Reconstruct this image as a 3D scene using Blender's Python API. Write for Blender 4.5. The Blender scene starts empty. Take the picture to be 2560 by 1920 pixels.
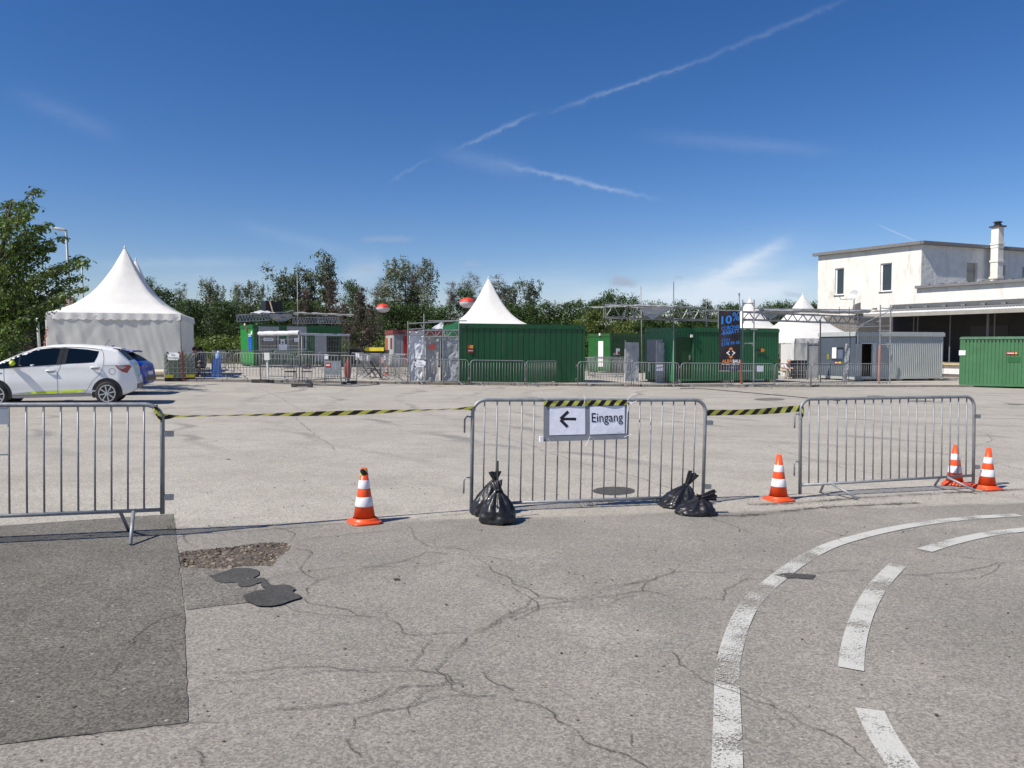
import bpy, math, random
import numpy as np
from mathutils import Vector, Matrix, noise as mnoise
random.seed(7); rng = np.random.default_rng(7)
C = bpy.context.scene.collection
scene = bpy.context.scene
R = math.radians

# ------------------------------------------------------------------ camera
F = 1900.0; PITCH = math.atan(90/1900.0); CAMZ = 1.6
cam_d = bpy.data.cameras.new('camera'); cam = bpy.data.objects.new('camera', cam_d); C.objects.link(cam)
cam_d.sensor_width = 36; cam_d.lens = F/2560*36; cam_d.clip_end = 3000; cam_d.clip_start = 0.1
cam.location = (0, 0, CAMZ); cam.rotation_euler = (R(90)-PITCH, 0, 0)
scene.camera = cam
# ------------------------------------------------------------------ sun
SUN_EL, SUN_AZ = R(50), R(32)          # azimuth: behind the photographer, to the left
tosun = Vector((-math.cos(SUN_AZ)*math.cos(SUN_EL), -math.sin(SUN_AZ)*math.cos(SUN_EL), math.sin(SUN_EL)))
sl = bpy.data.lights.new('sun', 'SUN'); sl.energy = 4.6; sl.angle = R(0.53); sl.color = (1, 0.945, 0.85)
so = bpy.data.objects.new('sun', sl); C.objects.link(so)
so.rotation_euler = tosun.to_track_quat('Z', 'Y').to_euler(); so.location = (-20, -10, 30)
scene.view_settings.view_transform = 'Standard'; scene.view_settings.look = 'None'
scene.view_settings.exposure = 0.36; scene.view_settings.gamma = 1.0; scene.view_settings.use_curve_mapping = False

def ray(px, py):
    cx = (px-1280)/F; cy = (960-py)/F
    return Vector((cx, math.cos(PITCH)+cy*math.sin(PITCH), -math.sin(PITCH)+cy*math.cos(PITCH)))
def P(px, py, Y):
    d = ray(px, py); return Vector((d.x/d.y*Y, Y, CAMZ+d.z/d.y*Y))
def uv_of(px, py):
    d = ray(px, py); return d.x/d.y, d.z/d.y
def zb(x, y):
    if x < 0: z = -0.02*max(x, -30)
    else: z = -0.018*min(x, 6)-0.010*max(0, min(x, 30)-6)
    return z-0.0015*max(0, min(y, 33))
def kerb_y(x): return 31.1+(x+14.4)*0.1674
def gz(x, y, step=None):
    z = zb(x, y)
    if step is None: step = 1 if (y > kerb_y(x) and x < 26) else 0
    return z+0.1*step
def G(px, py, step=0):
    d = ray(px, py); z = 0
    for _ in range(25):
        t = (z-CAMZ)/d.z; z = gz(d.x*t, d.y*t, step)
    return Vector((d.x*t, d.y*t, z))
def ztop(p, px, py):
    """height of pixel row py on the vertical line through p"""
    d = ray(px, py); return CAMZ+d.z/d.y*p.y
def onplane(A, B, px, py):
    """pixel on the vertical plane through A, B: (distance along AB, z)"""
    d = ray(px, py); ux, uy = (B.x-A.x), (B.y-A.y); L = math.hypot(ux, uy); ux /= L; uy /= L
    # (A + s*u) x d = 0 in plan
    s = (A.x*d.y-A.y*d.x)/(uy*d.x-ux*d.y)
    Y = A.y+s*uy
    return s, CAMZ+d.z/d.y*Y

# ------------------------------------------------------------------ world: sky with wisps and trails
world = bpy.data.worlds.new('World'); scene.world = world; world.use_nodes = True
nt = world.node_tree; nt.nodes.clear()
def N(t, **k):
    n = nt.nodes.new(t)
    for a, b in k.items(): setattr(n, a, b)
    return n
def link(a, b): nt.links.new(a, b)
def M(op, a, b=None, c=None, clamp=False):
    n = N('ShaderNodeMath', operation=op); n.use_clamp = clamp
    for i, v in enumerate((a, b, c)):
        if v is None: continue
        if isinstance(v, (int, float)): n.inputs[i].default_value = v
        else: link(v, n.inputs[i])
    return n.outputs[0]
sky = N('ShaderNodeTexSky', sky_type='NISHITA'); sky.sun_disc = False
sky.sun_elevation = SUN_EL; sky.sun_rotation = math.atan2(tosun.x, tosun.y)
sky.air_density = 1.0; sky.dust_density = 0.2; sky.ozone_density = 3.0; sky.altitude = 50
hsv = N('ShaderNodeHueSaturation'); hsv.inputs['Saturation'].default_value = 1.28; hsv.inputs['Value'].default_value = 1.0
link(sky.outputs[0], hsv.inputs['Color'])
def vmul(c, k):
    q = N('ShaderNodeVectorMath', operation='MULTIPLY'); link(c, q.inputs[0]); q.inputs[1].default_value = k; return q.outputs[0]
gm = N('ShaderNodeGamma'); gm.inputs[1].default_value = 1.15; link(vmul(hsv.outputs[0], (0.2, 0.2, 0.2)), gm.inputs[0])
skyc = vmul(gm.outputs[0], (0.82*5, 0.725*5, 0.81*5))
tc = N('ShaderNodeTexCoord'); sep = N('ShaderNodeSeparateXYZ'); link(tc.outputs['Generated'], sep.inputs[0])
yy = M('MAXIMUM', sep.outputs[1], 0.02)
U = M('DIVIDE', sep.outputs[0], yy); V = M('DIVIDE', sep.outputs[2], yy)
front = M('GREATER_THAN', sep.outputs[1], 0.05)
cmb = N('ShaderNodeCombineXYZ'); link(U, cmb.inputs[0]); link(V, cmb.inputs[1])
def wnoise(scale, detail, sx=1, sy=1, rot=0, rough=0.6):
    mp = N('ShaderNodeMapping'); mp.inputs['Scale'].default_value = (sx, sy, 1); mp.inputs['Rotation'].default_value = (0, 0, rot)
    link(cmb.outputs[0], mp.inputs[0])
    n = N('ShaderNodeTexNoise'); n.inputs['Scale'].default_value = scale; n.inputs['Detail'].default_value = detail; n.inputs['Roughness'].default_value = rough
    link(mp.outputs[0], n.inputs['Vector']); return n.outputs[0]
nz_f = wnoise(22, 6); nz_s = wnoise(9, 7, 1.0, 5.0, 0.35, 0.65); nz_w = wnoise(60, 4)
Uw = M('ADD', U, M('MULTIPLY', M('SUBTRACT', nz_f, 0.5), 0.02)); Vw = M('ADD', V, M('MULTIPLY', M('SUBTRACT', nz_w, 0.5), 0.012))
def streak(p0, p1, w, s, nz=None, soft=2.0, warp=True):
    u0, v0 = uv_of(*p0); u1, v1 = uv_of(*p1); w = w/F
    cu, cv = (u0+u1)/2, (v0+v1)/2; Lh = math.hypot(u1-u0, v1-v0)/2+1e-4; an = math.atan2(v1-v0, u1-u0)
    du = M('SUBTRACT', Uw if warp else U, cu); dv = M('SUBTRACT', Vw if warp else V, cv)
    a = M('ADD', M('MULTIPLY', du, math.cos(an)/Lh), M('MULTIPLY', dv, math.sin(an)/Lh))
    b = M('ADD', M('MULTIPLY', du, -math.sin(an)/w), M('MULTIPLY', dv, math.cos(an)/w))
    r = M('ADD', M('POWER', M('ABSOLUTE', a), 4.0), M('POWER', M('ABSOLUTE', b), soft))
    m = M('POWER', 2.718, M('MULTIPLY', r, -1.0))
    m = M('MULTIPLY', m, s)
    if nz is not None: m = M('MULTIPLY', m, nz)
    return m
ns = M('MULTIPLY', nz_s, 2.0); nw = M('MULTIPLY', nz_w, 1.8)
white = None
def addm(m):
    global white
    white = m if white is None else M('ADD', white, m)
for a in [((2125, -5), (1700, 172), 6.5, .075, nw), ((1720, 162), (1400, 272), 5, .15, nw), ((1330, 288), (1155, 368), 5, .17, nw),
          ((1062, 400), (972, 458), 4, .07, nw), ((1290, 418), (1610, 490), 5.5, .24, nw), ((1640, 340), (2080, 380), 18, .06, ns),
          ((50, 235), (280, 335), 22, .05, ns), ((1100, 380), (1320, 430), 22, .07, ns),
          ((1960, 605), (1780, 705), 16, .42, ns), ((1620, 755), (1920, 665), 24, .42, ns), ((1420, 745), (2040, 735), 26, .5, ns),
          ((2050, 690), (1660, 775), 24, .45, ns), ((1560, 720), (2040, 640), 60, .16, ns),
          ((250, 660), (640, 655), 12, .14, ns), ((600, 560), (900, 640), 16, .06, ns), ((860, 690), (960, 670), 30, .22, ns),
          ((330, 700), (900, 700), 26, .12, ns), ((1080, 740), (1500, 700), 40, .16, ns), ((2080, 750), (2500, 700), 60, .1, ns)]:
    addm(streak(*a))
addm(streak((2200, 564), (2292, 604), 1.6, .3, None, 2.0, False))
gray = None
for a in [((1520, 706), (1592, 706), 11, .9), ((1530, 700), (1570, 700), 12, .6), ((1680, 694), (1712, 694), 5, .5), ((915, 598), (1030, 598), 8, .42), ((880, 672), (940, 672), 10, .4),
          ((1160, 660), (1205, 660), 6, .3), ((1960, 736), (2010, 738), 5, .4)]:
    m = streak(a[0], a[1], a[2], a[3], M('MULTIPLY', nz_f, 1.7), 2.6); gray = m if gray is None else M('ADD', gray, m)
white = M('MULTIPLY', white, front); gray = M('MULTIPLY', gray, front)
mx = N('ShaderNodeMix', data_type='RGBA'); link(M('MINIMUM', white, 0.85), mx.inputs[0]); link(skyc, mx.inputs[6]); mx.inputs[7].default_value = (5.6, 6.3, 7.2, 1)
mx2 = N('ShaderNodeMix', data_type='RGBA'); link(M('MINIMUM', gray, 0.85), mx2.inputs[0]); link(mx.outputs[2], mx2.inputs[6]); mx2.inputs[7].default_value = (3.0, 3.6, 4.6, 1)
bg = N('ShaderNodeBackground'); bg.inputs[1].default_value = 0.1; link(mx2.outputs[2], bg.inputs[0])
wo = N('ShaderNodeOutputWorld'); link(bg.outputs[0], wo.inputs[0])

# ------------------------------------------------------------------ materials
MATS = {}
def mat(name, col, rough=0.6, metal=0.0, var=0.12, vscale=3.0, bump=0.0, bscale=40.0, spec=0.5, trans=0.0, dirt=0.0, coat=0.0, alpha=1.0, island=0.0):
    if name in MATS: return MATS[name]
    m = bpy.data.materials.new(name); m.use_nodes = True; t = m.node_tree; b = t.nodes['Principled BSDF']
    def n(ty, **k):
        q = t.nodes.new(ty)
        for a, c in k.items(): setattr(q, a, c)
        return q
    b.inputs['Roughness'].default_value = rough; b.inputs['Metallic'].default_value = metal
    b.inputs['Specular IOR Level'].default_value = spec; b.inputs['Coat Weight'].default_value = coat
    b.inputs['Alpha'].default_value = alpha
    geo = n('ShaderNodeNewGeometry')
    nz = n('ShaderNodeTexNoise'); nz.inputs['Scale'].default_value = vscale; nz.inputs['Detail'].default_value = 6; nz.inputs['Roughness'].default_value = 0.65
    t.links.new(geo.outputs['Position'], nz.inputs['Vector'])
    ramp = n('ShaderNodeMapRange'); ramp.inputs['From Min'].default_value = 0.3; ramp.inputs['From Max'].default_value = 0.7
    ramp.inputs['To Min'].default_value = 1-var; ramp.inputs['To Max'].default_value = 1+var
    t.links.new(nz.outputs[0], ramp.inputs['Value'])
    val = ramp.outputs[0]
    if island:
        mr = n('ShaderNodeMapRange'); mr.inputs['To Min'].default_value = 1-island; mr.inputs['To Max'].default_value = 1+island
        t.links.new(geo.outputs['Random Per Island'], mr.inputs['Value'])
        mm = n('ShaderNodeMath', operation='MULTIPLY'); t.links.new(val, mm.inputs[0]); t.links.new(mr.outputs[0], mm.inputs[1]); val = mm.outputs[0]
    vm = n('ShaderNodeVectorMath', operation='SCALE'); vm.inputs[0].default_value = col[:3]; t.links.new(val, vm.inputs['Scale'])
    colo = vm.outputs[0]
    if dirt:
        nd = n('ShaderNodeTexNoise'); nd.inputs['Scale'].default_value = 1.3; nd.inputs['Detail'].default_value = 8; nd.inputs['Roughness'].default_value = 0.7
        mpd = n('ShaderNodeMapping'); mpd.inputs['Scale'].default_value = (1.6, 1.6, 0.45)
        t.links.new(geo.outputs['Position'], mpd.inputs[0]); t.links.new(mpd.outputs[0], nd.inputs['Vector'])
        rr = n('ShaderNodeMapRange'); rr.inputs['From Min'].default_value = 0.5; rr.inputs['From Max'].default_value = 0.75; rr.inputs['To Max'].default_value = dirt
        t.links.new(nd.outputs[0], rr.inputs['Value'])
        mxx = n('ShaderNodeMix', data_type='RGBA'); t.links.new(rr.outputs[0], mxx.inputs[0]); t.links.new(colo, mxx.inputs[6]); mxx.inputs[7].default_value = (0.12, 0.10, 0.075, 1)
        colo = mxx.outputs[2]
    t.links.new(colo, b.inputs['Base Color'])
    rn = n('ShaderNodeMapRange'); rn.inputs['To Min'].default_value = max(0.02, rough-0.1); rn.inputs['To Max'].default_value = min(1, rough+0.1); t.links.new(nz.outputs[0], rn.inputs['Value']); t.links.new(rn.outputs[0], b.inputs['Roughness'])
    if bump:
        nb = n('ShaderNodeTexNoise'); nb.inputs['Scale'].default_value = bscale; nb.inputs['Detail'].default_value = 4
        t.links.new(geo.outputs['Position'], nb.inputs['Vector'])
        bp = n('ShaderNodeBump'); bp.inputs['Strength'].default_value = 1.0; bp.inputs['Distance'].default_value = bump
        t.links.new(nb.outputs[0], bp.inputs['Height']); t.links.new(bp.outputs[0], b.inputs['Normal'])
    if trans:
        tr = n('ShaderNodeBsdfTranslucent'); t.links.new(colo, tr.inputs[0]); ms = n('ShaderNodeMixShader'); ms.inputs[0].default_value = trans
        out = t.nodes['Material Output']; t.links.new(b.outputs[0], ms.inputs[1]); t.links.new(tr.outputs[0], ms.inputs[2]); t.links.new(ms.outputs[0], out.inputs[0])
    MATS[name] = m; return m
galv = mat('galvanised_steel', (0.27, 0.285, 0.30), 0.5, 0.3, 0.25, 14, 0.0006, 90)
galv_far = mat('galvanised_tube', (0.25, 0.26, 0.27), 0.5, 0.2, 0.25, 4)
alu = mat('aluminium', (0.42, 0.43, 0.45), 0.38, 0.6, 0.1, 5)
green = mat('green_paint', (0.007, 0.082, 0.024), 0.45, 0, 0.16, 1.2, 0.002, 5, dirt=0.22)
green2 = mat('green_paint_light', (0.018, 0.125, 0.048), 0.48, 0, 0.16, 1.2, 0.002, 5, dirt=0.2)
green3 = mat('green_paint_faded', (0.052, 0.165, 0.068), 0.55, 0, 0.14, 1.5, 0.0015, 8, dirt=0.22)
greend = mat('green_paint_dark', (0.012, 0.06, 0.014), 0.45, 0, 0.12, 1.2, dirt=0.1)
graym = mat('grey_sheet_metal', (0.44, 0.465, 0.45), 0.5, 0.1, 0.08, 2, dirt=0.1)
slate = mat('slate_grey_shade_and_frames', (0.075, 0.095, 0.12), 0.5, 0, 0.1, 2)  # tarpaulin shade as colour on the grey cabin end; also plain dark frames
black = mat('black_plastic', (0.012, 0.012, 0.014), 0.45, 0, 0.2, 5)
darkint = mat('dark_interior', (0.02, 0.019, 0.018), 0.8)
whitep = mat('white_paint', (0.78, 0.78, 0.76), 0.5, 0, 0.05)
paper = mat('white_paper', (0.78, 0.79, 0.84), 0.6, 0, 0.04, 9, 0.002, 9)
ink = mat('black_ink', (0.012, 0.011, 0.018), 0.6)
tentm = mat('tent_fabric', (0.80, 0.78, 0.74), 0.55, 0, 0.05, 0.8, 0.02, 1.3, trans=0.16, dirt=0.10)
tentw = mat('tent_wall_fabric', (0.82, 0.82, 0.79), 0.5, 0, 0.05, 0.9, 0.012, 1.6, trans=0.38, dirt=0.10)
tarp = mat('white_tarpaulin', (0.72, 0.73, 0.75), 0.38, 0, 0.08, 2, 0.03, 4, trans=0.2)
plastic = mat('clear_plastic_sheet', (0.42, 0.44, 0.46), 0.22, 0, 0.25, 2.5, 0.05, 3.5, trans=0.25)
plasw = mat('milky_plastic_sheet', (0.72, 0.74, 0.77), 0.25, 0, 0.15, 2.5, 0.05, 3, trans=0.25)
red = mat('red_paint', (0.36, 0.03, 0.022), 0.5)
redd = mat('dark_red_paint', (0.20, 0.05, 0.045), 0.6, dirt=0.2)
redc = mat('red_cloth', (0.42, 0.05, 0.04), 0.75, 0, 0.2, 6, 0.03, 6)
orange = mat('orange_plastic', (0.78, 0.085, 0.018), 0.4, 0, 0.1, 8, dirt=0.08)
conew = mat('reflective_white', (0.80, 0.80, 0.84), 0.4, 0, 0.05, 20)
yellow = mat('yellow_paint', (0.75, 0.55, 0.03), 0.5, 0, 0.1)
glass = mat('dark_glass', (0.022, 0.03, 0.035), 0.06, 0, 0.2, 1, spec=0.9)
concm = mat('concrete', (0.30, 0.28, 0.25), 0.85, 0, 0.2, 6, 0.003, 60)
concd = mat('dark_concrete', (0.055, 0.052, 0.05), 0.85, 0, 0.3, 8, 0.003, 60)
skin = mat('skin', (0.50, 0.30, 0.22), 0.55)
wood = mat('chipboard', (0.32, 0.19, 0.10), 0.8, 0, 0.3, 10)
bark = mat('bark', (0.075, 0.06, 0.045), 0.9, 0, 0.3, 4)
barkw = mat('birch_bark', (0.36, 0.34, 0.30), 0.8, 0, 0.45, 3)
barkg = mat('grey_bark', (0.20, 0.18, 0.155), 0.9, 0, 0.3, 4)
def leafm(n, c, isl=0.45): return mat(n, c, 0.5, 0, 0.22, 0.35, trans=0.3, spec=0.35, island=isl)
leaf_dark = leafm('leaf_dark_green', (0.055, 0.10, 0.022)); leaf_mid = leafm('leaf_mid_green', (0.07, 0.12, 0.03))
leaf_light = leafm('leaf_light_green', (0.125, 0.165, 0.035)); leaf_birch = leafm('leaf_birch', (0.12, 0.15, 0.06))
leaf_grey = leafm('leaf_grey_green', (0.115, 0.145, 0.08)); twig_brown = leafm('dead_twig', (0.12, 0.092, 0.07), 0.4)
leaf_near = leafm('leaf_hornbeam', (0.10, 0.155, 0.028), 0.5)
grass_dry = leafm('dry_grass', (0.15, 0.14, 0.055), 0.4)

# ------------------------------------------------------------------ mesh building
class MB:
    def __init__(s): s.v = []; s.f = []; s.uv = None
    def add(s, vs, fs):
        o = len(s.v); s.v += [tuple(v) for v in vs]; s.f += [tuple(i+o for i in f) for f in fs]; return s
    def box(s, x0, x1, y0, y1, z0, z1, mtx=None):
        vs = [Vector((x, y, z)) for z in (z0, z1) for y in (y0, y1) for x in (x0, x1)]
        if mtx is not None: vs = [mtx @ v for v in vs]
        return s.add(vs, [(0, 2, 3, 1), (4, 5, 7, 6), (0, 1, 5, 4), (2, 6, 7, 3), (0, 4, 6, 2), (1, 3, 7, 5)])
    def quad(s, *p): return s.add(p, [(0, 1, 2, 3)])
    def tube(s, pts, r, n=8, cap=True):
        pts = [Vector(p) for p in pts]; rs = r if isinstance(r, (list, tuple)) else [r]*len(pts)
        rings = []; up = None
        for i, p in enumerate(pts):
            d = (pts[min(i+1, len(pts)-1)]-pts[max(i-1, 0)]).normalized()
            if up is None:
                a = Vector((0, 0, 1)) if abs(d.z) < 0.9 else Vector((1, 0, 0)); up = (a-d*a.dot(d)).normalized()
            else: up = (up-d*up.dot(d)).normalized()
            w = d.cross(up)
            rings.append([p+(up*math.cos(2*math.pi*k/n)+w*math.sin(2*math.pi*k/n))*rs[i] for k in range(n)])
        vs = [v for rg in rings for v in rg]; fs = []
        for i in range(len(pts)-1):
            for k in range(n): fs.append((i*n+k, (i+1)*n+k, (i+1)*n+(k+1) % n, i*n+(k+1) % n))
        if cap: fs.append(tuple(range(n))); fs.append(tuple(reversed(range((len(pts)-1)*n, len(pts)*n))))
        return s.add(vs, fs)
    def lathe(s, prof, n=24, c=(0, 0, 0), sq=None):
        vs = []; fs = []
        for (r, z) in prof:
            for k in range(n):
                a = 2*math.pi*k/n; vs.append((c[0]+r*math.cos(a), c[1]+r*math.sin(a), c[2]+z))
        for i in range(len(prof)-1):
            for k in range(n): fs.append((i*n+k, i*n+(k+1) % n, (i+1)*n+(k+1) % n, (i+1)*n+k))
        fs.append(tuple(reversed(range(n)))); fs.append(tuple(range((len(prof)-1)*n, len(prof)*n)))
        return s.add(vs, fs)
    def grid(s, fn, nu, nv, uv=False):
        vs = [fn(i/nu, j/nv) for j in range(nv+1) for i in range(nu+1)]
        fs = [(j*(nu+1)+i, j*(nu+1)+i+1, (j+1)*(nu+1)+i+1, (j+1)*(nu+1)+i) for j in range(nv) for i in range(nu)]
        if uv: s.uv = [(i/nu, j/nv) for j in range(nv+1) for i in range(nu+1)]
        return s.add(vs, fs)
    def prism(s, poly, a, b, axis='y'):
        """poly in two coordinates, extruded along axis from a to b"""
        n = len(poly)
        def mk(p, t):
            if axis == 'y': return (p[0], t, p[1])
            if axis == 'z': return (p[0], p[1], t)
            return (t, p[0], p[1])
        vs = [mk(p, a) for p in poly]+[mk(p, b) for p in poly]
        fs = [tuple(range(n)), tuple(reversed(range(n, 2*n)))]+[(i, i+n, (i+1) % n+n, (i+1) % n) for i in range(n)]
        return s.add(vs, fs)
    def holed(s, W, H, holes, y0, y1, x0=0, z0=0):
        """a wall slab in the xz plane from (x0,z0) to (W,H) with rectangular holes"""
        xs = sorted({x0, W, *[h[0] for h in holes], *[h[1] for h in holes]}); zs = sorted({z0, H, *[h[2] for h in holes], *[h[3] for h in holes]})
        for i in range(len(xs)-1):
            for j in range(len(zs)-1):
                cx, cz = (xs[i]+xs[i+1])/2, (zs[j]+zs[j+1])/2
                if any(h[0] < cx < h[1] and h[2] < cz < h[3] for h in holes): continue
                s.box(xs[i], xs[i+1], y0, y1, zs[j], zs[j+1])
        return s
    def build(s, name, m, parent=None, smooth=False, world=False, kind=None, label=None):
        me = bpy.data.meshes.new(name)
        vs = s.v
        if world and parent is not None:
            inv = parent_matrix(parent).inverted(); vs = [inv @ Vector(v) for v in vs]
        me.from_pydata(vs, [], s.f)
        if m is not None: me.materials.append(m)
        if s.uv is not None and len(s.uv) == len(vs):
            l = me.uv_layers.new(name='UVMap'); idx = np.zeros(len(me.loops), dtype=np.int32); me.loops.foreach_get('vertex_index', idx)
            l.data.foreach_set('uv', np.array(s.uv, dtype=np.float32)[idx].ravel())
        if smooth: me.shade_smooth()
        o = link_obj(name, me, parent)
        if kind: o['kind'] = kind
        if label: o['label'] = label
        return o
def parent_matrix(o):
    m = Matrix.LocRotScale(o.location, o.rotation_euler, o.scale)
    return parent_matrix(o.parent) @ m if o.parent else m
def link_obj(name, me, parent=None, loc=None, rot=None, scale=None):
    o = bpy.data.objects.new(name, me); C.objects.link(o)
    if parent is not None: o.parent = parent
    if loc is not None: o.location = loc
    if rot is not None: o.rotation_euler = rot
    if scale is not None: o.scale = scale
    return o
def tag(o, label=None, cat=None, group=None, kind=None):
    if label: o['label'] = label
    if cat: o['category'] = cat
    if group: o['group'] = group
    if kind: o['kind'] = kind
    return o
def thing(name, label, cat, loc=(0, 0, 0), rz=0, group=None):
    o = bpy.data.objects.new(name, None); C.objects.link(o); o.location = loc; o.rotation_euler = (0, 0, rz); o.empty_display_size = 0.3
    return tag(o, label, cat, group)
def copy_tree(o, parent=None):
    c = o.copy(); C.objects.link(c)
    if parent is not None: c.parent = parent
    for ch in [x for x in bpy.data.objects if x.parent == o]: copy_tree(ch, c)
    return c
def ang(A, B): return math.atan2(B.y-A.y, B.x-A.x)
def text(s, size, m, parent, loc, rot=(R(90), 0, 0), name='lettering', align='LEFT', sx=1.0, off=0.0):
    cu = bpy.data.curves.new(name, 'FONT'); cu.body = s; cu.size = size; cu.align_x = align; cu.extrude = 0.0008; cu.offset = off; cu.resolution_u = 3
    t = bpy.data.objects.new('tmp', cu); C.objects.link(t)
    bpy.context.view_layer.update()
    me = bpy.data.meshes.new_from_object(t.evaluated_get(bpy.context.evaluated_depsgraph_get()))
    bpy.data.objects.remove(t); me.name = name; me.materials.clear(); me.materials.append(m)
    return link_obj(name, me, parent, loc, rot, (sx, 1, 1))
def truss(mb, p0, p1, h, pitch, r=0.024, up=Vector((0, 0, 1)), verticals=False, rb=None):
    p0 = Vector(p0); p1 = Vector(p1); rb = rb or r*0.6
    n = max(2, int(round((p1-p0).length/pitch))); q0 = p0+up*h; q1 = p1+up*h
    mb.tube([p0, p1], r, 6); mb.tube([q0, q1], r, 6)
    for i in range(n):
        a = p0.lerp(p1, i/n); b = q0.lerp(q1, (i+0.5)/n); c = p0.lerp(p1, (i+1)/n)
        mb.tube([a, b], rb, 5); mb.tube([b, c], rb, 5)
        if verticals: mb.tube([c, q0.lerp(q1, (i+1)/n)], rb, 5)
    mb.tube([p0, q0], rb, 5); mb.tube([p1, q1], rb, 5)
def sheet(fn, nu, nv, amp, freq, seed=0):
    """wrinkled sheet: fn(u,v)->Vector, displaced with folded noise along the sheet's normal"""
    mb = MB(); n = (Vector(fn(1, 0))-Vector(fn(0, 0))).cross(Vector(fn(0, 1))-Vector(fn(0, 0))).normalized()
    def g(u, v):
        p = Vector(fn(u, v)); q = Vector((u*freq[0]+seed, v*freq[1], seed*1.7))
        return p+n*amp*(mnoise.noise(q)+0.5*(1-2*abs(mnoise.noise(q*2.3))))
    return mb.grid(g, nu, nv)
# ================================================================== ground
def asphalt(name, c0, c1, speck=0.35, fade=None, edge=False, far=False):
    m = bpy.data.materials.new(name); m.use_nodes = True; t = m.node_tree; b = t.nodes['Principled BSDF']
    def n(ty, **k):
        q = t.nodes.new(ty)
        for a, c in k.items(): setattr(q, a, c)
        return q
    L = t.links.new
    geo = n('ShaderNodeNewGeometry'); pos = geo.outputs['Position']
    def nz(scale, det=4, rough=0.6, mp=None):
        q = n('ShaderNodeTexNoise'); q.inputs['Scale'].default_value = scale; q.inputs['Detail'].default_value = det; q.inputs['Roughness'].default_value = rough
        if mp:
            mm = n('ShaderNodeMapping'); mm.inputs['Scale'].default_value = mp[0]; mm.inputs['Rotation'].default_value = (0, 0, mp[1]); L(pos, mm.inputs[0]); L(mm.outputs[0], q.inputs['Vector'])
        else: L(pos, q.inputs['Vector'])
        return q.outputs[0]
    def mr(v, a, b_, c, d):
        q = n('ShaderNodeMapRange'); q.inputs['From Min'].default_value = a; q.inputs['From Max'].default_value = b_; q.inputs['To Min'].default_value = c; q.inputs['To Max'].default_value = d; L(v, q.inputs['Value']); return q.outputs[0]
    def ma(op, a, c=None):
        q = n('ShaderNodeMath', operation=op)
        for i, v in enumerate((a, c)):
            if v is None: continue
            if isinstance(v, (int, float)): q.inputs[i].default_value = v
            else: L(v, q.inputs[i])
        return q.outputs[0]
    def mix(f, a, c):
        q = n('ShaderNodeMix', data_type='RGBA')
        if isinstance(f, (int, float)): q.inputs[0].default_value = f
        else: L(f, q.inputs[0])
        for i, v in ((6, a), (7, c)):
            if isinstance(v, tuple): q.inputs[i].default_value = (*v, 1)
            else: L(v, q.inputs[i])
        return q.outputs[2]
    base = mix(mr(nz(0.5, 8, 0.68), 0.36, 0.64, 0, 1), c0, c1)
    base = mix(mr(nz(2.6, 7, 0.7), 0.45, 0.75, 0, 0.35), base, tuple(x*0.72 for x in c0))
    if far:
        sp = n('ShaderNodeSeparateXYZ'); L(pos, sp.inputs[0])
        # older pale paving beyond the barriers, greyer and a little darker asphalt this side of the joint
        wob = ma('MULTIPLY', ma('SUBTRACT', nz(0.9, 5), 0.5), 0.5)
        near = mr(ma('ADD', ma('SUBTRACT', sp.outputs[1], ma('ADD', ma('MULTIPLY', sp.outputs[0], 0.21), 7.15)), wob), -0.06, 0.06, 1, 0)
        base = mix(near, base, mix(mr(nz(0.8, 7, 0.65), 0.35, 0.65, 0, 1), (0.220, 0.205, 0.178), (0.282, 0.258, 0.226)))
        # traffic film: long streaks on the far part
        st = mr(nz(0.35, 9, 0.72, ((0.35, 2.6, 1), 0.12)), 0.47, 0.68, 0, 0.5)
        st = ma('MULTIPLY', st, mr(sp.outputs[1], 8, 16, 0.15, 1))
        base = mix(st, base, (0.245, 0.228, 0.20))
        # curved tyre marks
        ds = n('ShaderNodeVectorMath', operation='DISTANCE'); L(pos, ds.inputs[0]); ds.inputs[1].default_value = (13.5, 26.0, 0)
        dd = ma('ADD', ds.outputs['Value'], ma('MULTIPLY', nz(0.25, 3), 3.0))
        w = n('ShaderNodeMath', operation='SINE'); L(ma('MULTIPLY', dd, 3.1), w.inputs[0])
        ring = ma('MULTIPLY', mr(w.outputs[0], 0.78, 1.0, 0, 0.65), mr(nz(0.5, 5), 0.46, 0.62, 0, 1))
        ring = ma('MULTIPLY', ring, mr(sp.outputs[1], 8, 12, 0, 1))
        base = mix(ring, base, (0.15, 0.143, 0.135))
    stn = mr(nz(1.1, 9, 0.72), 0.50, 0.72, 0, 0.42); base = mix(stn, base, tuple(x*0.62 for x in c0))
    wsh = mr(nz(0.33, 8, 0.7), 0.52, 0.7, 0, 0.35); base = mix(wsh, base, tuple(min(1, x*1.22) for x in c1))
    # aggregate: light and dark stones
    vo = n('ShaderNodeTexVoronoi', feature='F1'); vo.inputs['Scale'].default_value = 95; L(pos, vo.inputs['Vector'])
    hv = n('ShaderNodeSeparateColor'); L(vo.outputs['Color'], hv.inputs[0])
    sps = mr(hv.outputs[0], 0, 1, 1-speck*1.25, 1+speck*1.3)
    fine = mr(nz(160, 3, 0.8), 0.3, 0.7, 1-speck, 1+speck)
    lump = mr(nz(48, 6, 0.8), 0.32, 0.68, 1-speck*0.6, 1+speck*0.6)
    v = ma('MULTIPLY', ma('MULTIPLY', sps, fine), lump)
    vs = n('ShaderNodeVectorMath', operation='SCALE'); L(base, vs.inputs[0]); L(v, vs.inputs['Scale'])
    col = vs.outputs[0]
    # stray pale chips and dark pits
    v2 = n('ShaderNodeTexVoronoi', feature='F1'); v2.inputs['Scale'].default_value = 21; v2.inputs['Randomness'].default_value = 1; L(pos, v2.inputs['Vector'])
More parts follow.
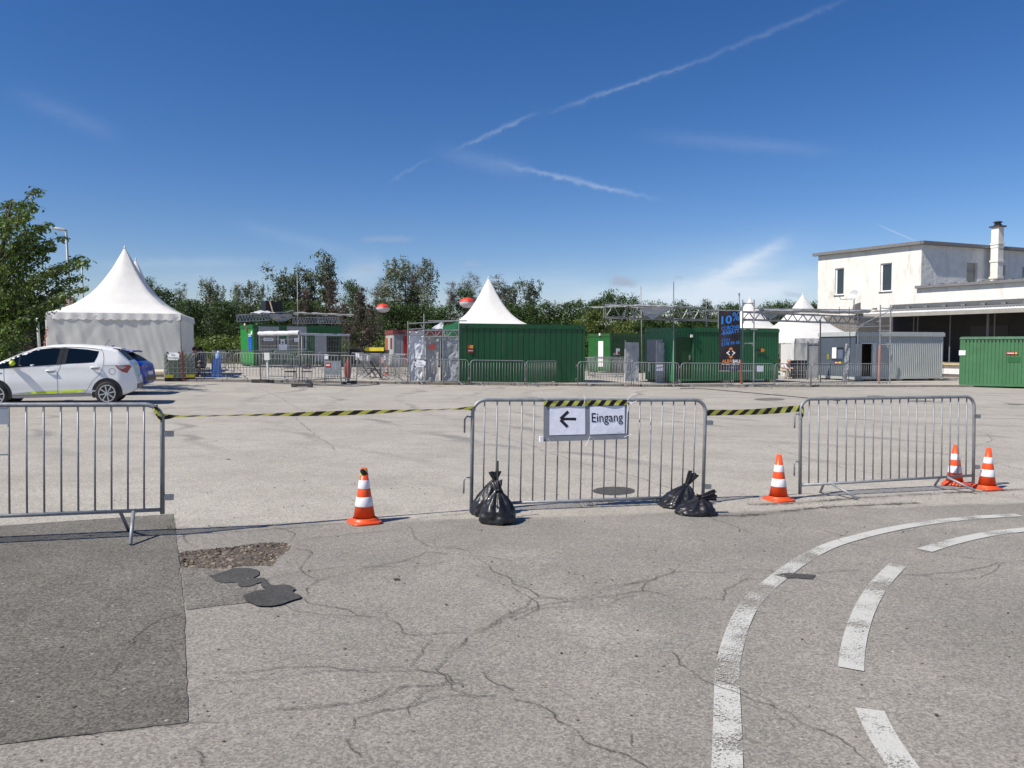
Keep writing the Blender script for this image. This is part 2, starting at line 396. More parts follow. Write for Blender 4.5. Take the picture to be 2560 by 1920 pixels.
    h2 = n('ShaderNodeSeparateColor'); L(v2.outputs['Color'], h2.inputs[0])
    chip = ma('MULTIPLY', mr(v2.outputs['Distance'], 0.13, 0.19, 1, 0), ma('GREATER_THAN', h2.outputs[1], 0.93))
    pit = ma('MULTIPLY', mr(v2.outputs['Distance'], 0.13, 0.20, 1, 0), ma('LESS_THAN', h2.outputs[1], 0.085))
    col = mix(ma('MULTIPLY', chip, 0.6), col, (0.5, 0.48, 0.44)); col = mix(ma('MULTIPLY', pit, 0.8), col, (0.05, 0.045, 0.04))
    L(col, b.inputs['Base Color']); b.inputs['Roughness'].default_value = 0.88; b.inputs['Specular IOR Level'].default_value = 0.3
    bp = n('ShaderNodeBump'); bp.inputs['Strength'].default_value = 0.75; bp.inputs['Distance'].default_value = 0.004
    L(ma('ADD', ma('MULTIPLY', hv.outputs[0], 0.5), nz(70, 5, 0.7)), bp.inputs['Height']); L(bp.outputs[0], b.inputs['Normal'])
    return m, n, L, mr, nz, ma, b, t
asph = asphalt('worn_asphalt', (0.355, 0.325, 0.278), (0.418, 0.386, 0.335), 0.24, far=True)[0]
asph_dark = asphalt('newer_asphalt', (0.122, 0.113, 0.096), (0.172, 0.160, 0.138), 0.34)[0]
asph_mid = asphalt('patched_asphalt', (0.135, 0.126, 0.108), (0.20, 0.188, 0.163), 0.38)[0]
bitum = asphalt('bitumen', (0.055, 0.053, 0.051), (0.085, 0.081, 0.076), 0.22)[0]
dirtm = asphalt('pothole_earth', (0.072, 0.057, 0.045), (0.145, 0.122, 0.098), 0.6)[0]
pavem = asphalt('pale_paving', (0.36, 0.33, 0.285), (0.43, 0.40, 0.345), 0.2)[0]

def poly_world(pts, step=0): return [G(x, y, step) for x, y in pts]
def k5(pts): return [(x*0.57866, 1280+y*0.57866) for x, y in pts]
def k6(pts): return [(1280+x*0.57866, 1280+y*0.57866) for x, y in pts]
def k1(pts): return [(380+x/2.765, 1240+y/2.765) for x, y in pts]
hole_poly = [(p.x, p.y) for p in poly_world(k5([(772, 178), (800, 168), (900, 158), (1000, 150), (1110, 134), (1180, 132), (1230, 131), (1262, 150), (1240, 170), (1200, 200), (1180, 235), (1060, 232), (960, 246), (860, 244), (780, 240), (774, 205)]))]
def inpoly(x, y, pl):
    c = False; j = len(pl)-1
    for i in range(len(pl)):
        if (pl[i][1] > y) != (pl[j][1] > y) and x < (pl[j][0]-pl[i][0])*(y-pl[i][1])/(pl[j][1]-pl[i][1])+pl[i][0]: c = not c
        j = i
    return c
def dist_poly(x, y, pl):
    d = 9
    for i in range(len(pl)):
        ax, ay = pl[i-1]; bx, by = pl[i]; dx, dy = bx-ax, by-ay
        t = max(0, min(1, ((x-ax)*dx+(y-ay)*dy)/(dx*dx+dy*dy))); d = min(d, math.hypot(x-ax-t*dx, y-ay-t*dy))
    return d
def lines(segs):
    out = []
    for a, b, st in segs:
        n = max(1, int(round((b-a)/st))); out += [a+(b-a)*i/n for i in range(n)]
    return out+[segs[-1][1]]
hx0, hx1 = min(p[0] for p in hole_poly)-0.1, max(p[0] for p in hole_poly)+0.1; hy0, hy1 = min(p[1] for p in hole_poly)-0.1, max(p[1] for p in hole_poly)+0.1
xs = lines([(-500, -60, 40), (-60, -8, 4), (-8, hx0, 0.5), (hx0, hx1, 0.016), (hx1, 0, 0.4), (0, 6, 0.5), (6, 30, 2), (30, 60, 5), (60, 500, 40)])
ys = lines([(-60, -4, 6), (-4, hy0, 0.5), (hy0, hy1, 0.016), (hy1, 12, 0.5), (12, 33, 1), (33, 60, 3), (60, 900, 60)])
vs = []; 
for y in ys:
    for x in xs:
        z = zb(x, y)
        if hx0 < x < hx1 and hy0 < y < hy1 and inpoly(x, y, hole_poly):
            d = dist_poly(x, y, hole_poly)+0.012*mnoise.noise(Vector((x*30, y*30, 0)))
            z -= min(1, max(0, d)/0.05)*0.035*(0.7+0.5*mnoise.noise(Vector((x*5, y*5, 3))))+0.006*mnoise.noise(Vector((x*40, y*40, 1)))
        vs.append((x, y, z))
nx = len(xs); fs = [(j*nx+i, j*nx+i+1, (j+1)*nx+i+1, (j+1)*nx+i) for j in range(len(ys)-1) for i in range(nx-1)]
gmb = MB(); gmb.add(vs, fs); ground = gmb.build('ground', asph, kind='structure'); ground.data.materials.append(dirtm)
for p in ground.data.polygons:
    c = p.center
    if hx0 < c.x < hx1 and hy0 < c.y < hy1 and inpoly(c.x+0.012*mnoise.noise(Vector((c.x*25, c.y*25, 9))), c.y, hole_poly): p.material_index = 1

# loose stones in the pothole
def stone_mesh(seed):
    rs = random.Random(seed); mb = MB(); vs = []
    t = (1+5**.5)/2
    for a in [(-1, t, 0), (1, t, 0), (-1, -t, 0), (1, -t, 0), (0, -1, t), (0, 1, t), (0, -1, -t), (0, 1, -t), (t, 0, -1), (t, 0, 1), (-t, 0, -1), (-t, 0, 1)]:
        vs.append(Vector(a).normalized()*rs.uniform(0.7, 1.15))
    return vs, [(0, 11, 5), (0, 5, 1), (0, 1, 7), (0, 7, 10), (0, 10, 11), (1, 5, 9), (5, 11, 4), (11, 10, 2), (10, 7, 6), (7, 1, 8), (3, 9, 4), (3, 4, 2), (3, 2, 6), (3, 6, 8), (3, 8, 9), (4, 9, 5), (2, 4, 11), (6, 2, 10), (8, 6, 7), (9, 8, 1)]
stonem = mat('gravel_stone', (0.17, 0.135, 0.10), 0.85, 0, 0.3, 8, island=0.6)
mb = MB(); rs = random.Random(3)
left = [p for p in [(rs.uniform(hx0, hx1), rs.uniform(hy0, hy1)) for _ in range(5200)] if inpoly(*p, hole_poly)]
for x, y in left[:380]:
    r = rs.choice([0.004, 0.005, 0.007, 0.009, 0.013]) if x > hx0+0.65 else rs.choice([0.004, 0.006, 0.008, 0.012, 0.018])
    v, f = stone_mesh(rs.randint(0, 30)); a = rs.uniform(0, 6.28); ca, sa = math.cos(a), math.sin(a)
    z = zb(x, y)-min(1, dist_poly(x, y, hole_poly)/0.05)*0.03+r*0.3
    mb.add([(x+(p.x*ca-p.y*sa)*r*1.3, y+(p.x*sa+p.y*ca)*r, z+p.z*r*0.75) for p in v], f)
tag(mb.build('gravel', stonem), 'loose stones lying in the brown pothole', 'gravel', kind='stuff')
mb = MB()
for _ in range(420):
    x, y = rs.uniform(-4, 5), rs.uniform(2.2, 9); r = rs.choice([0.003, 0.004, 0.005, 0.007])
    v, f = stone_mesh(rs.randint(0, 30)); mb.add([(x+p.x*r*1.4, y+p.y*r, zb(x, y)+0.004+r*0.3+p.z*r*0.7) for p in v], f)
tag(mb.build('grit', stonem), 'scattered small stones on the worn asphalt', 'grit', kind='stuff')

def smooth_path(pts, n=10):
    out = []
    for i in range(len(pts)-1):
        p0, p1, p2, p3 = pts[max(0, i-1)], pts[i], pts[i+1], pts[min(len(pts)-1, i+2)]
        for j in range(n):
            t = j/n; out.append(0.5*((2*p1)+(-p0+p2)*t+(2*p0-5*p1+4*p2-p3)*t*t+(-p0+3*p1-3*p2+p3)*t*t*t))
    return out+[pts[-1]]
def draped(name, poly, m, lift, jag=0.012, seed=0, dens=0.06, rnd=False):
    """a thin sheet with an uneven outline lying on the ground"""
    pts = []
    if rnd:
        c_ = [Vector((p[0], p[1], 0)) for p in poly]; c_ = smooth_path(c_[-2:]+c_+c_[:2], 5)[10:-10-1+5]; poly = [(p.x, p.y) for p in c_[:len(poly)*5]]
    n = len(poly)
    for i in range(n):
        a, b = poly[i], poly[(i+1) % n]; L = math.hypot(b[0]-a[0], b[1]-a[1]); k = max(1, int(L/dens))
        for j in range(k):
            t = j/k; x, y = a[0]+(b[0]-a[0])*t, a[1]+(b[1]-a[1])*t
            pts.append((x+jag*mnoise.noise(Vector((x*14, y*14, seed))), y+jag*mnoise.noise(Vector((x*14, y*14, seed+5)))))
    from mathutils.geometry import delaunay_2d_cdt
    xs_ = [p[0] for p in pts]; ys_ = [p[1] for p in pts]
    extra = []
    st = 0.5
    gx = 0
    for bx in (0, 6):
        if min(xs_) < bx < max(xs_): extra += [(bx, min(ys_)+(max(ys_)-min(ys_))*k/8) for k in range(9)]
    extra = [e for e in extra if inpoly(*e, pts)]
    V = [Vector(p) for p in pts+extra]; E = [(i, (i+1) % len(pts)) for i in range(len(pts))]
    v, e, f, *_ = delaunay_2d_cdt(V, E, [list(range(len(pts)))], 1, 1e-5)
    mb = MB(); mb.add([(p.x, p.y, zb(p.x, p.y)+lift) for p in v], [tuple(q) for q in f])
    return mb.build(name, m, kind='structure')
def W(pts): return [(p.x, p.y) for p in poly_world(pts)]
draped('asphalt_patch', W(k5([(-320, 88), (0, 61), (750, 9), (776, 235), (798, 440), (812, 912), (0, 1006), (-420, 1056)])), asph_dark, 0.004, 0.010, 1)
draped('asphalt_patch', W(k5([(782, 240), (900, 246), (1000, 262), (1110, 300), (1100, 392), (960, 405), (802, 425)])), asph_mid, 0.003, 0.012, 2)
draped('bitumen_patch', W(k1([(400, 555), (455, 545), (520, 520), (580, 508), (640, 503), (700, 508), (735, 520), (740, 550), (700, 575), (760, 573), (795, 585), (785, 600), (740, 608), (680, 630), (600, 630), (585, 605), (480, 605), (420, 580)])), bitum, 0.008, 0.016, 3, 0.02, True)
draped('bitumen_patch', W(k1([(760, 605), (800, 600), (830, 625), (930, 625), (985, 650), (975, 672), (1025, 710), (980, 730), (870, 765), (740, 770), (650, 735), (636, 700), (700, 672), (780, 652), (755, 635)])), bitum, 0.012, 0.016, 4, 0.02, True)
draped('bitumen_patch', W(k6([(1195, 265), (1310, 274), (1300, 292), (1200, 288), (1125, 274)])), bitum, 0.006, 0.014, 5, 0.02)
draped('bitumen_patch', W([(1481+107*(0.5+0.5*math.cos(a)), 1227.5+10.5*math.sin(a)) for a in [i*math.pi/9 for i in range(18)]]), bitum, 0.004, 0.02, 6, 0.05)
for (cx, cy, rx, ry, s) in [(1925, 998.5, 40, 3.2, 7), (2190, 991, 24, 2.2, 8), (2300, 1003, 34, 2.0, 9), (2540, 1011, 22, 2.0, 10)]:
    draped('bitumen_patch', W([(cx+rx*math.cos(a), cy+ry*math.sin(a)) for a in [i*math.pi/8 for i in range(16)]]), asph_mid, 0.004, 0.06, s, 0.2)

# painted lines, cracks: strips with UVs along and across
def strip_mat(name, col, wear, kind):
    m = bpy.data.materials.new(name); m.use_nodes = True; t = m.node_tree; b = t.nodes['Principled BSDF']; L = t.links.new
    b.inputs['Roughness'].default_value = 0.7
    geo = t.nodes.new('ShaderNodeNewGeometry'); nz = t.nodes.new('ShaderNodeTexNoise'); L(geo.outputs['Position'], nz.inputs['Vector'])
    uv = t.nodes.new('ShaderNodeUVMap'); sp = t.nodes.new('ShaderNodeSeparateXYZ'); L(uv.outputs[0], sp.inputs[0])
    def ma(op, a, c=None, cl=False):
        q = t.nodes.new('ShaderNodeMath'); q.operation = op; q.use_clamp = cl
        for i, v in enumerate((a, c)):
            if v is None: continue
            if isinstance(v, (int, float)): q.inputs[i].default_value = v
            else: L(v, q.inputs[i])
        return q.outputs[0]
    tr = t.nodes.new('ShaderNodeBsdfTransparent'); mx = t.nodes.new('ShaderNodeMixShader')
    if kind == 'paint':
        nz.inputs['Scale'].default_value = 95; nz.inputs['Detail'].default_value = 6; nz.inputs['Roughness'].default_value = 0.75
        n2 = t.nodes.new('ShaderNodeTexNoise'); n2.inputs['Scale'].default_value = 3.2; n2.inputs['Detail'].default_value = 6; L(geo.outputs['Position'], n2.inputs['Vector'])
        v = ma('ADD', ma('MULTIPLY', nz.outputs[0], 1.0), ma('MULTIPLY', n2.outputs[0], 0.85))
        v = ma('SUBTRACT', v, ma('MULTIPLY', sp.outputs[2], 1.0))   # unused z
        # wear grows with the u coordinate's stored weight
        f = ma('MULTIPLY', ma('SUBTRACT', v, ma('ADD', wear, ma('MULTIPLY', sp.outputs[0], 0.0))), 9.0, True)
        wt = t.nodes.new('ShaderNodeAttribute'); wt.attribute_name = 'wear'
        f = ma('MULTIPLY', ma('SUBTRACT', v, wt.outputs['Fac']), 8.0, True)
        vv = t.nodes.new('ShaderNodeMapRange'); vv.inputs['From Min'].default_value = 0.3; vv.inputs['From Max'].default_value = 0.7; vv.inputs['To Min'].default_value = 0.82; vv.inputs['To Max'].default_value = 1.1; L(nz.outputs[0], vv.inputs['Value'])
        sc = t.nodes.new('ShaderNodeVectorMath'); sc.operation = 'SCALE'; sc.inputs[0].default_value = col; L(vv.outputs[0], sc.inputs['Scale']); L(sc.outputs[0], b.inputs['Base Color'])
    else:
        nz.inputs['Scale'].default_value = 16; nz.inputs['Detail'].default_value = 8; nz.inputs['Roughness'].default_value = 0.75
        off = ma('MULTIPLY', ma('SUBTRACT', nz.outputs[0], 0.5), 1.1)
        d = ma('ABSOLUTE', ma('ADD', ma('SUBTRACT', sp.outputs[1], 0.5), off))
        core = ma('SUBTRACT', 1.5, ma('MULTIPLY', d, 14.0), True)
        halo = ma('MULTIPLY', ma('SUBTRACT', 1.0, ma('MULTIPLY', d, 2.6), True), wear)
        n2 = t.nodes.new('ShaderNodeTexNoise'); n2.inputs['Scale'].default_value = 60; L(geo.outputs['Position'], n2.inputs['Vector'])
        n3 = t.nodes.new('ShaderNodeTexNoise'); n3.inputs['Scale'].default_value = 3.0; L(geo.outputs['Position'], n3.inputs['Vector'])
        md = ma('MULTIPLY', ma('SUBTRACT', n3.outputs[0], 0.36), 7.0, True)
        f = ma('MAXIMUM', ma('MULTIPLY', ma('MULTIPLY', core, 0.72, True), ma('MAXIMUM', md, 0.28)), ma('MULTIPLY', halo, ma('MULTIPLY', ma('MULTIPLY', n2.outputs[0], 1.7), ma('MULTIPLY', n3.outputs[0], 1.7))), True)
        b.inputs['Base Color'].default_value = (*col, 1)
    L(f, mx.inputs[0]); L(tr.outputs[0], mx.inputs[1]); L(b.outputs[0], mx.inputs[2]); L(mx.outputs[0], t.nodes['Material Output'].inputs[0])
    return m
def strip(name, pts, w, m, lift, n=8, wear=None, mb=None, taper=False):
    ps = smooth_path([Vector((p.x, p.y, 0)) for p in pts], n)
    vs, uv, wr = [], [], []; u = 0
    for i, p in enumerate(ps):
        d = (ps[min(i+1, len(ps)-1)]-ps[max(i-1, 0)]).normalized(); nn = Vector((-d.y, d.x, 0))
        if i: u += (p-ps[i-1]).length
        k = min(1, i/3+0.1, (len(ps)-1-i)/3+0.1) if taper else 1
        for s_, vv in ((-1, 0), (1, 1)):
            q = p+nn*w/2*s_*k; vs.append((q.x, q.y, zb(q.x, q.y)+lift)); uv.append((u, vv)); wr.append(wear(i/(len(ps)-1)) if wear else 0.6)
    fs = [(2*i, 2*i+2, 2*i+3, 2*i+1) for i in range(len(ps)-1)]
    if mb is not None:
        mb.uv = (mb.uv or [])+uv; mb.add(vs, fs); return
    q = MB(); q.add(vs, fs); q.uv = uv; o = q.build(name, m, kind='structure')
    at = o.data.attributes.new('wear', 'FLOAT', 'POINT'); at.data.foreach_set('value', wr)
    return o
paint = strip_mat('road_paint', (0.52, 0.51, 0.465), 0.6, 'paint'); crackm = strip_mat('crack_dirt', (0.055, 0.045, 0.038), 0.24, 'crack')
curve = k6([(932, 1240), (930, 1106), (930, 900), (930, 700), (946, 600), (985, 480), (1045, 380), (1150, 285), (1270, 200), (1400, 138), (1600, 84), (1800, 48), (2000, 26), (2190, 15)])
strip('painted_line', poly_world(curve), 0.118, paint, 0.006, 10, lambda t: 0.955 if 0.255 < t < 0.30 else (0.84+0.03*math.sin(t*31) if t < 0.56 else 0.80 if t < 0.66 else 0.74))
for d in ([(1545, 857), (1600, 970), (1690, 1106), (1790, 1240)], [(1465, 682), (1472, 600), (1495, 500), (1535, 400), (1592, 310), (1668, 230)], [(1782, 168), (1900, 132), (2050, 99), (2212, 78), (2400, 62)]):
    strip('painted_line', poly_world(k6(d)), 0.122, paint, 0.006, 10, lambda t: 0.755)
strip('painted_line', poly_world([(2310, 1052), (2420, 1058), (2540, 1066)]), 0.10, paint, 0.006, 6, lambda t: 1.02)
strip('painted_line', poly_world([(1357, 975), (1366, 994)]), 0.05, paint, 0.006, 3, lambda t: 0.95)
cr5 = [[(2200, 430), (2120, 490), (2000, 520), (1870, 530), (1750, 530), (1690, 480), (1580, 455), (1500, 430), (1420, 410), (1330, 395), (1330, 350), (1370, 300), (1450, 280), (1640, 235), (1770, 205), (1850, 175), (1940, 185), (2090, 195), (2212, 215)],
 [(1860, 150), (2010, 170), (2120, 250), (2212, 305)], [(1760, 60), (1780, 80), (1800, 120), (1845, 150)], [(770, 115), (830, 95), (1000, 90), (1250, 70), (1480, 52)], [(1740, 38), (1990, 10), (2080, -2), (2210, -10)],
 [(1240, 130), (1500, 100), (1700, 80), (1790, 66)], [(800, 440), (700, 470), (600, 530), (545, 600), (500, 640), (510, 680), (440, 730), (400, 770)],
 [(880, 695), (1040, 700), (1200, 680), (1400, 675), (1600, 700), (1800, 690), (1900, 700), (1960, 740)], [(2000, 550), (1960, 600), (1900, 680), (1920, 720), (1990, 780), (2100, 800)],
 [(810, 910), (1000, 910), (1200, 870), (1400, 845), (1560, 820), (1700, 770), (1900, 750), (2000, 750)], [(2140, 800), (1900, 800), (1750, 840), (1560, 890), (1540, 930), (1520, 1000), (1550, 1060)],
 [(930, 930), (870, 980), (830, 1030), (870, 1100)], [(0, 1045), (200, 990), (500, 950), (810, 915)], [(2080, 700), (2150, 750), (2212, 775)], [(2200, 455), (2100, 510), (2010, 545), (1985, 600)],
 [(1265, 160), (1340, 175), (1300, 250), (1370, 300)], [(800, 100), (790, 130), (830, 145), (800, 165)], [(1180, 70), (1270, 95), (1260, 120)]]
cr6 = [[(-20, 445), (60, 410), (120, 370), (270, 380), (400, 330), (550, 310), (600, 295), (700, 265), (900, 265), (980, 250), (1160, 265)], [(-20, 465), (100, 410), (300, 385), (560, 345), (700, 375), (900, 380)],
 [(560, 345), (580, 310), (690, 265), (680, 248)], [(0, 310), (60, 335), (120, 370)], [(1310, 270), (1500, 255), (1700, 275), (1850, 270), (2000, 250), (2100, 220), (2212, 230), (2400, 240)],
 [(820, 15), (920, 50), (1040, 95)], [(1280, 70), (1500, 118), (1750, 165), (1950, 200), (2100, 215)], [(690, 610), (750, 680), (880, 760), (980, 790), (1100, 840), (1200, 870), (1300, 935), (1400, 980), (1500, 1060), (1540, 1106), (1600, 1200)],
 [(0, 820), (160, 860), (240, 930), (330, 1000), (450, 1040), (570, 1100), (640, 1180)], [(900, 380), (930, 340), (1000, 290), (1080, 292)], [(1320, 295), (1440, 330)], [(1060, 430), (1120, 455), (1190, 480)], [(1500, 355), (1580, 360)], [(0, 330), (110, 405), (10, 470)]]
crS = [[(1120, 1060), (1280, 1100), (1400, 1142), (1560, 1185), (1690, 1228)], [(1860, 980.6), (2018, 995), (2176, 1007.5), (2366, 1025), (2556, 1042), (2700, 1055)], [(720, 1030), (760, 1065), (840, 1128)], [(1700, 972), (1900, 990), (2130, 1012)],
 [(616, 962), (680, 985), (760, 1030)], [(1920, 1115), (2050, 1155), (2160, 1180), (2280, 1196)], [(2478, 1156), (2540, 1172), (2600, 1180)], [(2440, 1075), (2480, 1100), (2420, 1118)], [(470, 1145), (540, 1143)], [(1000, 1075), (1100, 1092), (1180, 1098)],
 [(1175, 1284), (1120, 1292), (1100, 1286)], [(1500, 1260), (1470, 1268), (1400, 1272)], [(1870, 1262), (1990, 1258), (2200, 1242), (2470, 1228), (2600, 1222)]]
mb = MB()
for grp, kf in ((cr5, k5), (cr6, k6), (crS, lambda q: q)):
    for c in grp:
        pts = poly_world(kf(c)); d = pts[0].y
        fine = smooth_path([Vector((p.x, p.y, 0)) for p in pts], 6); dense = []
        for a_, b_ in zip(fine, fine[1:]):
            k_ = max(1, int((b_-a_).length/(0.035 if d < 8 else 0.15)))
            for j_ in range(k_):
                q_ = a_.lerp(b_, j_/k_); amp = 0.022 if d < 8 else 0.05
                dense.append(q_+Vector((mnoise.noise(Vector((q_.x*7, q_.y*7, 1)))+0.5*mnoise.noise(Vector((q_.x*22, q_.y*22, 1))), mnoise.noise(Vector((q_.x*7, q_.y*7, 9)))+0.5*mnoise.noise(Vector((q_.x*22, q_.y*22, 9))), 0))*amp*1.5)
        dense.append(fine[-1])
        strip('', dense, 0.034 if d < 8 else 0.05, None, 0.0075, 1, None, mb)
        # hairline companions that wander beside the main crack
        if d < 8 and len(dense) > 30:
            rs_ = random.Random(int(d*1000)); i0 = rs_.randint(0, len(dense)//3); i1 = rs_.randint(len(dense)//2, len(dense)-1)
            side_ = [p_+Vector((0.5*mnoise.noise(Vector((p_.x*1.1, p_.y*1.1, 4))), 0.35*mnoise.noise(Vector((p_.x*1.3, p_.y*1.3, 6)))+0.04, 0)) for p_ in dense[i0:i1]]
            strip('', side_, 0.022, None, 0.0072, 1, None, mb)
for (a, b_, c_, w_) in ((crS[-1], 0, 0, 0.3), ([(1700, 1280), (1850, 1290), (2050, 1270), (2300, 1258)], 0, 0, 0.3)):
    strip('', poly_world(a), w_, None, 0.0065, 6, None, mb)
mb.build('pavement_cracks', crackm, kind='structure')
# oil and tar marks
mb = MB(); rs = random.Random(11)
for (px, py, w) in [(990, 1450, 0.05), (1115, 1513, 0.025), (1010, 1460, 0.018), (570, 1149, 0.06), (1560, 1163, 0.02), (640, 1118, 0.03), (880, 1262, 0.02), (1508, 1295, 0.02), (2340, 1790, 0.02), (95, 1745, 0.018), (155, 1620, 0.02), (185, 1770, 0.02), (2300, 1160, .03), (1830, 1105, .03), (740, 1120, .03), (540, 1102, .04)]:
    p = G(px, py); n_ = 9; w *= 0.55
    mb.add([(p.x+w*math.cos(k*6.283/n_)*rs.uniform(.7, 1.2), p.y+w*0.8*math.sin(k*6.283/n_)*rs.uniform(.7, 1.2), zb(p.x, p.y)+0.008) for k in range(n_)], [tuple(range(n_))])
mb.build('tar_marks', mat('tar_mark', (0.07, 0.062, 0.056), 0.8), kind='structure')
# weeds along the joint
mb = MB(); rs = random.Random(5)
for (px, py, n_, sp) in [(1460, 1262, 26, 0.12), (1475, 1258, 30, 0.2), (2030, 1262, 14, 0.15), (2120, 1258, 10, 0.3), (430, 1320, 22, 0.06), (436, 1300, 18, 0.05), (1430, 1268, 14, 0.2), (2480, 1236, 12, .2)]:
    for _ in range(n_):
        p = G(px, py); x, y = p.x+rs.gauss(0, sp), p.y+rs.gauss(0, 0.03); a = rs.uniform(0, 6.28); h = rs.uniform(0.006, 0.02); w = 0.004
        z = zb(x, y)+0.003
        mb.add([(x-w*math.cos(a), y-w*math.sin(a), z), (x+w*math.cos(a), y+w*math.sin(a), z), (x+rs.uniform(-.014, .014), y+rs.uniform(-.014, .014), z+h)], [(0, 1, 2)])
tag(mb.build('weeds', leaf_light), 'tiny weeds growing in the joint below the barriers', 'weeds', kind='stuff')

# raised paving beyond the kerb
mb = MB(); xs2 = lines([(-60, -30, 6), (-30, 0, 2), (0, 6, 1), (6, 26, 2)])
vs = []
for j, off in enumerate([0.0, 4, 10, 20, 32, 44]):
    for x in xs2: vs.append((x, kerb_y(x)+0.16+off, zb(x, kerb_y(x)+off)+0.1))
nx = len(xs2); mb.add(vs, [(j*nx+i, j*nx+i+1, (j+1)*nx+i+1, (j+1)*nx+i) for j in range(5) for i in range(nx-1)])
pv = mb.build('pavement', pavem, kind='structure')
ks = MB().box(0, 0.985, 0, 0.155, -0.15, 0.1); km = bpy.data.meshes.new('kerb_stone'); km.from_pydata(ks.v, [], ks.f); km.materials.append(mat('kerb_concrete', (0.24, 0.22, 0.19), 0.85, 0, 0.25, 3))
for i in range(50):
    x = -26+i*1.014*math.cos(0.166); a = Vector((x, kerb_y(x), zb(x, kerb_y(x)))); b = Vector((x+1, kerb_y(x+1), zb(x+1, kerb_y(x+1))))
    link_obj('kerb_stone', km, pv, a, (0, -math.atan2(b.z-a.z, 1.014), math.atan(0.1674)))
# rough ground and grass behind
mb = MB(); rr = np.random.default_rng(4); n_ = 26000
X = rr.uniform(-75, 60, n_); Y = rr.uniform(54, 86, n_)**1.0
keep = ~((X > 12) & (Y < 75)); X, Y = X[keep], Y[keep]
H = rr.uniform(0.15, 0.7, len(X)); A_ = rr.uniform(0, 3.14, len(X)); Wd = rr.uniform(0.05, 0.16, len(X))
base = np.array([zb(x, 33) for x in X])
v = np.stack([np.stack([X-Wd*np.cos(A_), Y-Wd*np.sin(A_), base-0.1], 1), np.stack([X+Wd*np.cos(A_), Y+Wd*np.sin(A_), base-0.1], 1), np.stack([X+rr.normal(0, .12, len(X)), Y, base+H], 1)], 1).reshape(-1, 3)
me = bpy.data.meshes.new('tall_grass'); me.from_pydata(v.tolist(), [], np.arange(len(v)).reshape(-1, 3).tolist()); me.materials.append(grass_dry)
tag(link_obj('tall_grass', me), 'dry tall grass in front of the woodland edge', 'grass', kind='stuff')
mb = MB(); mb.grid(lambda u, w: (-90+170*u, kerb_y(-90+170*u)+26+80*w, zb(-90+170*u, 33)+0.12), 34, 2)
mb.build('grass_ground', mat('grass_earth', (0.085, 0.085, 0.035), 0.9, 0, 0.35, 0.8), kind='structure')
# ================================================================== trees
def leaf_mesh(name, pts, size, m, droop=0.0, seed=0, aspect=1.6, size_var=0.4):
    r = np.random.default_rng(seed); n = len(pts); pts = np.asarray(pts)
    d = r.normal(size=(n, 3)); d[:, 2] = d[:, 2]*(1-droop)-droop*1.2; d /= np.linalg.norm(d, axis=1)[:, None]
    e = np.cross(d, r.normal(size=(n, 3))); e /= np.linalg.norm(e, axis=1)[:, None]+1e-6
    s = size*(1+size_var*r.uniform(-1, 1, n))[:, None]
    a = pts; b = pts+d*s*0.5*aspect+e*s*0.42; c = pts+d*s*aspect; f = pts+d*s*0.5*aspect-e*s*0.42
    v = np.stack([a, b, c, f], 1).reshape(-1, 3)
    me = bpy.data.meshes.new(name); me.vertices.add(len(v)); me.vertices.foreach_set('co', v.astype(np.float32).ravel())
    me.loops.add(4*n); me.loops.foreach_set('vertex_index', np.arange(4*n, dtype=np.int32)); me.polygons.add(n)
    me.polygons.foreach_set('loop_start', np.arange(0, 4*n, 4, dtype=np.int32)); me.polygons.foreach_set('loop_total', np.full(n, 4, dtype=np.int32))
    me.update(calc_edges=True); me.materials.append(m); return me
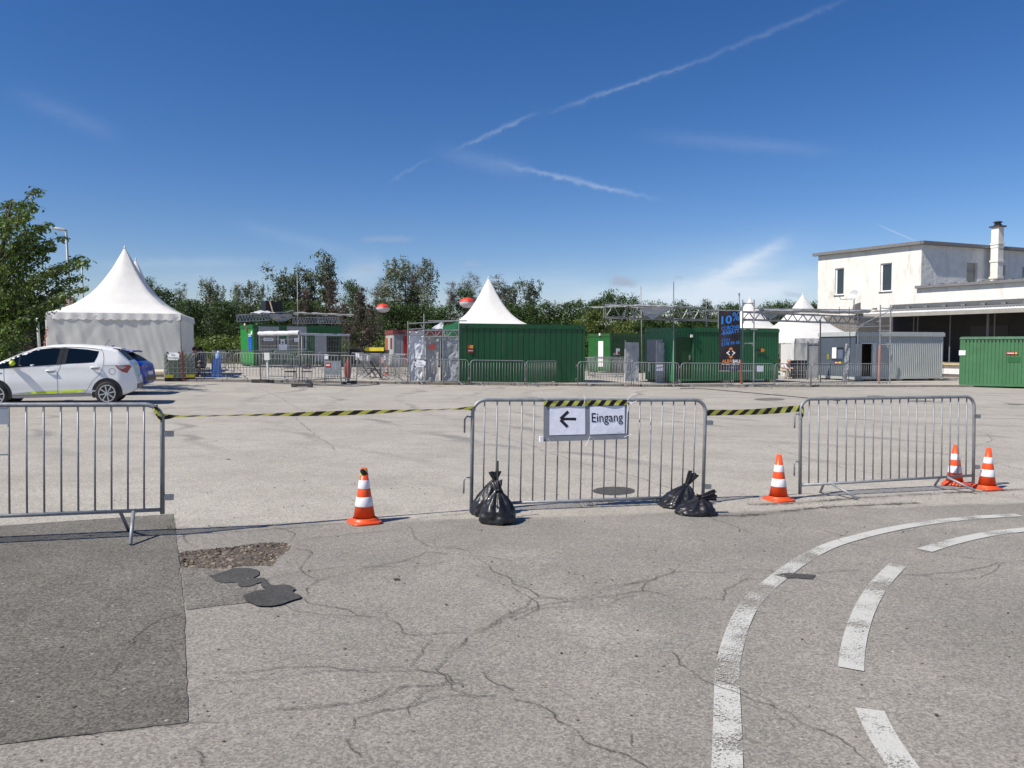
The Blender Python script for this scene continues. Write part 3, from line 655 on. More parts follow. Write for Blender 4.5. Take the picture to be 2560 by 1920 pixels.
def tree_meshes(seed, H=10, spread=3.5, base=0.3, nl=16, leaves=5000, size=0.22, clump=0.6, trunk_r=0.16, shape='round', lean=0.0, m=None, bk=None, twig=0, droop=0.1, up=0.5, sub=4):
    rs = random.Random(seed); r = np.random.default_rng(seed); tb = MB(); tips = []; tw = []
    tp = [Vector((0, 0, -0.3))]; x = y = 0
    nseg = 7
    for i in range(1, nseg+1):
        x += rs.gauss(lean, 0.12)*H/10; y += rs.gauss(0, 0.12)*H/10; tp.append(Vector((x, y, H*0.93*i/nseg)))
    tb.tube(tp, [trunk_r*(1-0.9*i/nseg)+0.012 for i in range(nseg+1)], 6)
    def at(h):
        k = max(0, min(nseg-1e-3, h/(H*0.93)*nseg)); i = int(k); return tp[i].lerp(tp[i+1], k-i)
    for k in range(nl):
        t = base+(0.97-base)*((k+rs.random()*0.8)/nl); h = H*0.93*t; p = at(h); az = k*2.4+rs.uniform(-.5, .5)
        tt = (t-base)/(1-base)
        if shape == 'round': rad = spread*math.sqrt(max(0.06, 1-(2*tt-0.85)**2*0.75))
        elif shape == 'cone': rad = spread*(1.05-tt)
        elif shape == 'vase': rad = spread*(0.45+0.6*tt)
        else: rad = spread*(0.55+0.4*math.sin(tt*3.1))
        rad *= rs.uniform(0.65, 1.12); el = up*rs.uniform(0.4, 1.3)+0.5*tt*up
        q = p+Vector((math.cos(az)*math.cos(el), math.sin(az)*math.cos(el), math.sin(el)))*rad
        mid = p.lerp(q, 0.5)+Vector((rs.gauss(0, .1), rs.gauss(0, .1), -0.06*rad+rs.gauss(0, .1)))
        br = trunk_r*0.42*(1.1-t*0.8); tb.tube([p, mid, q], [br, br*0.6, 0.012], 5, False)
        for j in range(sub):
            f = rs.uniform(0.3, 1.0); s0 = p.lerp(mid, f*2) if f < 0.5 else mid.lerp(q, f*2-1)
            e = s0+Vector((rs.gauss(0, 1), rs.gauss(0, 1), rs.gauss(0.25, 0.6)-droop)).normalized()*rad*rs.uniform(0.25, 0.5)
            tb.tube([s0, e], [br*0.35+0.006, 0.008], 4, False); tips.append((e, 1.0)); tips.append((s0.lerp(e, 0.5), 0.8))
            for _ in range(twig):
                g = s0.lerp(e, rs.uniform(0.2, 1)); w = g+Vector((rs.gauss(0, .8), rs.gauss(0, .8), rs.gauss(0.5-droop*1.6, 0.5))).normalized()*rs.uniform(0.25, 0.8)*H/10
                tw.append((g, w))
        tips.append((q, 1.0))
    if twig:
        for g, w in tw:
            dd = (w-g).cross(Vector((rs.random(), rs.random(), rs.random()))).normalized()*0.016*H/10; tb.add([g-dd, g+dd, w], [(0, 1, 2)])
            h_ = g.lerp(w, 0.5); w2 = h_+Vector((rs.gauss(0, .3), rs.gauss(0, .3), rs.gauss(0.2, .25)))*H/12; tb.add([h_-dd*0.7, h_+dd*0.7, w2], [(0, 1, 2)])
    trunk = bpy.data.meshes.new('trunk'); trunk.from_pydata(tb.v, [], tb.f); trunk.materials.append(bk or bark); trunk.shade_smooth()
    crown = None
    if leaves:
        tips = tips+[(Vector((rs.gauss(0, spread*0.35), rs.gauss(0, spread*0.35), H*rs.uniform(base+0.05, 0.9))), 1.3) for _ in range(6)] if shape == 'round' else tips
        c = np.array([t[0][:] for t in tips]); idx = r.integers(0, len(c), leaves)
        sc = clump*r.uniform(0.45, 1.25, len(c))
        off = r.normal(size=(leaves, 3)); off /= np.linalg.norm(off, axis=1)[:, None]; off *= (r.uniform(0, 1, leaves)**0.45)[:, None]
        pts = c[idx]+off*sc[idx][:, None]*np.array([1.15, 1.15, 0.75])
        if droop > 0.3:
            hang = r.uniform(0, 1, leaves)**2*1.6*droop*H/10; pts[:, 2] -= hang; pts[:, :2] = c[idx][:, :2]+off[:, :2]*sc[idx][:, None]*0.55
        zt = np.percentile(pts[:, 2], 99.7); k = (H-0.1)/zt; pts[:, 2] *= k
        for v_ in trunk.vertices: v_.co.z *= k
        crown = leaf_mesh('crown', pts, size, m, droop*0.6, seed+1)
    else:
        zt = max(v_.co.z for v_ in trunk.vertices); k = H/zt
        for v_ in trunk.vertices: v_.co.z *= k
    return trunk, crown
KINDS = {
 'dense': dict(spread=3.5, base=0.08, nl=28, leaves=7500, size=0.17, clump=1.15, m=leaf_dark, shape='round', up=0.4),
 'mid': dict(spread=3.3, base=0.12, nl=26, leaves=6500, size=0.16, clump=1.0, m=leaf_mid, shape='round', up=0.6),
 'light': dict(spread=3.4, base=0.08, nl=22, leaves=5000, size=0.20, clump=0.9, m=leaf_light, shape='round', up=0.35),
 'open': dict(spread=3.0, base=0.35, nl=22, leaves=3600, size=0.17, clump=0.5, m=leaf_grey, bk=barkg, shape='vase', up=0.95, sub=5),
 'birch': dict(spread=1.9, base=0.38, nl=20, leaves=2600, size=0.13, clump=0.5, m=leaf_birch, bk=barkw, shape='oval', up=0.7, droop=0.75, twig=3, trunk_r=0.12),
 'bare': dict(spread=2.3, base=0.35, nl=22, leaves=0, bk=barkg, shape='vase', up=1.0, twig=14, sub=7, droop=-0.1, trunk_r=0.12),
 'thin': dict(spread=2.2, base=0.35, nl=20, leaves=900, size=0.15, clump=0.4, m=leaf_grey, bk=barkg, shape='vase', up=1.0, twig=9, sub=6, droop=-0.1, trunk_r=0.12),
 'dead': dict(spread=2.6, base=0.05, nl=26, leaves=2200, size=0.13, clump=0.7, m=twig_brown, bk=twig_brown, shape='cone', up=0.15, twig=12, sub=6, droop=0.25, trunk_r=0.1),
}
TREE_CACHE = {}
def tree(kind, px, Y, ytop, wpx, label, group=None, seed=0, name='tree', zbase=None):
    key = (kind, seed % 3)
    if key not in TREE_CACHE: TREE_CACHE[key] = tree_meshes(100*(seed % 3)+sum(map(ord, kind)), **KINDS[kind])
    tr, cr = TREE_CACHE[key]
    x = (px-1280)/F*Y; z0 = zb(x, 33)+0.1 if zbase is None else zbase
    H = P(px, ytop, Y).z-z0; s = H/10.0; w = (wpx/F*Y)/(2*KINDS[kind]['spread']*1.05)
    t = thing(name, label, 'tree' if name != 'bush' else 'bush', (x, Y, z0), (seed*1.7) % 6.28, group); t.scale = (w, w, s)
    link_obj('trunk', tr, t)
    if cr: link_obj('crown', cr, t)
    rj = random.Random(seed*13+5); t.scale.z *= rj.uniform(0.93, 1.05); t.scale.x *= rj.uniform(0.85, 1.15)
    return t
WG = 'trees along the woodland edge behind the site'
T_ = [  # kind, px, Y, ytop, width px, label
 ('mid', 372, 78, 692, 60, 'small pale crown peeping over the slope of the big white tent'),
 ('dense', 415, 80, 712, 95, 'dark bushy tree just past the big white tent'),
 ('thin', 398, 92, 700, 60, 'thin twiggy tree over the dark bushes beside the big white tent'),
 ('thin', 450, 92, 703, 60, 'thin twiggy tree behind a bright green round bush'),
 ('dense', 475, 76, 735, 110, 'broad dark tree behind the bright bush left of the pay hut'),
 ('birch', 520, 86, 700, 70, 'pale birch with a wispy top between big tent and pay hut'),
 ('birch', 548, 88, 708, 60, 'slim birch beside the wispy topped one'),
 ('dense', 560, 80, 745, 110, 'low dark tree behind the corner of the pay hut'),
 ('birch', 596, 84, 700, 66, 'birch with a white trunk rising over the hut corner'),
 ('birch', 628, 85, 698, 66, 'birch with a forked white trunk left of the black box'),
 ('birch', 655, 90, 704, 50, 'small birch just left of the tall grey green crown'),
 ('open', 705, 88, 660, 110, 'grey green crown stepping up towards the tallest treetop'),
 ('open', 745, 90, 668, 90, 'grey green crown behind the bare pole above the pay hut'),
 ('open', 812, 88, 634, 120, 'tallest grey green tree with a rugged open crown above the hut'),
 ('open', 780, 92, 655, 90, 'open crown tucked against the tallest grey green tree'),
 ('mid', 882, 86, 684, 82, 'rounded mid green tree right of the tallest crown'),
 ('mid', 760, 84, 740, 130, 'mid green tree behind the roof framework of the pay hut'),
 ('dense', 690, 80, 752, 120, 'dark tree behind the black box on the hut roof'),
 ('dead', 770, 70, 712, 100, 'brown dead conifer behind the hut roof, left one of the brown group'),
 ('dead', 838, 70, 704, 110, 'tallest brown dead conifer right of the pay hut'),
 ('dead', 900, 69, 722, 100, 'brown dead conifer left of the red and white balloon lamp'),
 ('dead', 868, 66, 762, 90, 'low brown dead shrubby conifer behind the end of the hut'),
 ('dead', 930, 68, 760, 70, 'brown dead conifer touching the balloon lamp pole'),
 ('bare', 948, 84, 675, 70, 'bare leafless tree above the small balloon lamp'),
 ('birch', 990, 82, 640, 90, 'tall birch with hanging foliage, highest of the birches'),
 ('birch', 1012, 84, 652, 70, 'birch leaning against the highest birch'),
 ('thin', 965, 86, 690, 70, 'thin grey tree left of the highest birch'),
 ('birch', 1064, 80, 645, 80, 'tall half bare birch with bright white limbs'),
 ('bare', 1052, 84, 650, 110, 'bare spreading crown around the white limbed birch'),
 ('birch', 1035, 84, 700, 70, 'small hanging birch between the two tall birches'),
 ('bare', 1125, 84, 690, 95, 'leafless grey tree left of the large balloon lamp'),
 ('bare', 1172, 86, 670, 100, 'leafless fan shaped crown right above the large balloon lamp'),
 ('dense', 1166, 82, 714, 66, 'dark rounded tree behind the large balloon lamp'),
 ('thin', 1242, 86, 680, 92, 'thin leaved tree over the right slope of the middle tent peak'),
 ('thin', 1262, 90, 700, 70, 'thin leaved tree beside the right slope of the middle tent'),
 ('open', 1285, 86, 688, 80, 'open grey green crown above the green container, left of two'),
 ('open', 1325, 88, 692, 84, 'open grey green crown above the green container, right of two'),
 ('mid', 980, 76, 745, 120, 'mid green tree behind the balloon lamp pole'),
 ('dense', 1045, 76, 748, 120, 'dark tree behind the scaffold entrance posts'),
 ('dense', 1110, 76, 752, 110, 'dark tree beside the left slope of the middle tent'),
 ('dense', 1215, 78, 752, 120, 'dark tree straight behind the middle tent peak'),
 ('dense', 1300, 78, 752, 120, 'dark tree over the left half of the green container'),
 ('dense', 1372, 78, 752, 110, 'dark tree over the right half of the green container'),
 ('dense', 1432, 78, 757, 110, 'dark tree above the right end of the long green container'),
 ('dense', 1520, 80, 722, 90, 'domed dark tree with a round top behind the lattice girder'),
 ('dense', 1565, 82, 722, 92, 'domed dark tree right beside the round topped one'),
 ('dense', 1490, 80, 738, 60, 'small dark shoulder of a tree left of the domed pair'),
 ('light', 1478, 62, 765, 95, 'bright yellow green tree behind the small green cabin'),
 ('light', 1450, 60, 790, 70, 'bright green bush like tree at the end of the long green container'),
 ('light', 1555, 62, 800, 80, 'low bright green tree above the small green cabin'),
 ('dense', 1640, 84, 757, 100, 'dark tree behind the hanging white tarpaulin of the girder'),
 ('mid', 1690, 90, 747, 60, 'pale spiky crown right of the tall scaffold pole'),
 ('dense', 1720, 84, 757, 90, 'dark tree behind the truss left of the black banner'),
 ('dense', 1764, 88, 752, 60, 'mid size tree crown just left of the black banner'),
 ('dense', 1812, 84, 745, 62, 'upright dark tree rising above the black banner'),
 ('dense', 1835, 86, 760, 60, 'low dark tree beside the banner pole'),
 ('dense', 1925, 94, 750, 80, 'dark tree between the two small tent peaks, first of the row'),
 ('dense', 1962, 94, 748, 70, 'dark tree between the two small tent peaks, second of the row'),
 ('dense', 2035, 92, 742, 70, 'dark tree between the tent peak and the white building'),
 ('dense', 1900, 98, 756, 70, 'dark tree behind the first small tent peak'),
 ('dense', 1990, 98, 756, 70, 'dark tree behind the second small tent peak'),
 ('dense', 30, 62, 705, 150, 'dark tree behind the low white girder by the frame edge'),
 ('dense', 110, 66, 745, 130, 'dark tree behind the street lamp, beside the big tent'),
 ('mid', 175, 70, 738, 80, 'tree showing between street lamp and tent roof'),
 ('dense', -80, 60, 690, 170, 'dark tree at the far edge behind the hornbeam'),
 ('dead', 62, 52, 795, 110, 'brown scrubby bush behind the grey fence post'),
 ('light', 560, 64, 865, 60, 'round bright shrub left of the pay hut'),
]
for i, (k, px, Y, yt, w, lab) in enumerate(T_):
    bush = lab.startswith(('round bright shrub', 'brown scrubby'))
    tree(k, px, Y, yt, w*1.12, lab, WG, i, 'bush' if bush else 'tree')
# joined far wood behind the separate trees
r = np.random.default_rng(9); n = 60000
X = r.uniform(-95, 75, n); Yd = r.uniform(96, 112, n)
Hh = np.array([5.0+1.3*mnoise.noise(Vector((x*0.12, 0, 0)))+0.8*mnoise.noise(Vector((x*0.5, 3, 0)))+(1.6 if x < -12 else 0) for x in X])
me = leaf_mesh('far_wood', np.stack([X, Yd, Hh*r.uniform(0, 1, n)**0.75], 1), 0.42, leaf_dark, 0, 5)
tag(link_obj('far_wood', me), 'dark wood closing the view behind the single trees', 'wood', kind='stuff')
# undergrowth band
n = 46000; X = r.uniform(-80, 12, n); Yd = r.uniform(63, 70, n)
Hh = np.array([1.9+1.0*mnoise.noise(Vector((x*0.35, 7, 0)))+0.5*mnoise.noise(Vector((x*1.6, 3, 2))) for x in X])
z0 = np.array([zb(x, 33) for x in X])
me = leaf_mesh('undergrowth', np.stack([X, Yd, z0+Hh*r.uniform(0, 1, n)**0.6*(1-(Yd-63)*-0.0)], 1), 0.17, leaf_light, 0.1, 6)
tag(link_obj('undergrowth', me), 'bright brambles and scrub along the woodland foot', 'undergrowth', kind='stuff')
# bare trunk poles in the wood
mb = MB()
# the hornbeam close by on the left
def hornbeam():
    Y0 = 25.0; base = P(-60, 905, Y0); t = thing('tree', 'leafy hornbeam with layered drooping branches leaning over the parked cars', 'tree', (base.x, Y0, gz(base.x, 10)))
    rs = random.Random(2); tb = MB(); pts = []
    trunk = [P(-60, 1000, Y0), P(-52, 880, Y0), P(-30, 780, Y0), P(2, 640, Y0), P(18, 560, Y0), P(28, 505, Y0)]
    tb.tube(trunk, [0.16, 0.15, 0.12, 0.08, 0.05, 0.02], 8)
    def along(f):
        k = f*(len(trunk)-1); i = min(len(trunk)-2, int(k)); return trunk[i].lerp(trunk[i+1], k-i)
    br = [((96, 470), .93), ((92, 506), .88), ((60, 500), .9), ((28, 500), .95), ((55, 545), .82), ((130, 556), .72), ((105, 560), .74), ((162, 588), .62), ((138, 612), .6), ((100, 590), .66), ((222, 648), .44), ((200, 636), .46),
          ((185, 662), .42), ((205, 684), .38), ((175, 690), .36), ((222, 714), .3), ((190, 706), .32), ((150, 720), .3), ((150, 660), .5), ((120, 640), .55), ((90, 660), .5), ((160, 745), .27), ((120, 755), .25), ((80, 740), .3),
          ((60, 600), .7), ((20, 590), .75), ((-20, 600), .7), ((-60, 560), .75), ((60, 700), .4), ((10, 720), .4), ((-40, 700), .45), ((-90, 660), .5), ((60, 790), .22), ((100, 800), .2), ((20, 800), .22), ((-30, 790), .25), ((-100, 740), .35), ((-120, 800), .2),
          ((70, 835), .18), ((20, 850), .16), ((-30, 860), .16), ((110, 700), .42), ((40, 640), .55), ((0, 660), .5), ((120, 600), .62), ((75, 575), .72), ((70, 525), .86), ((15, 540), .82), ((-40, 640), .6), ((170, 735), .28)]
    for (p, f) in br:
        s = along(max(0.02, f-0.16)); e = P(p[0], p[1], Y0+rs.uniform(-1.8, 1.8)); L = (e-s).length
        mid = s.lerp(e, 0.5)+Vector((0, rs.gauss(0, .15), 0.10*L)); e2 = e
        path = [s, s.lerp(mid, 0.6)+Vector((0, 0, -0.02*L)), mid, mid.lerp(e2, 0.55)+Vector((0, 0, 0.02*L)), e2]
        tb.tube(path, [0.035, 0.028, 0.02, 0.012, 0.005], 5, False)
        for k in range(int(11*L)+12):
            g = rs.uniform(0.18, 1.0); kk = g*4; i = min(3, int(kk)); c = path[i].lerp(path[i+1], kk-i)
            a = rs.uniform(0, 6.28); q = c+Vector((math.cos(a)*rs.uniform(.1, .55), math.sin(a)*rs.uniform(.1, .6), rs.uniform(-0.16, 0.10)))*(1.25-0.7*g)
            tb.add([c, c+Vector((0, 0, 0.008)), q], [(0, 1, 2)])
            for _ in range(7):
                w = c.lerp(q, rs.uniform(0.1, 1.1)); pts.append((w.x+rs.gauss(0, .045), w.y+rs.gauss(0, .05), w.z+rs.gauss(-0.03, .035)))
    # deep part of the crown, lower left
    for _ in range(6500):
        px, py = rs.uniform(-160, 85), rs.triangular(640, 900, 800)
        if px > 70-(py-800)*0.6+rs.gauss(0, 12) and py > 780: continue
        c = P(px, py, Y0+rs.uniform(-1.2, 2.6)); s_ = mnoise.noise(Vector((c.x*1.3, c.y, c.z*2.6)))
        if s_ < -0.02: continue
        pts.append(tuple(c))
    o = tb.build('trunk', bark, t, True, True)
    me = leaf_mesh('crown', np.array(pts)-np.array(t.location[:]), 0.075, leaf_near, 0.75, 3, 1.5)
    link_obj('crown', me, t); return t
hornbeam()
# ================================================================== white building with canopy
def bldg():
    Zc = 58.0; dc = ray(2298, 870); Cc = Vector((dc.x/dc.y*Zc, Zc, 0)); fd = Vector((0.55, -0.835, 0)).normalized(); gd = Vector((0.928, 0.373, 0)).normalized()
    def onf(px):  # point on facade plane for pixel column
        d = ray(px, 870); u = d.x/d.y; t = (u*Cc.y-Cc.x)/(fd.x-u*fd.y); return t
    tL = onf(2041.7); A = Cc+fd*tL
    z0 = -0.4; rz = math.atan2(fd.y, fd.x)
    t = thing('warehouse', 'white rendered warehouse with flat roof, chimney and dark loading bay under a canopy', 'warehouse', (A.x, A.y, z0), rz)
    plaster = mat('white_plaster', (0.76, 0.73, 0.66), 0.85, 0, 0.08, 0.5, 0.008, 5, dirt=0.38); gravelg = mat('grey_plaster', (0.70, 0.70, 0.65), 0.9, 0, 0.10, 1.5, 0.03, 5, dirt=0.25)
    fas = mat('fascia_metal', (0.17, 0.165, 0.165), 0.6); 
    # local frame: x along facade (towards us, right), y = inwards (left-hand normal)
    Lc = -tL; Lend = 24.0
    def fz(px, py): s, z = onplane(A, Cc, px, py); return s, z-z0
    Htop = fz(2298, 611)[1]; Hl = fz(2430, 712)[1]
    wins = []
    for (x0, x1, y0, y1) in ((1900+630/3.352, 1900+705/3.352, 540+437/3.352, 540+662/3.352), (1900+1010/3.352, 1900+1107/3.352, 540+395/3.352, 540+632/3.352)):
        s0, _ = fz(x0, y0); s1, za = fz(x1, (y0+y1)/2-33); _, zbb = fz((x0+x1)/2, y1); zt = fz((x0+x1)/2, y0)[1]; wins.append((s0, s1, zbb, zt))
    zcan = fz(2560, 760)[1]
    w = MB(); w.holed(Lc, Htop, wins, 0, 0.3, 0, zcan-0.4); w.box(Lc+0.001, Lend, 0, 0.3, zcan-0.4, Hl); w.build('wall', plaster, t)
    w = MB(); w.box(0, 0.3, 0.301, 12, 0, Htop); w.box(0.3, 40, 11.7, 12, 0, Hl-0.1); w.build('wall', plaster, t)
    dk = mat('bay_wall', (0.055, 0.052, 0.05), 0.85, 0, 0.25, 1); MB().box(0.0, Lend, 0.02, 0.32, 0, zcan-0.401).build('bay_wall', dk, t)  # deep shade under the canopy put into this dark wall colour
    # second storey side wall, seen obliquely
    ga = math.atan2(gd.y, gd.x)-rz; cg, sg = math.cos(ga), math.sin(ga)
    m2 = Matrix.Translation((Lc, 0, 0)) @ Matrix.Rotation(ga, 4, 'Z')
    C2 = Cc+gd*10
    def gzp(px, py): s, z = onplane(Cc, C2, px, py); return s, z-z0
    holes = []
    for (a, b_, c, d) in ((1740, 1830, 392, 552), (1982, 2066, 412, 545), (2207, 2260, 425, 500)):
        s0, _ = gzp(1900+a/3.352, 600); s1, _ = gzp(1900+b_/3.352, 600); zt = gzp(1900+(a+b_)/2/3.352, 540+c/3.352)[1]; zl = gzp(1900+(a+b_)/2/3.352, 540+d/3.352)[1]; holes.append((s0, s1, zl-0.3, zt))
    q = MB(); q.holed(22, Htop, holes, 0, 0.3, 0.05, Hl-0.3); q.v = [tuple(m2 @ Vector(v)) for v in q.v]; q.build('wall', gravelg, t)
    for h in holes:
        fr = MB(); fr.box(h[0], h[1], 0.22, 0.26, h[2], h[3]); fr.v = [tuple(m2 @ Vector(v)) for v in fr.v]; wn = fr.build('window', mat('boarded_pane', (0.34, 0.34, 0.28), 0.6), t)
        fr = MB(); zm = h[2]+(h[3]-h[2])*0.66
        fr.box(h[0], h[1], 0.17, 0.215, zm-0.04, zm+0.04); fr.box(h[0], h[0]+0.08, 0.17, 0.215, h[2], h[3]); fr.v = [tuple(m2 @ Vector(v)) for v in fr.v]; fr.build('frame', mat('old_frame', (0.30, 0.28, 0.26), 0.7), wn)
    q = MB(); q.box(-0.25, 22, -0.35, -0.02, Htop-0.02, Htop+0.22); q.v = [tuple(m2 @ Vector(v)) for v in q.v]; q.build('fascia', fas, t)
    MB().box(-0.35, Lc+0.1, -0.35, -0.02, Htop-0.02, Htop+0.22).build('fascia', fas, t)
    ro = MB(); ro.add([(-0.3, -0.2, Htop+0.1), (Lc, -0.2, Htop+0.1), tuple(m2 @ Vector((22, 0, Htop+0.1))), (-0.3, 12, Htop+0.1)], [(0, 1, 2, 3)]); ro.build('roof', fas, t)
    MB().box(Lc-0.3, Lend, -0.30, -0.02, Hl-0.02, Hl+0.18).build('fascia', fas, t)
    lr = MB(); lr.add([(Lc, -0.02, Hl+0.05), (Lend, -0.02, Hl+0.05), (Lend, 22, Hl+0.05), tuple(m2 @ Vector((22, 0, Hl+0.05)))], [(0, 1, 2, 3)]); lr.build('roof', fas, t)
    for k in range(16): MB().box(Lc+0.4+k*0.95, Lc+0.62+k*0.95, -0.1, 0.3, Hl+0.181, Hl+0.26).build('roof_clamp', fas, t)
    for h in wins:
        f = MB(); W_ = 0.09
        f.box(h[0], h[1], 0.12, 0.2, h[2], h[2]+W_); f.box(h[0], h[1], 0.12, 0.2, h[3]-W_, h[3]); f.box(h[0], h[0]+W_*1.5, 0.12, 0.2, h[2]+W_, h[3]-W_); f.box(h[1]-W_, h[1], 0.12, 0.2, h[2]+W_, h[3]-W_)
        fo = f.build('window', whitep, t); MB().box(h[0]+W_*1.5, h[1]-W_, 0.16, 0.18, h[2]+W_, h[3]-W_).build('pane', glass, fo)
        MB().box(h[0]-0.08, h[1]+0.05, -0.08, 0.12, h[2]-0.06, h[2]-0.002).build('sill', fas, fo)
    # canopy
    cz0 = fz(2560, 759)[1]; out = -5.0
    cmb = MB(); nrib = 90; x0, x1 = 6.7, Lend
    def can(u, v):
        return (x0+(x1-x0)*u, 0.0+out*v, cz0-0.45*v+0.035*abs(math.sin(u*math.pi*nrib)))
    cmb.grid(can, nrib*4, 1)
    cmb.build('canopy_roof', mat('canopy_sheet', (0.16, 0.165, 0.17), 0.5, 0.1), t)
    eg = MB(); eg.grid(lambda u, v: (x0+(x1-x0)*u, out-0.03, cz0-0.45+0.035*abs(math.sin(u*math.pi*nrib))-0.10*v+0.01), nrib*4, 1); eg.build('canopy_edge', mat('canopy_edge_white', (0.8, 0.8, 0.8), 0.5), t)
    zf = cz0-0.45
    MB().box(x0, x1, out-0.02, out+0.12, zf-0.34, zf-0.045).build('canopy_beam', mat('canopy_beam', (0.30, 0.285, 0.25), 0.7), t)
    MB().box(x0, x1, -0.14, -0.02, cz0+0.05, cz0+0.35).build('canopy_flashing', mat('flashing', (0.10, 0.105, 0.11), 0.6), t)
    q = MB(); q.add([(x0, 0, cz0-0.06), (x1, 0, cz0-0.06), (x1, out, zf-0.05), (x0, out, zf-0.05)], [(0, 1, 2, 3)]); q.build('canopy_soffit', mat('soffit', (0.12, 0.115, 0.10), 0.8), t)
    for k in range(17): MB().box(Lc-5+k*1.35, Lc-4.7+k*1.35, -0.32, -0.15, cz0+0.02, cz0+0.16).build('canopy_clamp', fas, t)
    post = mat('bay_post', (0.16, 0.16, 0.16), 0.6)
    for px in (2283, 2293, 2374, 2468, 2485):
        d = ray(px, 870); Q = A+Vector((fd.y, -fd.x, 0))*3.2   # plane 3.2 m in front
        s, _ = onplane(Q, Q+fd*5, px, 860); MB().tube([(s, -3.2, 0), (s, -3.2, cz0-0.33)], 0.09 if px == 2468 else 0.045, 6).build('post', post, t)
    # loading dock
    MB().box(4, Lend, -3.6, 0, 0, 1.0).build('loading_dock', mat('dock_concrete', (0.16, 0.13, 0.10), 0.9), t)
    MB().box(4, Lend, -3.66, -3.601, 0.82, 1.02).build('dock_edge', mat('dock_edge_yellow', (0.55, 0.42, 0.18), 0.7), t)
    MB().box(4, Lend, -3.65, -3.61, 0.20, 0.58).build('dock_board', whitep, t)
    for s0, s1 in ((12.5, 15.0), (16.5, 19.5)):
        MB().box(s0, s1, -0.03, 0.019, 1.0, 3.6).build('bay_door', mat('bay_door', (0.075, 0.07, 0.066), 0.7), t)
    # cladding end wall below the canopy, left
    e0, _ = onplane(A, Cc, 2062, 820); 
    Pa = P(2052, 860, 62); Pb = P(2141, 860, 56.5); inv = Matrix.LocRotScale(t.location, t.rotation_euler, (1, 1, 1)).inverted()
    cl = mat('cladding_brown_grey', (0.22, 0.20, 0.17), 0.7, 0, 0.12, 1); npn = 16
    for k in range(npn):
        a = Pa.lerp(Pb, k/npn); b_ = Pa.lerp(Pb, (k+0.86)/npn); a2 = inv @ Vector((a.x, a.y, z0)); b2 = inv @ Vector((b_.x, b_.y, z0)); zt = zf-0.1-0
        m = MB(); dn = (b2-a2).normalized().cross(Vector((0, 0, 1)))*0.06
        m.add([a2, b2, b2+Vector((0, 0, zt)), a2+Vector((0, 0, zt)), a2-dn, b2-dn, b2-dn+Vector((0, 0, zt)), a2-dn+Vector((0, 0, zt))], [(0, 1, 2, 3), (4, 7, 6, 5), (0, 4, 5, 1), (1, 5, 6, 2), (0, 3, 7, 4)]); m.build('cladding_panel', cl, t)
    a2 = inv @ Vector((Pa.x, Pa.y+.1, z0)); b2 = inv @ Vector((Pb.x, Pb.y+.1, z0)); MB().quad(a2, b2, b2+Vector((0, 0, zf-0.12)), a2+Vector((0, 0, zf-0.12))).build('cladding_back', dk, t)
    # chimney
    s, _ = gzp(1900+1918/3.352, 700); base = m2 @ Vector((s-0.2, -0.75, 0)); wch = 0.30
    ch = MB(); mt = Matrix.Translation((base.x, base.y, 0)) @ Matrix.Rotation(ga, 4, 'Z')
    zs = [gzp(2474, 540+v/3.352)[1] for v in (535, 500, 385, 365, 262, 240, 135)]
    ztp = gzp(2474, 572)[1]; zsl = Hl
    ch.box(-wch, wch, -wch, wch, zsl, ztp, mt)
    for v, g in ((525, 0.06), (388, 0.05), (270, 0.03), (245, 0.05)):
        z = gzp(2474, 540+v/3.352)[1]; ch.box(-wch-g, wch+g, -wch-g, wch+g, z-0.08, z+0.08, mt)
    co = ch.build('chimney', plaster, t)
    cap = MB(); cap.box(-0.43, 0.43, -0.43, 0.43, ztp+0.001, ztp+0.10, mt); cap.lathe([(0.24, 0), (0.30, 0.10), (0.22, 0.12), (0.22, 0.24), (0.36, 0.28), (0.18, 0.38)], 16, (base.x, base.y, ztp+0.1)); cap.build('chimney_cap', mat('rusty_cap', (0.06, 0.055, 0.05), 0.7), co)
    return t
bldg()
# satellite dish on the canopy
b = P(2128, 775, 57.0); t = thing('satellite_dish', 'small white satellite dish on the edge of the canopy roof by the white warehouse', 'satellite dish', b)
mb = MB(); mb.lathe([(0.02, 0.0), (0.18, 0.02), (0.30, 0.06), (0.40, 0.12), (0.41, 0.12), (0.30, 0.05), (0.02, -0.01)], 20); mm = Matrix.Translation((0.2, 0, 1.1)) @ Matrix.Rotation(R(-150), 4, 'Z') @ Matrix.Rotation(R(70), 4, 'Y'); mb.v = [tuple(mm @ Vector(v)) for v in mb.v]
mb.build('reflector', mat('dish_grey', (0.5, 0.5, 0.52), 0.5), t, True); MB().tube([(0.2, 0, -0.1), (0.2, 0, 1.0), (0.3, 0, 1.1)], 0.04, 6).build('mast', galv_far, t); MB().tube([(0.3, 0, 0.85), (-0.9, -0.3, 0.75), (-1.05, -0.35, 0.95)], 0.025, 5).build('arm', galv_far, t)
b = P(2141, 782, 56.5); t = tag(MB().box(-0.3, 0.22, -0.2, 0.2, -0.1, 0.6).build('vent_box', mat('vent_box', (0.16, 0.155, 0.145), 0.8)), 'grey metal vent box beside the satellite dish', 'vent box'); t.location = b
me_ = t.data; me_.vertices[4].co.x += 0.15; me_.vertices[6].co.x += 0.15; me_.vertices[5].co.z += 0.15; me_.vertices[7].co.z += .15

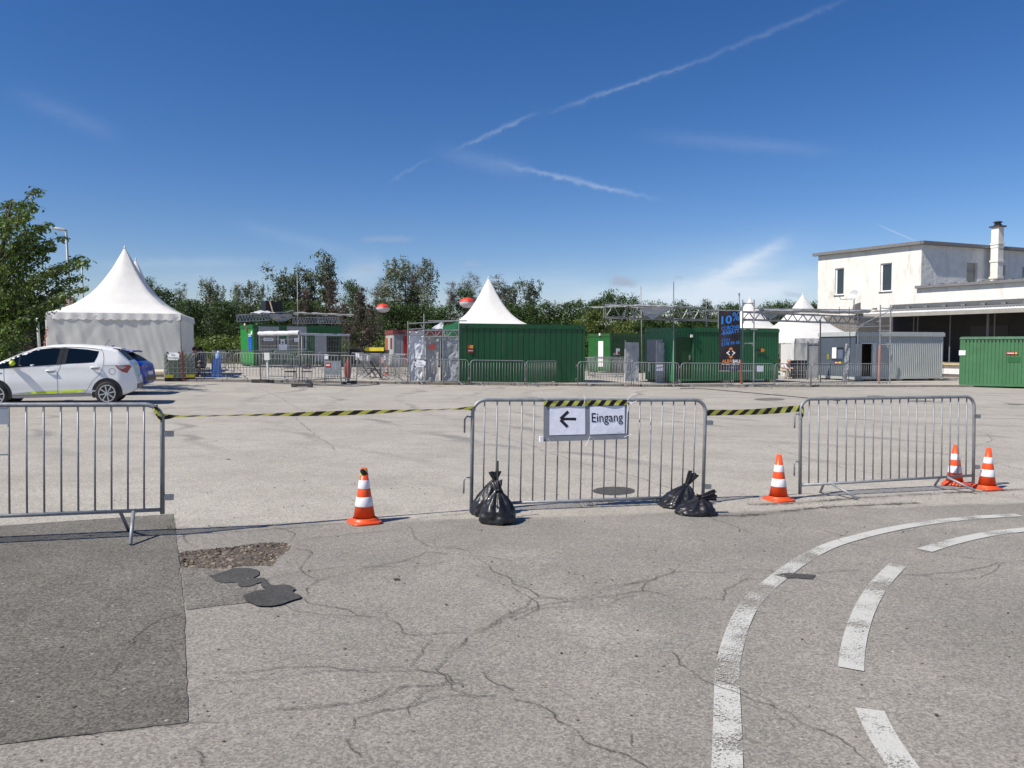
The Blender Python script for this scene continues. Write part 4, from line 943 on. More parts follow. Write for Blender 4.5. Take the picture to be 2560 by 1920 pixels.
# ================================================================== pagoda tents
PROF = [(0, 1), (.04, .93), (.105, .83), (.19, .69), (.31, .52), (.41, .395), (.51, .29), (.69, .15), (.87, .055), (1, 0)]
def prof(w):  # height fraction at half width fraction w
    for (a, h1), (b, h2) in zip(PROF, PROF[1:]):
        if w <= b: t = (w-a)/(b-a); return h1+(h2-h1)*t
    return 0
def pagoda(label, corner, rz, S, eave, peak, walls=(1, 1, 1, 1), z0=None, opening=None):
    """corner = ground corner; local x along the front, y away"""
    t = thing('pagoda_tent', label, 'tent', (corner.x, corner.y, corner.z), rz, 'white pagoda tents')
    h = S/2
    def roof(u, v):
        a = u*2*math.pi; w = v
        c, s_ = math.cos(a), math.sin(a); k = 1/max(abs(c), abs(s_)); rr_ = w*(k*(0.35+0.65*w**0.5)+(1-(0.35+0.65*w**0.5))) if w > 0 else 0
        ww = w
        sag = -0.05*math.sin(w*math.pi)*(1-abs(math.cos(2*a)))
        return (h+c*rr_*h, h+s_*rr_*h, eave+(peak-eave)*prof(ww)+sag)
    mb = MB(); nv = 26
    vs = [(h, h, peak)]; nu = 64
    for j in range(1, nv+1):
        for i in range(nu): vs.append(roof((i+0.0)/nu, (j/nv)**1.15))
    fs = [(0, 1+i, 1+(i+1) % nu) for i in range(nu)]+[(1+(j-1)*nu+i, 1+j*nu+i, 1+j*nu+(i+1) % nu, 1+(j-1)*nu+(i+1) % nu) for j in range(1, nv) for i in range(nu)]
    mb.add(vs, fs); mb.build('roof', tentm, t, True)
    MB().lathe([(0.06, peak-0.14), (0.035, peak+0.0), (0.008, peak+0.05)], 8, (h, h, 0)).build('finial', tentm, t, True)
    # scalloped valance
    nsc = int(S/0.30)
    for side in range(4):
        m = MB(); M4 = Matrix.Translation((h, h, 0)) @ Matrix.Rotation(side*math.pi/2, 4, 'Z') @ Matrix.Translation((-h, -h, 0))
        def val(u, v):
            drop = 0.25+0.05*abs(math.sin(u*math.pi*nsc)); return M4 @ Vector((u*S, -0.03-0.03*v+0.012*math.sin(u*60), eave+0.01-drop*v))
        m.grid(val, nsc*6, 2); m.build('valance', tentm, t, True)
    pst = MB()
    for (x, y) in ((0.06, 0.06), (S-0.06, 0.06), (0.06, S-0.06), (S-0.06, S-0.06)): MB().box(x-0.04, x+0.04, y-0.04, y+0.04, -0.05, eave-0.02).build('pole', alu, t)
    pst.tube([(0.06, 0.06, eave-0.08), (S-0.06, 0.06, eave-0.08), (S-0.06, S-0.06, eave-0.08), (0.06, S-0.06, eave-0.08), (0.06, 0.06, eave-0.08)], 0.035, 6); pst.build('frame', alu, t)
    for side in range(4):
        if not walls[side]: continue
        M4 = Matrix.Translation((h, h, 0)) @ Matrix.Rotation(side*math.pi/2, 4, 'Z') @ Matrix.Translation((-h, -h, 0))
        span = [(0.03, S-0.03)] if walls[side] == 1 else walls[side]
        for (a, b_) in span:
            def wl(u, v):
                x = a+(b_-a)*u; z = (eave-0.12)*v+0.02
                q = 0.05*mnoise.noise(Vector((x*1.7+z*0.5, z*0.22, side*9)))+0.022*mnoise.noise(Vector((x*4.5+z*1.1, z*0.25, 4)))+0.03*(0.5-abs(mnoise.noise(Vector((x*1.3-z*0.9, z*0.2, 2)))))
                q += 0.05*(1-v)**2*mnoise.noise(Vector((x*1.5, 0, 3)))
                return M4 @ Vector((x, -0.005+q-0.03, z))
            m = MB().grid(wl, int((b_-a)*14)+4, 30); m.build('side_wall', tentw, t, True)
    return t
# big tent, left
cl = P(119, 945, 31.3); cl.z = gz(cl.x, 31.3, 1); cr = P(455, 945, 32.8)
rz = ang(cl, cr); S = math.hypot(cr.x-cl.x, cr.y-cl.y); ev = ztop(cl, 119, 781)-cl.z
ctr = cl+Vector((math.cos(rz)*S/2-math.sin(rz)*S/2, math.sin(rz)*S/2+math.cos(rz)*S/2, 0)); pk = ztop(ctr, 304, 617)-cl.z
big = pagoda('big white pagoda tent behind the parked cars, first of the pair with closed creased walls', cl, rz, S, ev, pk)
big2 = copy_tree(big); pk2 = P(336, 646, 39.6); big2.scale = (0.80, 0.80, (pk2.z-cl.z)/(pk+0.03)); hs2 = S/2*0.78; big2.location = (pk2.x-(math.cos(rz)-math.sin(rz))*hs2, pk2.y-(math.sin(rz)+math.cos(rz))*hs2, cl.z+0.02); big2['label'] = 'twin pagoda tent hidden behind the big one, only its peak showing'
# ballast rail along the foot
o = tag(MB().tube([(0, 0, 0), (S*0.42, 0, 0)], 0.11, 10).build('pipe', mat('cream_pipe', (0.70, 0.62, 0.50), 0.5)), 'cream plastic pipe lying along the foot of the big tent', 'pipe'); q = P(345, 942, 31.0); o.location = (cl+Vector((math.cos(rz)*S*0.58+.15, math.sin(rz)*S*0.58-.25, 0.14))); o.rotation_euler = (0, 0, rz)
# corner straps
for (px, y0, y1, lab, top) in ((452, 805, 925, 'red strap running down the corner pole of the big tent', 0), (119, 815, 905, 'red and white chain hanging from the outer corner of the big tent', 1)):
    Pt = P(px-2 if not top else px, y0, 31.2 if top else 33.3); Pbm = P(px+3 if not top else 104, y1, 31.0 if top else 33.0)
    mb = MB(); k = 12
    for i in range(k):
        a = Pt.lerp(Pbm, i/k); b_ = Pt.lerp(Pbm, (i+0.8)/k if top else (i+1)/k); w = 0.028 if not top else 0.025+0.03*(i % 2)
        mb.add([a+Vector((-w, 0, 0)), a+Vector((w, 0, 0)), b_+Vector((w, -0.02, 0)), b_+Vector((-w, -0.02, 0))], [(0, 1, 2, 3)])
    tag(mb.build('strap' if not top else 'warning_chain', mat('strap_red', (0.40, 0.20, 0.19), 0.7) if not top else mat('chain_red', (0.22, 0.06, 0.05), 0.7)), lab, 'strap' if not top else 'chain')
# middle tent behind the green container
c0 = P(1218, 870, 43.5); Sm = 4.9; c0.z = gz(c0.x, 43, 1)
evm = 2.65; pkm = ztop(c0, 1218, 693)-c0.z
pagoda('pure white pagoda tent peak rising behind the long green container', Vector((c0.x-(math.cos(R(4))-math.sin(R(4)))*Sm/2+0.08, c0.y-(math.cos(R(4))+math.sin(R(4)))*Sm/2, c0.z)), R(4), Sm, evm, pkm)
# right pair
n0 = P(1988, 870, 46.0); n0.z = gz(n0.x, 46, 1); cB = P(2005, 870, 49.5)
v = Vector((cB.x-n0.x, cB.y-n0.y, 0)); half = v.length/math.sqrt(2); Sr = 2*half; rzr = math.atan2(v.y, v.x)-math.pi/4   # near corner -> local origin
ev_r = ztop(n0, 1988, 846)-n0.z; pk_r = ztop(cB, 2005, 734)-n0.z
pagoda('small white pagoda tent with open front corner beside the grey container', n0, rzr, Sr, ev_r, pk_r, (1, 1, 1, [(Sr-1.3, Sr-0.05), ]))
ux = Vector((math.cos(rzr), math.sin(rzr), 0)); uyv = Vector((-math.sin(rzr), math.cos(rzr), 0))
pagoda('small white pagoda tent behind the lattice tower and the black banner', n0+uyv*(Sr+0.05), rzr, Sr, ev_r, pk_r+0.1, (0, 1, 1, 1))

# ================================================================== cabins and containers
def rib_mesh(w, m, deep=False):
    q = MB(); pr = [(0, 0), (w*0.80, 0), (w*0.86, 0.022), (w*0.94, 0.022), (w, 0), (w, 0.03), (0, 0.03)]
    if deep: pr = [(0, 0), (w*0.42, 0), (w*0.55, 0.034), (w*0.87, 0.034), (w, 0), (w, 0.036), (0, 0.036)]
    q.prism(pr, 0, 1, 'z'); me = bpy.data.meshes.new('wall_panel'); me.from_pydata(q.v, [], q.f); me.materials.append(m); return me
def cabin(name, label, cat, A, rz, L, D, H, m, mroof=None, rib=0.25, holes=(), lholes=(), group=None, foot=0.15, bh=0.16, mend=None, flatend=False, joined=False, roofh=0.2, over=0.02, interior=darkint):
    """A: front corner at ground, local x along the front, local y away"""
    t = thing(name, label, cat, A, rz, group); mroof = mroof or m; mend = mend or m
    zt = H-roofh; zb_ = foot+bh
    core = MB(); core.holed(L-0.04, zt, holes, 0.05, 0.09, 0.04, zb_); core.build('wall', m, t)
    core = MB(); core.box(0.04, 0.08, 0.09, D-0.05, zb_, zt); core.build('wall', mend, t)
    core = MB(); core.box(L-0.08, L-0.04, 0.09, D-0.05, zb_, zt); core.box(0.04, L-0.04, D-0.09, D-0.05, zb_, zt); core.build('wall', m, t)
    MB().box(0.08, L-0.08, 0.09, D-0.09, zb_-0.02, zb_+0.01).build('cabin_floor', interior, t)
    # panels
    def fill(length, hl, mk, mm, mt4):
        n = max(1, int(round((length-0.2)/rib))); w = (length-0.2)/n; me = rib_mesh(w, mm, joined)
        jm = MB()
        for i in range(n):
            x = 0.1+i*w; cx = x+w/2; segs = [(zb_, zt)]
            for h in hl:
                if h[0]-0.02 < cx < h[1]+0.02: segs = [s for (a, b_) in segs for s in ((a, min(b_, h[2])), (max(a, h[3]), b_)) if s[1]-s[0] > 0.05]
            for (a, b_) in segs:
                if joined:
                    for v_ in [0]:
                        vv = [mt4 @ Vector((x+p.co.x, 0.012+p.co.y, a+p.co.z*(b_-a))) for p in me.vertices]; jm.add(vv, [tuple(p.vertices) for p in me.polygons])
                else:
                    o = link_obj('wall_panel', me, t); o.matrix_local = mt4 @ Matrix.Translation((x, 0.012, a)) @ Matrix.Diagonal((1, 1, b_-a, 1))
        if joined: tag(jm.build('corrugated_sheet', mm, t), kind='stuff')
    fill(L, holes, 'front', m, Matrix.Identity(4))
    if not flatend:
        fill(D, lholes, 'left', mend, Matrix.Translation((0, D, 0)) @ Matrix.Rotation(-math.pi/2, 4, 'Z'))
        fill(D, [], 'right', m, Matrix.Translation((L, 0, 0)) @ Matrix.Rotation(math.pi/2, 4, 'Z'))
    else:
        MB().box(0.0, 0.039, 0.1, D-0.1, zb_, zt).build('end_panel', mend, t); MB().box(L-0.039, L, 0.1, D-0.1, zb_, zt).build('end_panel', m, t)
    pc = 0
    for (x, y) in ((0, 0), (L-0.1, 0), (0, D-0.1), (L-0.1, D-0.1)):
        MB().box(x+0.002, x+0.098, y+0.002, y+0.098, zb_, zt).build('corner_post', mend if x == 0 else m, t)
    fr = MB(); o_ = 0.0
    fr.box(0, L, 0, 0.12, foot, zb_); fr.box(0, L, D-0.12, D, foot, zb_); fr.box(0, 0.12, 0.12, D-0.12, foot, zb_); fr.box(L-0.12, L, 0.12, D-0.12, foot, zb_); fr.build('base_frame', m, t)
    rf = MB(); rf.box(-over, L+over, -over, D+over, zt, H-0.03); rf.box(-over+0.04, L+over-0.04, -over+0.04, D+over-0.04, H-0.03, H); rf.build('roof', mroof, t)
    for x in (0.1, L/2-0.2, L-0.5):
        for y in (0.05, D-0.45): MB().box(x, x+0.4, y, y+0.4, -0.25, foot-0.001).build('foot_block', concm, t)
    return t
def plate(parent, name, s, z, w, h, m, y=-0.02, th=0.012, label=None):
    o = MB().box(s-w/2, s+w/2, y, y+th, z-h/2, z+h/2).build(name, m, parent)
    if label: o['label'] = label
    return o
def loc_on(t, L, px, py):
    A = t.location; B = A+Vector((math.cos(t.rotation_euler.z), math.sin(t.rotation_euler.z), 0))
    s, z = onplane(A, B, px, py); return s, z-A.z
def container_logo(t, s, z, w, h, y=-0.022, square=False):
    o = plate(t, 'company_plate', s, z, w, h, red, y)
    if square:
        m = MB(); 
        for k in (0, 1): m.box(s-w*0.12, s+w*0.38, y-0.004, y-0.001, z+h*(0.08+0.2*k), z+h*(0.22+0.2*k))
        m.box(s+w*0.2, s+w*0.38, y-0.0045, y-0.0005, z+h*0.06, z+h*0.44); m.prism([(s-w*0.36, z+h*0.2), (s-w*0.2, z+h*0.3), (s-w*0.2, z+h*0.1)], y-0.004, y-0.001); m.build('emblem', yellow, o)
        m = MB()
        for k in range(7): m.box(s-w*0.38+k*w*0.11, s-w*0.31+k*w*0.11, y-0.004, y-0.001, z-h*0.34, z-h*0.22)
        m.build('lettering', conew, o)
    else:
        m = MB()
        for k in range(7): m.box(s-w*0.40+k*w*0.085, s-w*0.335+k*w*0.085, y-0.004, y-0.001, z-h*0.2, z+h*0.2)
        m.build('lettering', conew, o)
        m = MB(); m.prism([(s+w*0.24, z+h*0.42), (s+w*0.36, z+h*0.42), (s+w*0.47, z), (s+w*0.36, z-h*0.42), (s+w*0.24, z-h*0.42), (s+w*0.33, z)], y-0.004, y-0.001); m.build('emblem', yellow, o)
# long green container in the middle
A = G(1150, 962); H = ztop(A, 1150, 808)-A.z; 
mainc = cabin('green_container', 'long green container with a small red and yellow company plate, white tent peak behind it', 'container', A, R(21), 6.06, 2.44, H, green, rib=0.27, foot=0.03, bh=0.10)
s, z = loc_on(mainc, 6.06, 1176, 871.5); container_logo(mainc, s, z, 0.27, 0.33, -0.02, True)
for x in (0.30, 5.76): MB().box(x-0.06, x+0.06, -0.021, 0.0, H-0.17, H-0.10).build('corner_casting', black, mainc)
# green container with door behind the banner
A = G(1682, 964); H = ztop(A, 1682, 818)-A.z
door = (0, 0)
rzg = R(22)
tmp = bpy.data.objects.new('tmp', None); tmp.location = A; tmp.rotation_euler = (0, 0, rzg)
sd0, _ = loc_on(tmp, 1, 1689, 900); sd1, _ = loc_on(tmp, 1, 1733, 900); _, zd1 = loc_on(tmp, 1, 1710, 843)
gc = cabin('green_container', 'green container with a dark green door, standing behind the black banner', 'container', A, rzg, 6.25, 2.44, H, green2, rib=0.165, holes=[(sd0, sd1, 0.32, zd1)], foot=0.20, bh=0.12, mend=mat('green_paint_end', (0.018, 0.15, 0.062), 0.45, 0, 0.1, 1.2))
dr = MB().box(sd0+0.01, sd1-0.01, 0.06, 0.10, 0.33, zd1-0.01).build('door', greend, gc)
f = MB(); f.box(sd0-0.05, sd0, -0.01, 0.1, 0.32, zd1+0.05); f.box(sd1, sd1+0.05, -0.01, 0.1, 0.32, zd1+0.05); f.box(sd0, sd1, -0.01, 0.1, zd1, zd1+0.05); f.build('door_frame', green2, gc)
hd = MB(); hd.tube([(sd1-0.16, 0.05, 1.35), (sd1-0.16, -0.03, 1.35), (sd1-0.30, -0.03, 1.35)], 0.014, 6); hd.box(sd1-0.19, sd1-0.13, 0.045, 0.055, 1.2, 1.45); hd.build('handle', alu, dr)
s, z = loc_on(gc, 1, 1727, 840); plate(gc, 'lamp', s, z, 0.11, 0.13, whitep, -0.10, 0.1)
s, z = loc_on(gc, 1, 1896+8, 875.5); plate(gc, 'direction_plate', s-0.15, z, 0.5, 0.09, mat('black_plate', (0.03, 0.02, 0.02), 0.5), -0.03); 
m = MB(); m.prism([(s-0.06, z+0.09), (s+0.05, z+0.09), (s+0.18, z), (s+0.05, z-0.09), (s-0.06, z-0.09)], -0.045, -0.031); m.build('arrow', mat('orange_arrow', (0.75, 0.25, 0.02), 0.5), gc)
# shutter window, lower board and cable on the short end (local x=0 face)
def endplate(t, name, y, z, w, h, m, out=0.02, th=0.015): return MB().box(-out-th, -out, y-w/2, y+w/2, z-h/2, z+h/2).build(name, m, t)
def end_on(t, px, py):
    A_ = t.location; a = t.rotation_euler.z+math.pi/2; s_, z_ = onplane(A_, A_+Vector((math.cos(a), math.sin(a), 0)), px, py); return s_, z_-A_.z
y0, zt_ = end_on(gc, 1619, 849); y1, zb2 = end_on(gc, 1658, 904)
wn = endplate(gc, 'window', (y0+y1)/2, (zt_+zb2)/2, abs(y0-y1), zt_-zb2, mat('shutter_frame', (0.20, 0.22, 0.25), 0.5), 0.0, 0.04)
for k in range(14): MB().box(-0.055, -0.041, min(y0, y1)+0.05, max(y0, y1)-0.05, zb2+0.05+k*(zt_-zb2-0.1)/14, zb2+0.035+(k+1)*(zt_-zb2-0.1)/14).build('slat', mat('shutter_grey', (0.22, 0.235, 0.27), 0.5), wn)
y0, z = end_on(gc, 1624, 918); endplate(gc, 'notice', y0, z, 0.12, 0.42, paper, 0.03, 0.006)
for k in range(5): MB().box(-0.042, -0.037, y0-0.025+0.01*(k % 2), y0+0.02, z-0.16+k*0.07, z-0.115+k*0.07).build('lettering', ink, gc)

# grey container with open door
A = G(2139, 957.5); H = ztop(A, 2139, 829)-A.z; rzq = R(18)
tmp.location = A; tmp.rotation_euler = (0, 0, rzq)
g0, _ = loc_on(tmp, 1, 2153, 900); g1, _ = loc_on(tmp, 1, 2181, 900); _, gt = loc_on(tmp, 1, 2165, 859.5); Lg = loc_on(tmp, 1, 2357, 900)[0]
gy = cabin('grey_container', 'light grey corrugated site cabin with its door standing open', 'site cabin', A, rzq, Lg, 2.9, H, graym, rib=0.135, holes=[(g0, g1, 0.36, gt)], foot=0.18, bh=0.14, mend=slate, flatend=True, joined=True, roofh=0.24, over=0.06)  # slate end: shade of the overhead tarpaulin put into its colour
f = MB(); f.box(g0-0.05, g0, -0.02, 0.12, 0.33, gt+0.06); f.box(g1, g1+0.22, -0.02, 0.10, 0.33, gt+0.06); f.box(g0, g1, -0.02, 0.12, gt, gt+0.06); f.box(g0-.05, g1+0.2, -0.06, 0.12, 0.24, 0.33); f.build('door_frame', mat('pale_frame', (0.62, 0.62, 0.60), 0.5), gy)
dm = Matrix.Translation((g0-0.02, -0.02, 0)) @ Matrix.Rotation(R(-152), 4, 'Z'); dd = MB().box(0.0, g1-g0+0.15, -0.02, 0.025, 0.36, gt, dm).build('door', mat('door_grey', (0.42, 0.44, 0.46), 0.5), gy)
# window on the end toned dark for tarpaulin shade
y0, z1_ = end_on(gy, 2080, 866); y1, z0_ = end_on(gy, 2112, 899)
wn = endplate(gy, 'window', (y0+y1)/2, (z0_+z1_)/2, abs(y0-y1), z1_-z0_, slate, 0.0, 0.05); ya, yb = sorted((y0, y1))
MB().box(-0.056, -0.051, ya+0.05, yb-0.05, z0_+0.05, z1_-0.05).build('pane', glass, wn); MB().box(-0.062, -0.057, yb-0.42, yb-0.08, z0_+0.06, z1_-0.06).build('curtain', whitep, wn)
MB().box(-0.061, -0.057, ya+0.1, ya+0.5, z0_+0.06, z0_+0.55).build('bundle', mat('blue_grey_bundle', (0.10, 0.13, 0.20), 0.8), wn)
y0, z = end_on(gy, 2095, 907); p_ = endplate(gy, 'company_plate', y0, z, 0.55, 0.12, red, 0.012, 0.01); MB().box(-0.027, -0.0235, y0-0.26, y0-0.08, z-0.05, z+0.05).build('emblem', yellow, p_); MB().box(-0.027, -0.0235, y0-0.0, y0+0.2, z-0.015, z+0.02).build('lettering', conew, p_)
y0, z = end_on(gy, 2071, 892); endplate(gy, 'warning_sign', y0, z, 0.16, 0.30, mat('olive_sign', (0.25, 0.22, 0.03), 0.5), 0.012)

# sea container at the right edge
A = G(2398, 967); H = ztop(A, 2400, 842)-A.z
sc_ = cabin('green_container', 'faded green container with white sticker and dark vent holes, cut by the picture edge', 'container', A, R(-30), 6.06, 2.44, H, green3, rib=0.155, foot=0.06, bh=0.12, roofh=0.12, mroof=mat('green_roof_edge', (0.10, 0.20, 0.12), 0.55, 0, .2, 3))
s, z = loc_on(sc_, 1, 2405.5, 882); plate(sc_, 'sticker', s, z, 0.28, 0.24, whitep, -0.02)
s, z = loc_on(sc_, 1, 2530, 883); container_logo(sc_, s, z, 0.46, 0.11, -0.022)
s, z = loc_on(sc_, 1, 2535, 899); plate(sc_, 'paint_patch', s, z, 0.5, 0.24, mat('green_patch', (0.02, 0.115, 0.035), 0.5), -0.006, 0.01)
vm = bpy.data.meshes.new('vent_hole'); q = MB().lathe([(0.035, 0), (0.035, 0.014)], 8); vm.from_pydata(q.v, [], q.f); vm.materials.append(black)
for i in range(38): link_obj('vent_hole', vm, sc_, (0.1+i*0.1542+0.138, -0.006, H-0.20), (R(90), 0, 0))

# small green cabin further back
A = P(1525, 924, 50); A.z = gz(A.x, 50, 1); rzs = R(30)
H = ztop(A, 1525, 833)-A.z
sm = cabin('green_cabin', 'small dark green cabin with a white door strip, behind the gap between containers', 'site cabin', A, rzs, 6.0, 2.44, H, mat('green_cabin_paint', (0.022, 0.085, 0.02), 0.5), rib=0.2, foot=0.1, flatend=True, mend=mat('green_cabin_end', (0.018, 0.105, 0.022), 0.45), roofh=0.22, over=0.03)
y0, z1_ = end_on(sm, 1497, 853); y1, z0_ = end_on(sm, 1508.5, 917); endplate(sm, 'door', (y0+y1)/2, (z0_+z1_)/2, abs(y0-y1), z1_-z0_, whitep, 0.0, 0.04)
y0, z = end_on(sm, 1502, 836); endplate(sm, 'lamp', y0, z, 0.14, 0.16, whitep, 0.03, 0.08)
s0, zt_ = loc_on(sm, 1, 1534, 853); s1, _ = loc_on(sm, 1, 1557, 900); MB().box(s0, s1, -0.03, 0.01, 0.3, zt_).build('door', greend, sm)
s, z = loc_on(sm, 1, 1544, 879); o = plate(sm, 'poster', s, z, 0.30, 0.42, whitep, -0.045); MB().box(s-0.03, s+0.14, -0.05, -0.046, z-0.19, z+0.02).build('print', red, o)
s, z = loc_on(sm, 1, 1535, 885); MB().box(s-0.05, s+0.05, -0.08, -0.03, z-0.08, z+0.06).build('handle', alu, sm)

# pay hut at the left
A = G(634, 917, 1); rzh = R(38); tmp.location = A; tmp.rotation_euler = (0, 0, rzh)
H = ztop(A, 634, 811)-A.z
h0 = []
def hs(px, py): return loc_on(tmp, 1, px, py)
Lh = 6.2
wnd = []
for (a, b_) in ((440, 775), (908, 1235)):
    sa, _ = hs(580+a/6.637, 850); sb, _ = hs(580+b_/6.637, 850); za = hs(580+(a+b_)/2/6.637, 730+(690)/6.637)[1]; zb3 = hs(580+(a+b_)/2/6.637, 730+935/6.637)[1]; zt3 = hs(580+(a+b_)/2/6.637, 730+572/6.637)[1]
    wnd.append((sa, sb, zb3, za, zt3))
dk0, _ = hs(580+1565/6.637, 850); dk1, _ = hs(580+1800/6.637, 850); dkt = hs(830, 842)[1]; dkb = 0.35
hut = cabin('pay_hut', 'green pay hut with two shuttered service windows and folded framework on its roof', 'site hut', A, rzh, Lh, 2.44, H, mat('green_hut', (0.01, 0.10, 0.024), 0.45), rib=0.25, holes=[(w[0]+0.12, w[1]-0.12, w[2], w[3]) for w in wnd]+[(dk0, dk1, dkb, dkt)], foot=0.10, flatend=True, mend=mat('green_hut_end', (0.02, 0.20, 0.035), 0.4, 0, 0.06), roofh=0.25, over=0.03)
frm = mat('hut_window_frame', (0.36, 0.37, 0.38), 0.5)
for w in wnd:
    f = MB(); f.box(w[0], w[1], -0.05, 0.0, w[3], w[4]); f.box(w[0], w[0]+0.12, -0.05, 0.0, w[2]-0.12, w[3]); f.box(w[1]-0.12, w[1], -0.05, 0.0, w[2]-0.12, w[3]); f.box(w[0]+0.12, w[1]-0.12, -0.09, 0.0, w[2]-0.12, w[2])
    fo = f.build('window', frm, hut); MB().box(w[0]+0.12, w[1]-0.12, 0.03, 0.045, w[2], w[3]).build('pane', glass, fo)
    for k in range(6): MB().box(w[0]+0.08, w[1]-0.08, -0.065, -0.051, w[3]+0.04+k*(w[4]-w[3]-.08)/6, w[3]+0.03+(k+1)*(w[4]-w[3]-0.08)/6).build('slat', frm, fo)
sa, z = hs(580+600/6.637, 730+786/6.637); o = plate(hut, 'sign', sa, z, 0.66, 0.20, paper, -0.06); [MB().box(sa-0.22+k*0.075, sa-0.17+k*0.075, -0.066, -0.061, z-0.03, z+0.03).build('lettering', ink, o) for k in range(6)]
for (px, py, w, h) in ((1060, 795, 0.32, 0.26), (836, 832, 0.28, 0.40), (840, 915, 0.55, 0.40)):
    sa, z = hs(580+px/6.637, 730+py/6.637); plate(hut, 'notice', sa, z, w, h, paper, -0.06)
sa, z = hs(580+836/6.637, 730+838/6.637); plate(hut, 'print', sa, z, 0.12, 0.13, ink, -0.066, 0.004)
s0, zt_ = hs(580+1368/6.637, 730+705/6.637); s1, _ = hs(580+1562/6.637, 850); MB().box(s0, s1, -0.06, -0.0, 0.3, zt_).build('door', mat('hut_door', (0.30, 0.31, 0.33), 0.5), hut)
y0, z1_ = end_on(hut, 622, 838); y1, z0_ = end_on(hut, 631.5, 876); o = endplate(hut, 'poster', (y0+y1)/2, (z0_+z1_)/2, abs(y0-y1), z1_-z0_, mat('blue_poster', (0.01, 0.07, 0.42), 0.5), 0.02)
for k, zz in enumerate((0.38, 0.30, -0.02, -0.12, -0.2)): MB().box(-0.045, -0.0355, (y0+y1)/2-0.2, (y0+y1)/2+(0.28 if k < 2 else 0.05), (z0_+z1_)/2+zz*1.6*0.9-0.02, (z0_+z1_)/2+zz*1.6*0.9+(0.03 if k < 2 else 0.0)).build('lettering', conew if k < 2 else mat('pale_blue_print', (0.15, 0.3, 0.7), 0.5), o)
y0, z = end_on(hut, 630, 832); endplate(hut, 'label', y0, z, 0.22, 0.22, whitep, 0.02)
y0, z = end_on(hut, 617, 822); endplate(hut, 'fan_hole', y0, z, 0.35, 0.42, mat('brown_board', (0.10, 0.055, 0.02), 0.8), 0.02)
y0, z = end_on(hut, 615, 811); endplate(hut, 'lamp', y0, z, 0.14, 0.14, whitep, 0.04, 0.06)
for (px, w) in ((727, 0.55), (745, 0.45), (762, 0.5)):
    sa, _ = hs(px, 900); 

# toilet block with red roof
A = P(984, 915, 56); A.z = gz(A.x, 56, 1); H = ztop(A, 984, 825)-A.z
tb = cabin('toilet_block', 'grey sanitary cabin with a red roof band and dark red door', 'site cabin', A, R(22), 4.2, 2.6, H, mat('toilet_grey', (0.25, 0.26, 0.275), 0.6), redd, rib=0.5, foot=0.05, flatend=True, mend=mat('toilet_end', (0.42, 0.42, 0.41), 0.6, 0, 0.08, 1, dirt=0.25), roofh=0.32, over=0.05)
for (a, b_, m_) in ((964, 969.5, mat('rust_red_panel', (0.42, 0.12, 0.06), 0.6)), (976.5, 981, redd)):
    y0, z1_ = end_on(tb, a, 845); y1, z0_ = end_on(tb, b_, 885 if a < 970 else 872); endplate(tb, 'panel', (y0+y1)/2, (z0_+z1_)/2, abs(y0-y1), z1_-z0_, m_, 0.02)
s0, zt_ = loc_on(tb, 1, 1008, 840); MB().box(s0, s0+0.95, -0.04, 0.0, 0.2, zt_).build('door', red, tb); plate(tb, 'door_sign', s0+0.6, 1.9, 0.25, 0.3, whitep, -0.055)
bpy.data.objects.remove(tmp)
# ================================================================== cars
from mathutils.geometry import delaunay_2d_cdt
def interp(t, x):
    if x <= t[0][0]: return t[0][1]
    for (a, b), (c, d) in zip(t, t[1:]):
        if x <= c:
            f = (x-a)/(c-a+1e-9); return b+(d-b)*f
    return t[-1][1]
paint_w = mat('car_white_paint', (0.86, 0.86, 0.84), 0.3, 0, 0.02, 1, coat=0.5, spec=0.5, dirt=0.05)
paint_b = mat('car_blue_paint', (0.006, 0.04, 0.42), 0.3, 0.0, 0.03, 1, coat=0.4)
tyre = mat('tyre_rubber', (0.022, 0.022, 0.023), 0.75); rimm = mat('machined_rim', (0.55, 0.56, 0.58), 0.3, 0.8, 0.05); rimd = mat('rim_dark', (0.015, 0.015, 0.016), 0.4)
trimb = mat('black_trim', (0.02, 0.02, 0.021), 0.4); lime = mat('lime_trim', (0.55, 0.72, 0.02), 0.4); seam = mat('panel_gap', (0.06, 0.06, 0.065), 0.7)
taill = mat('tail_lamp_red', (0.35, 0.012, 0.015), 0.15, coat=1.0); clearl = mat('clear_lens', (0.45, 0.45, 0.48), 0.1, coat=1.0); chrome = mat('chrome', (0.8, 0.8, 0.82), 0.12, 1.0, 0.02)
carglass = mat('car_glass', (0.004, 0.010, 0.02), 0.10, 0, 0.05, 1, spec=0.18)
hatchg = mat('hatch_glass', (0.006, 0.009, 0.012), 0.35, 0, 0.05, 1, spec=0.03)
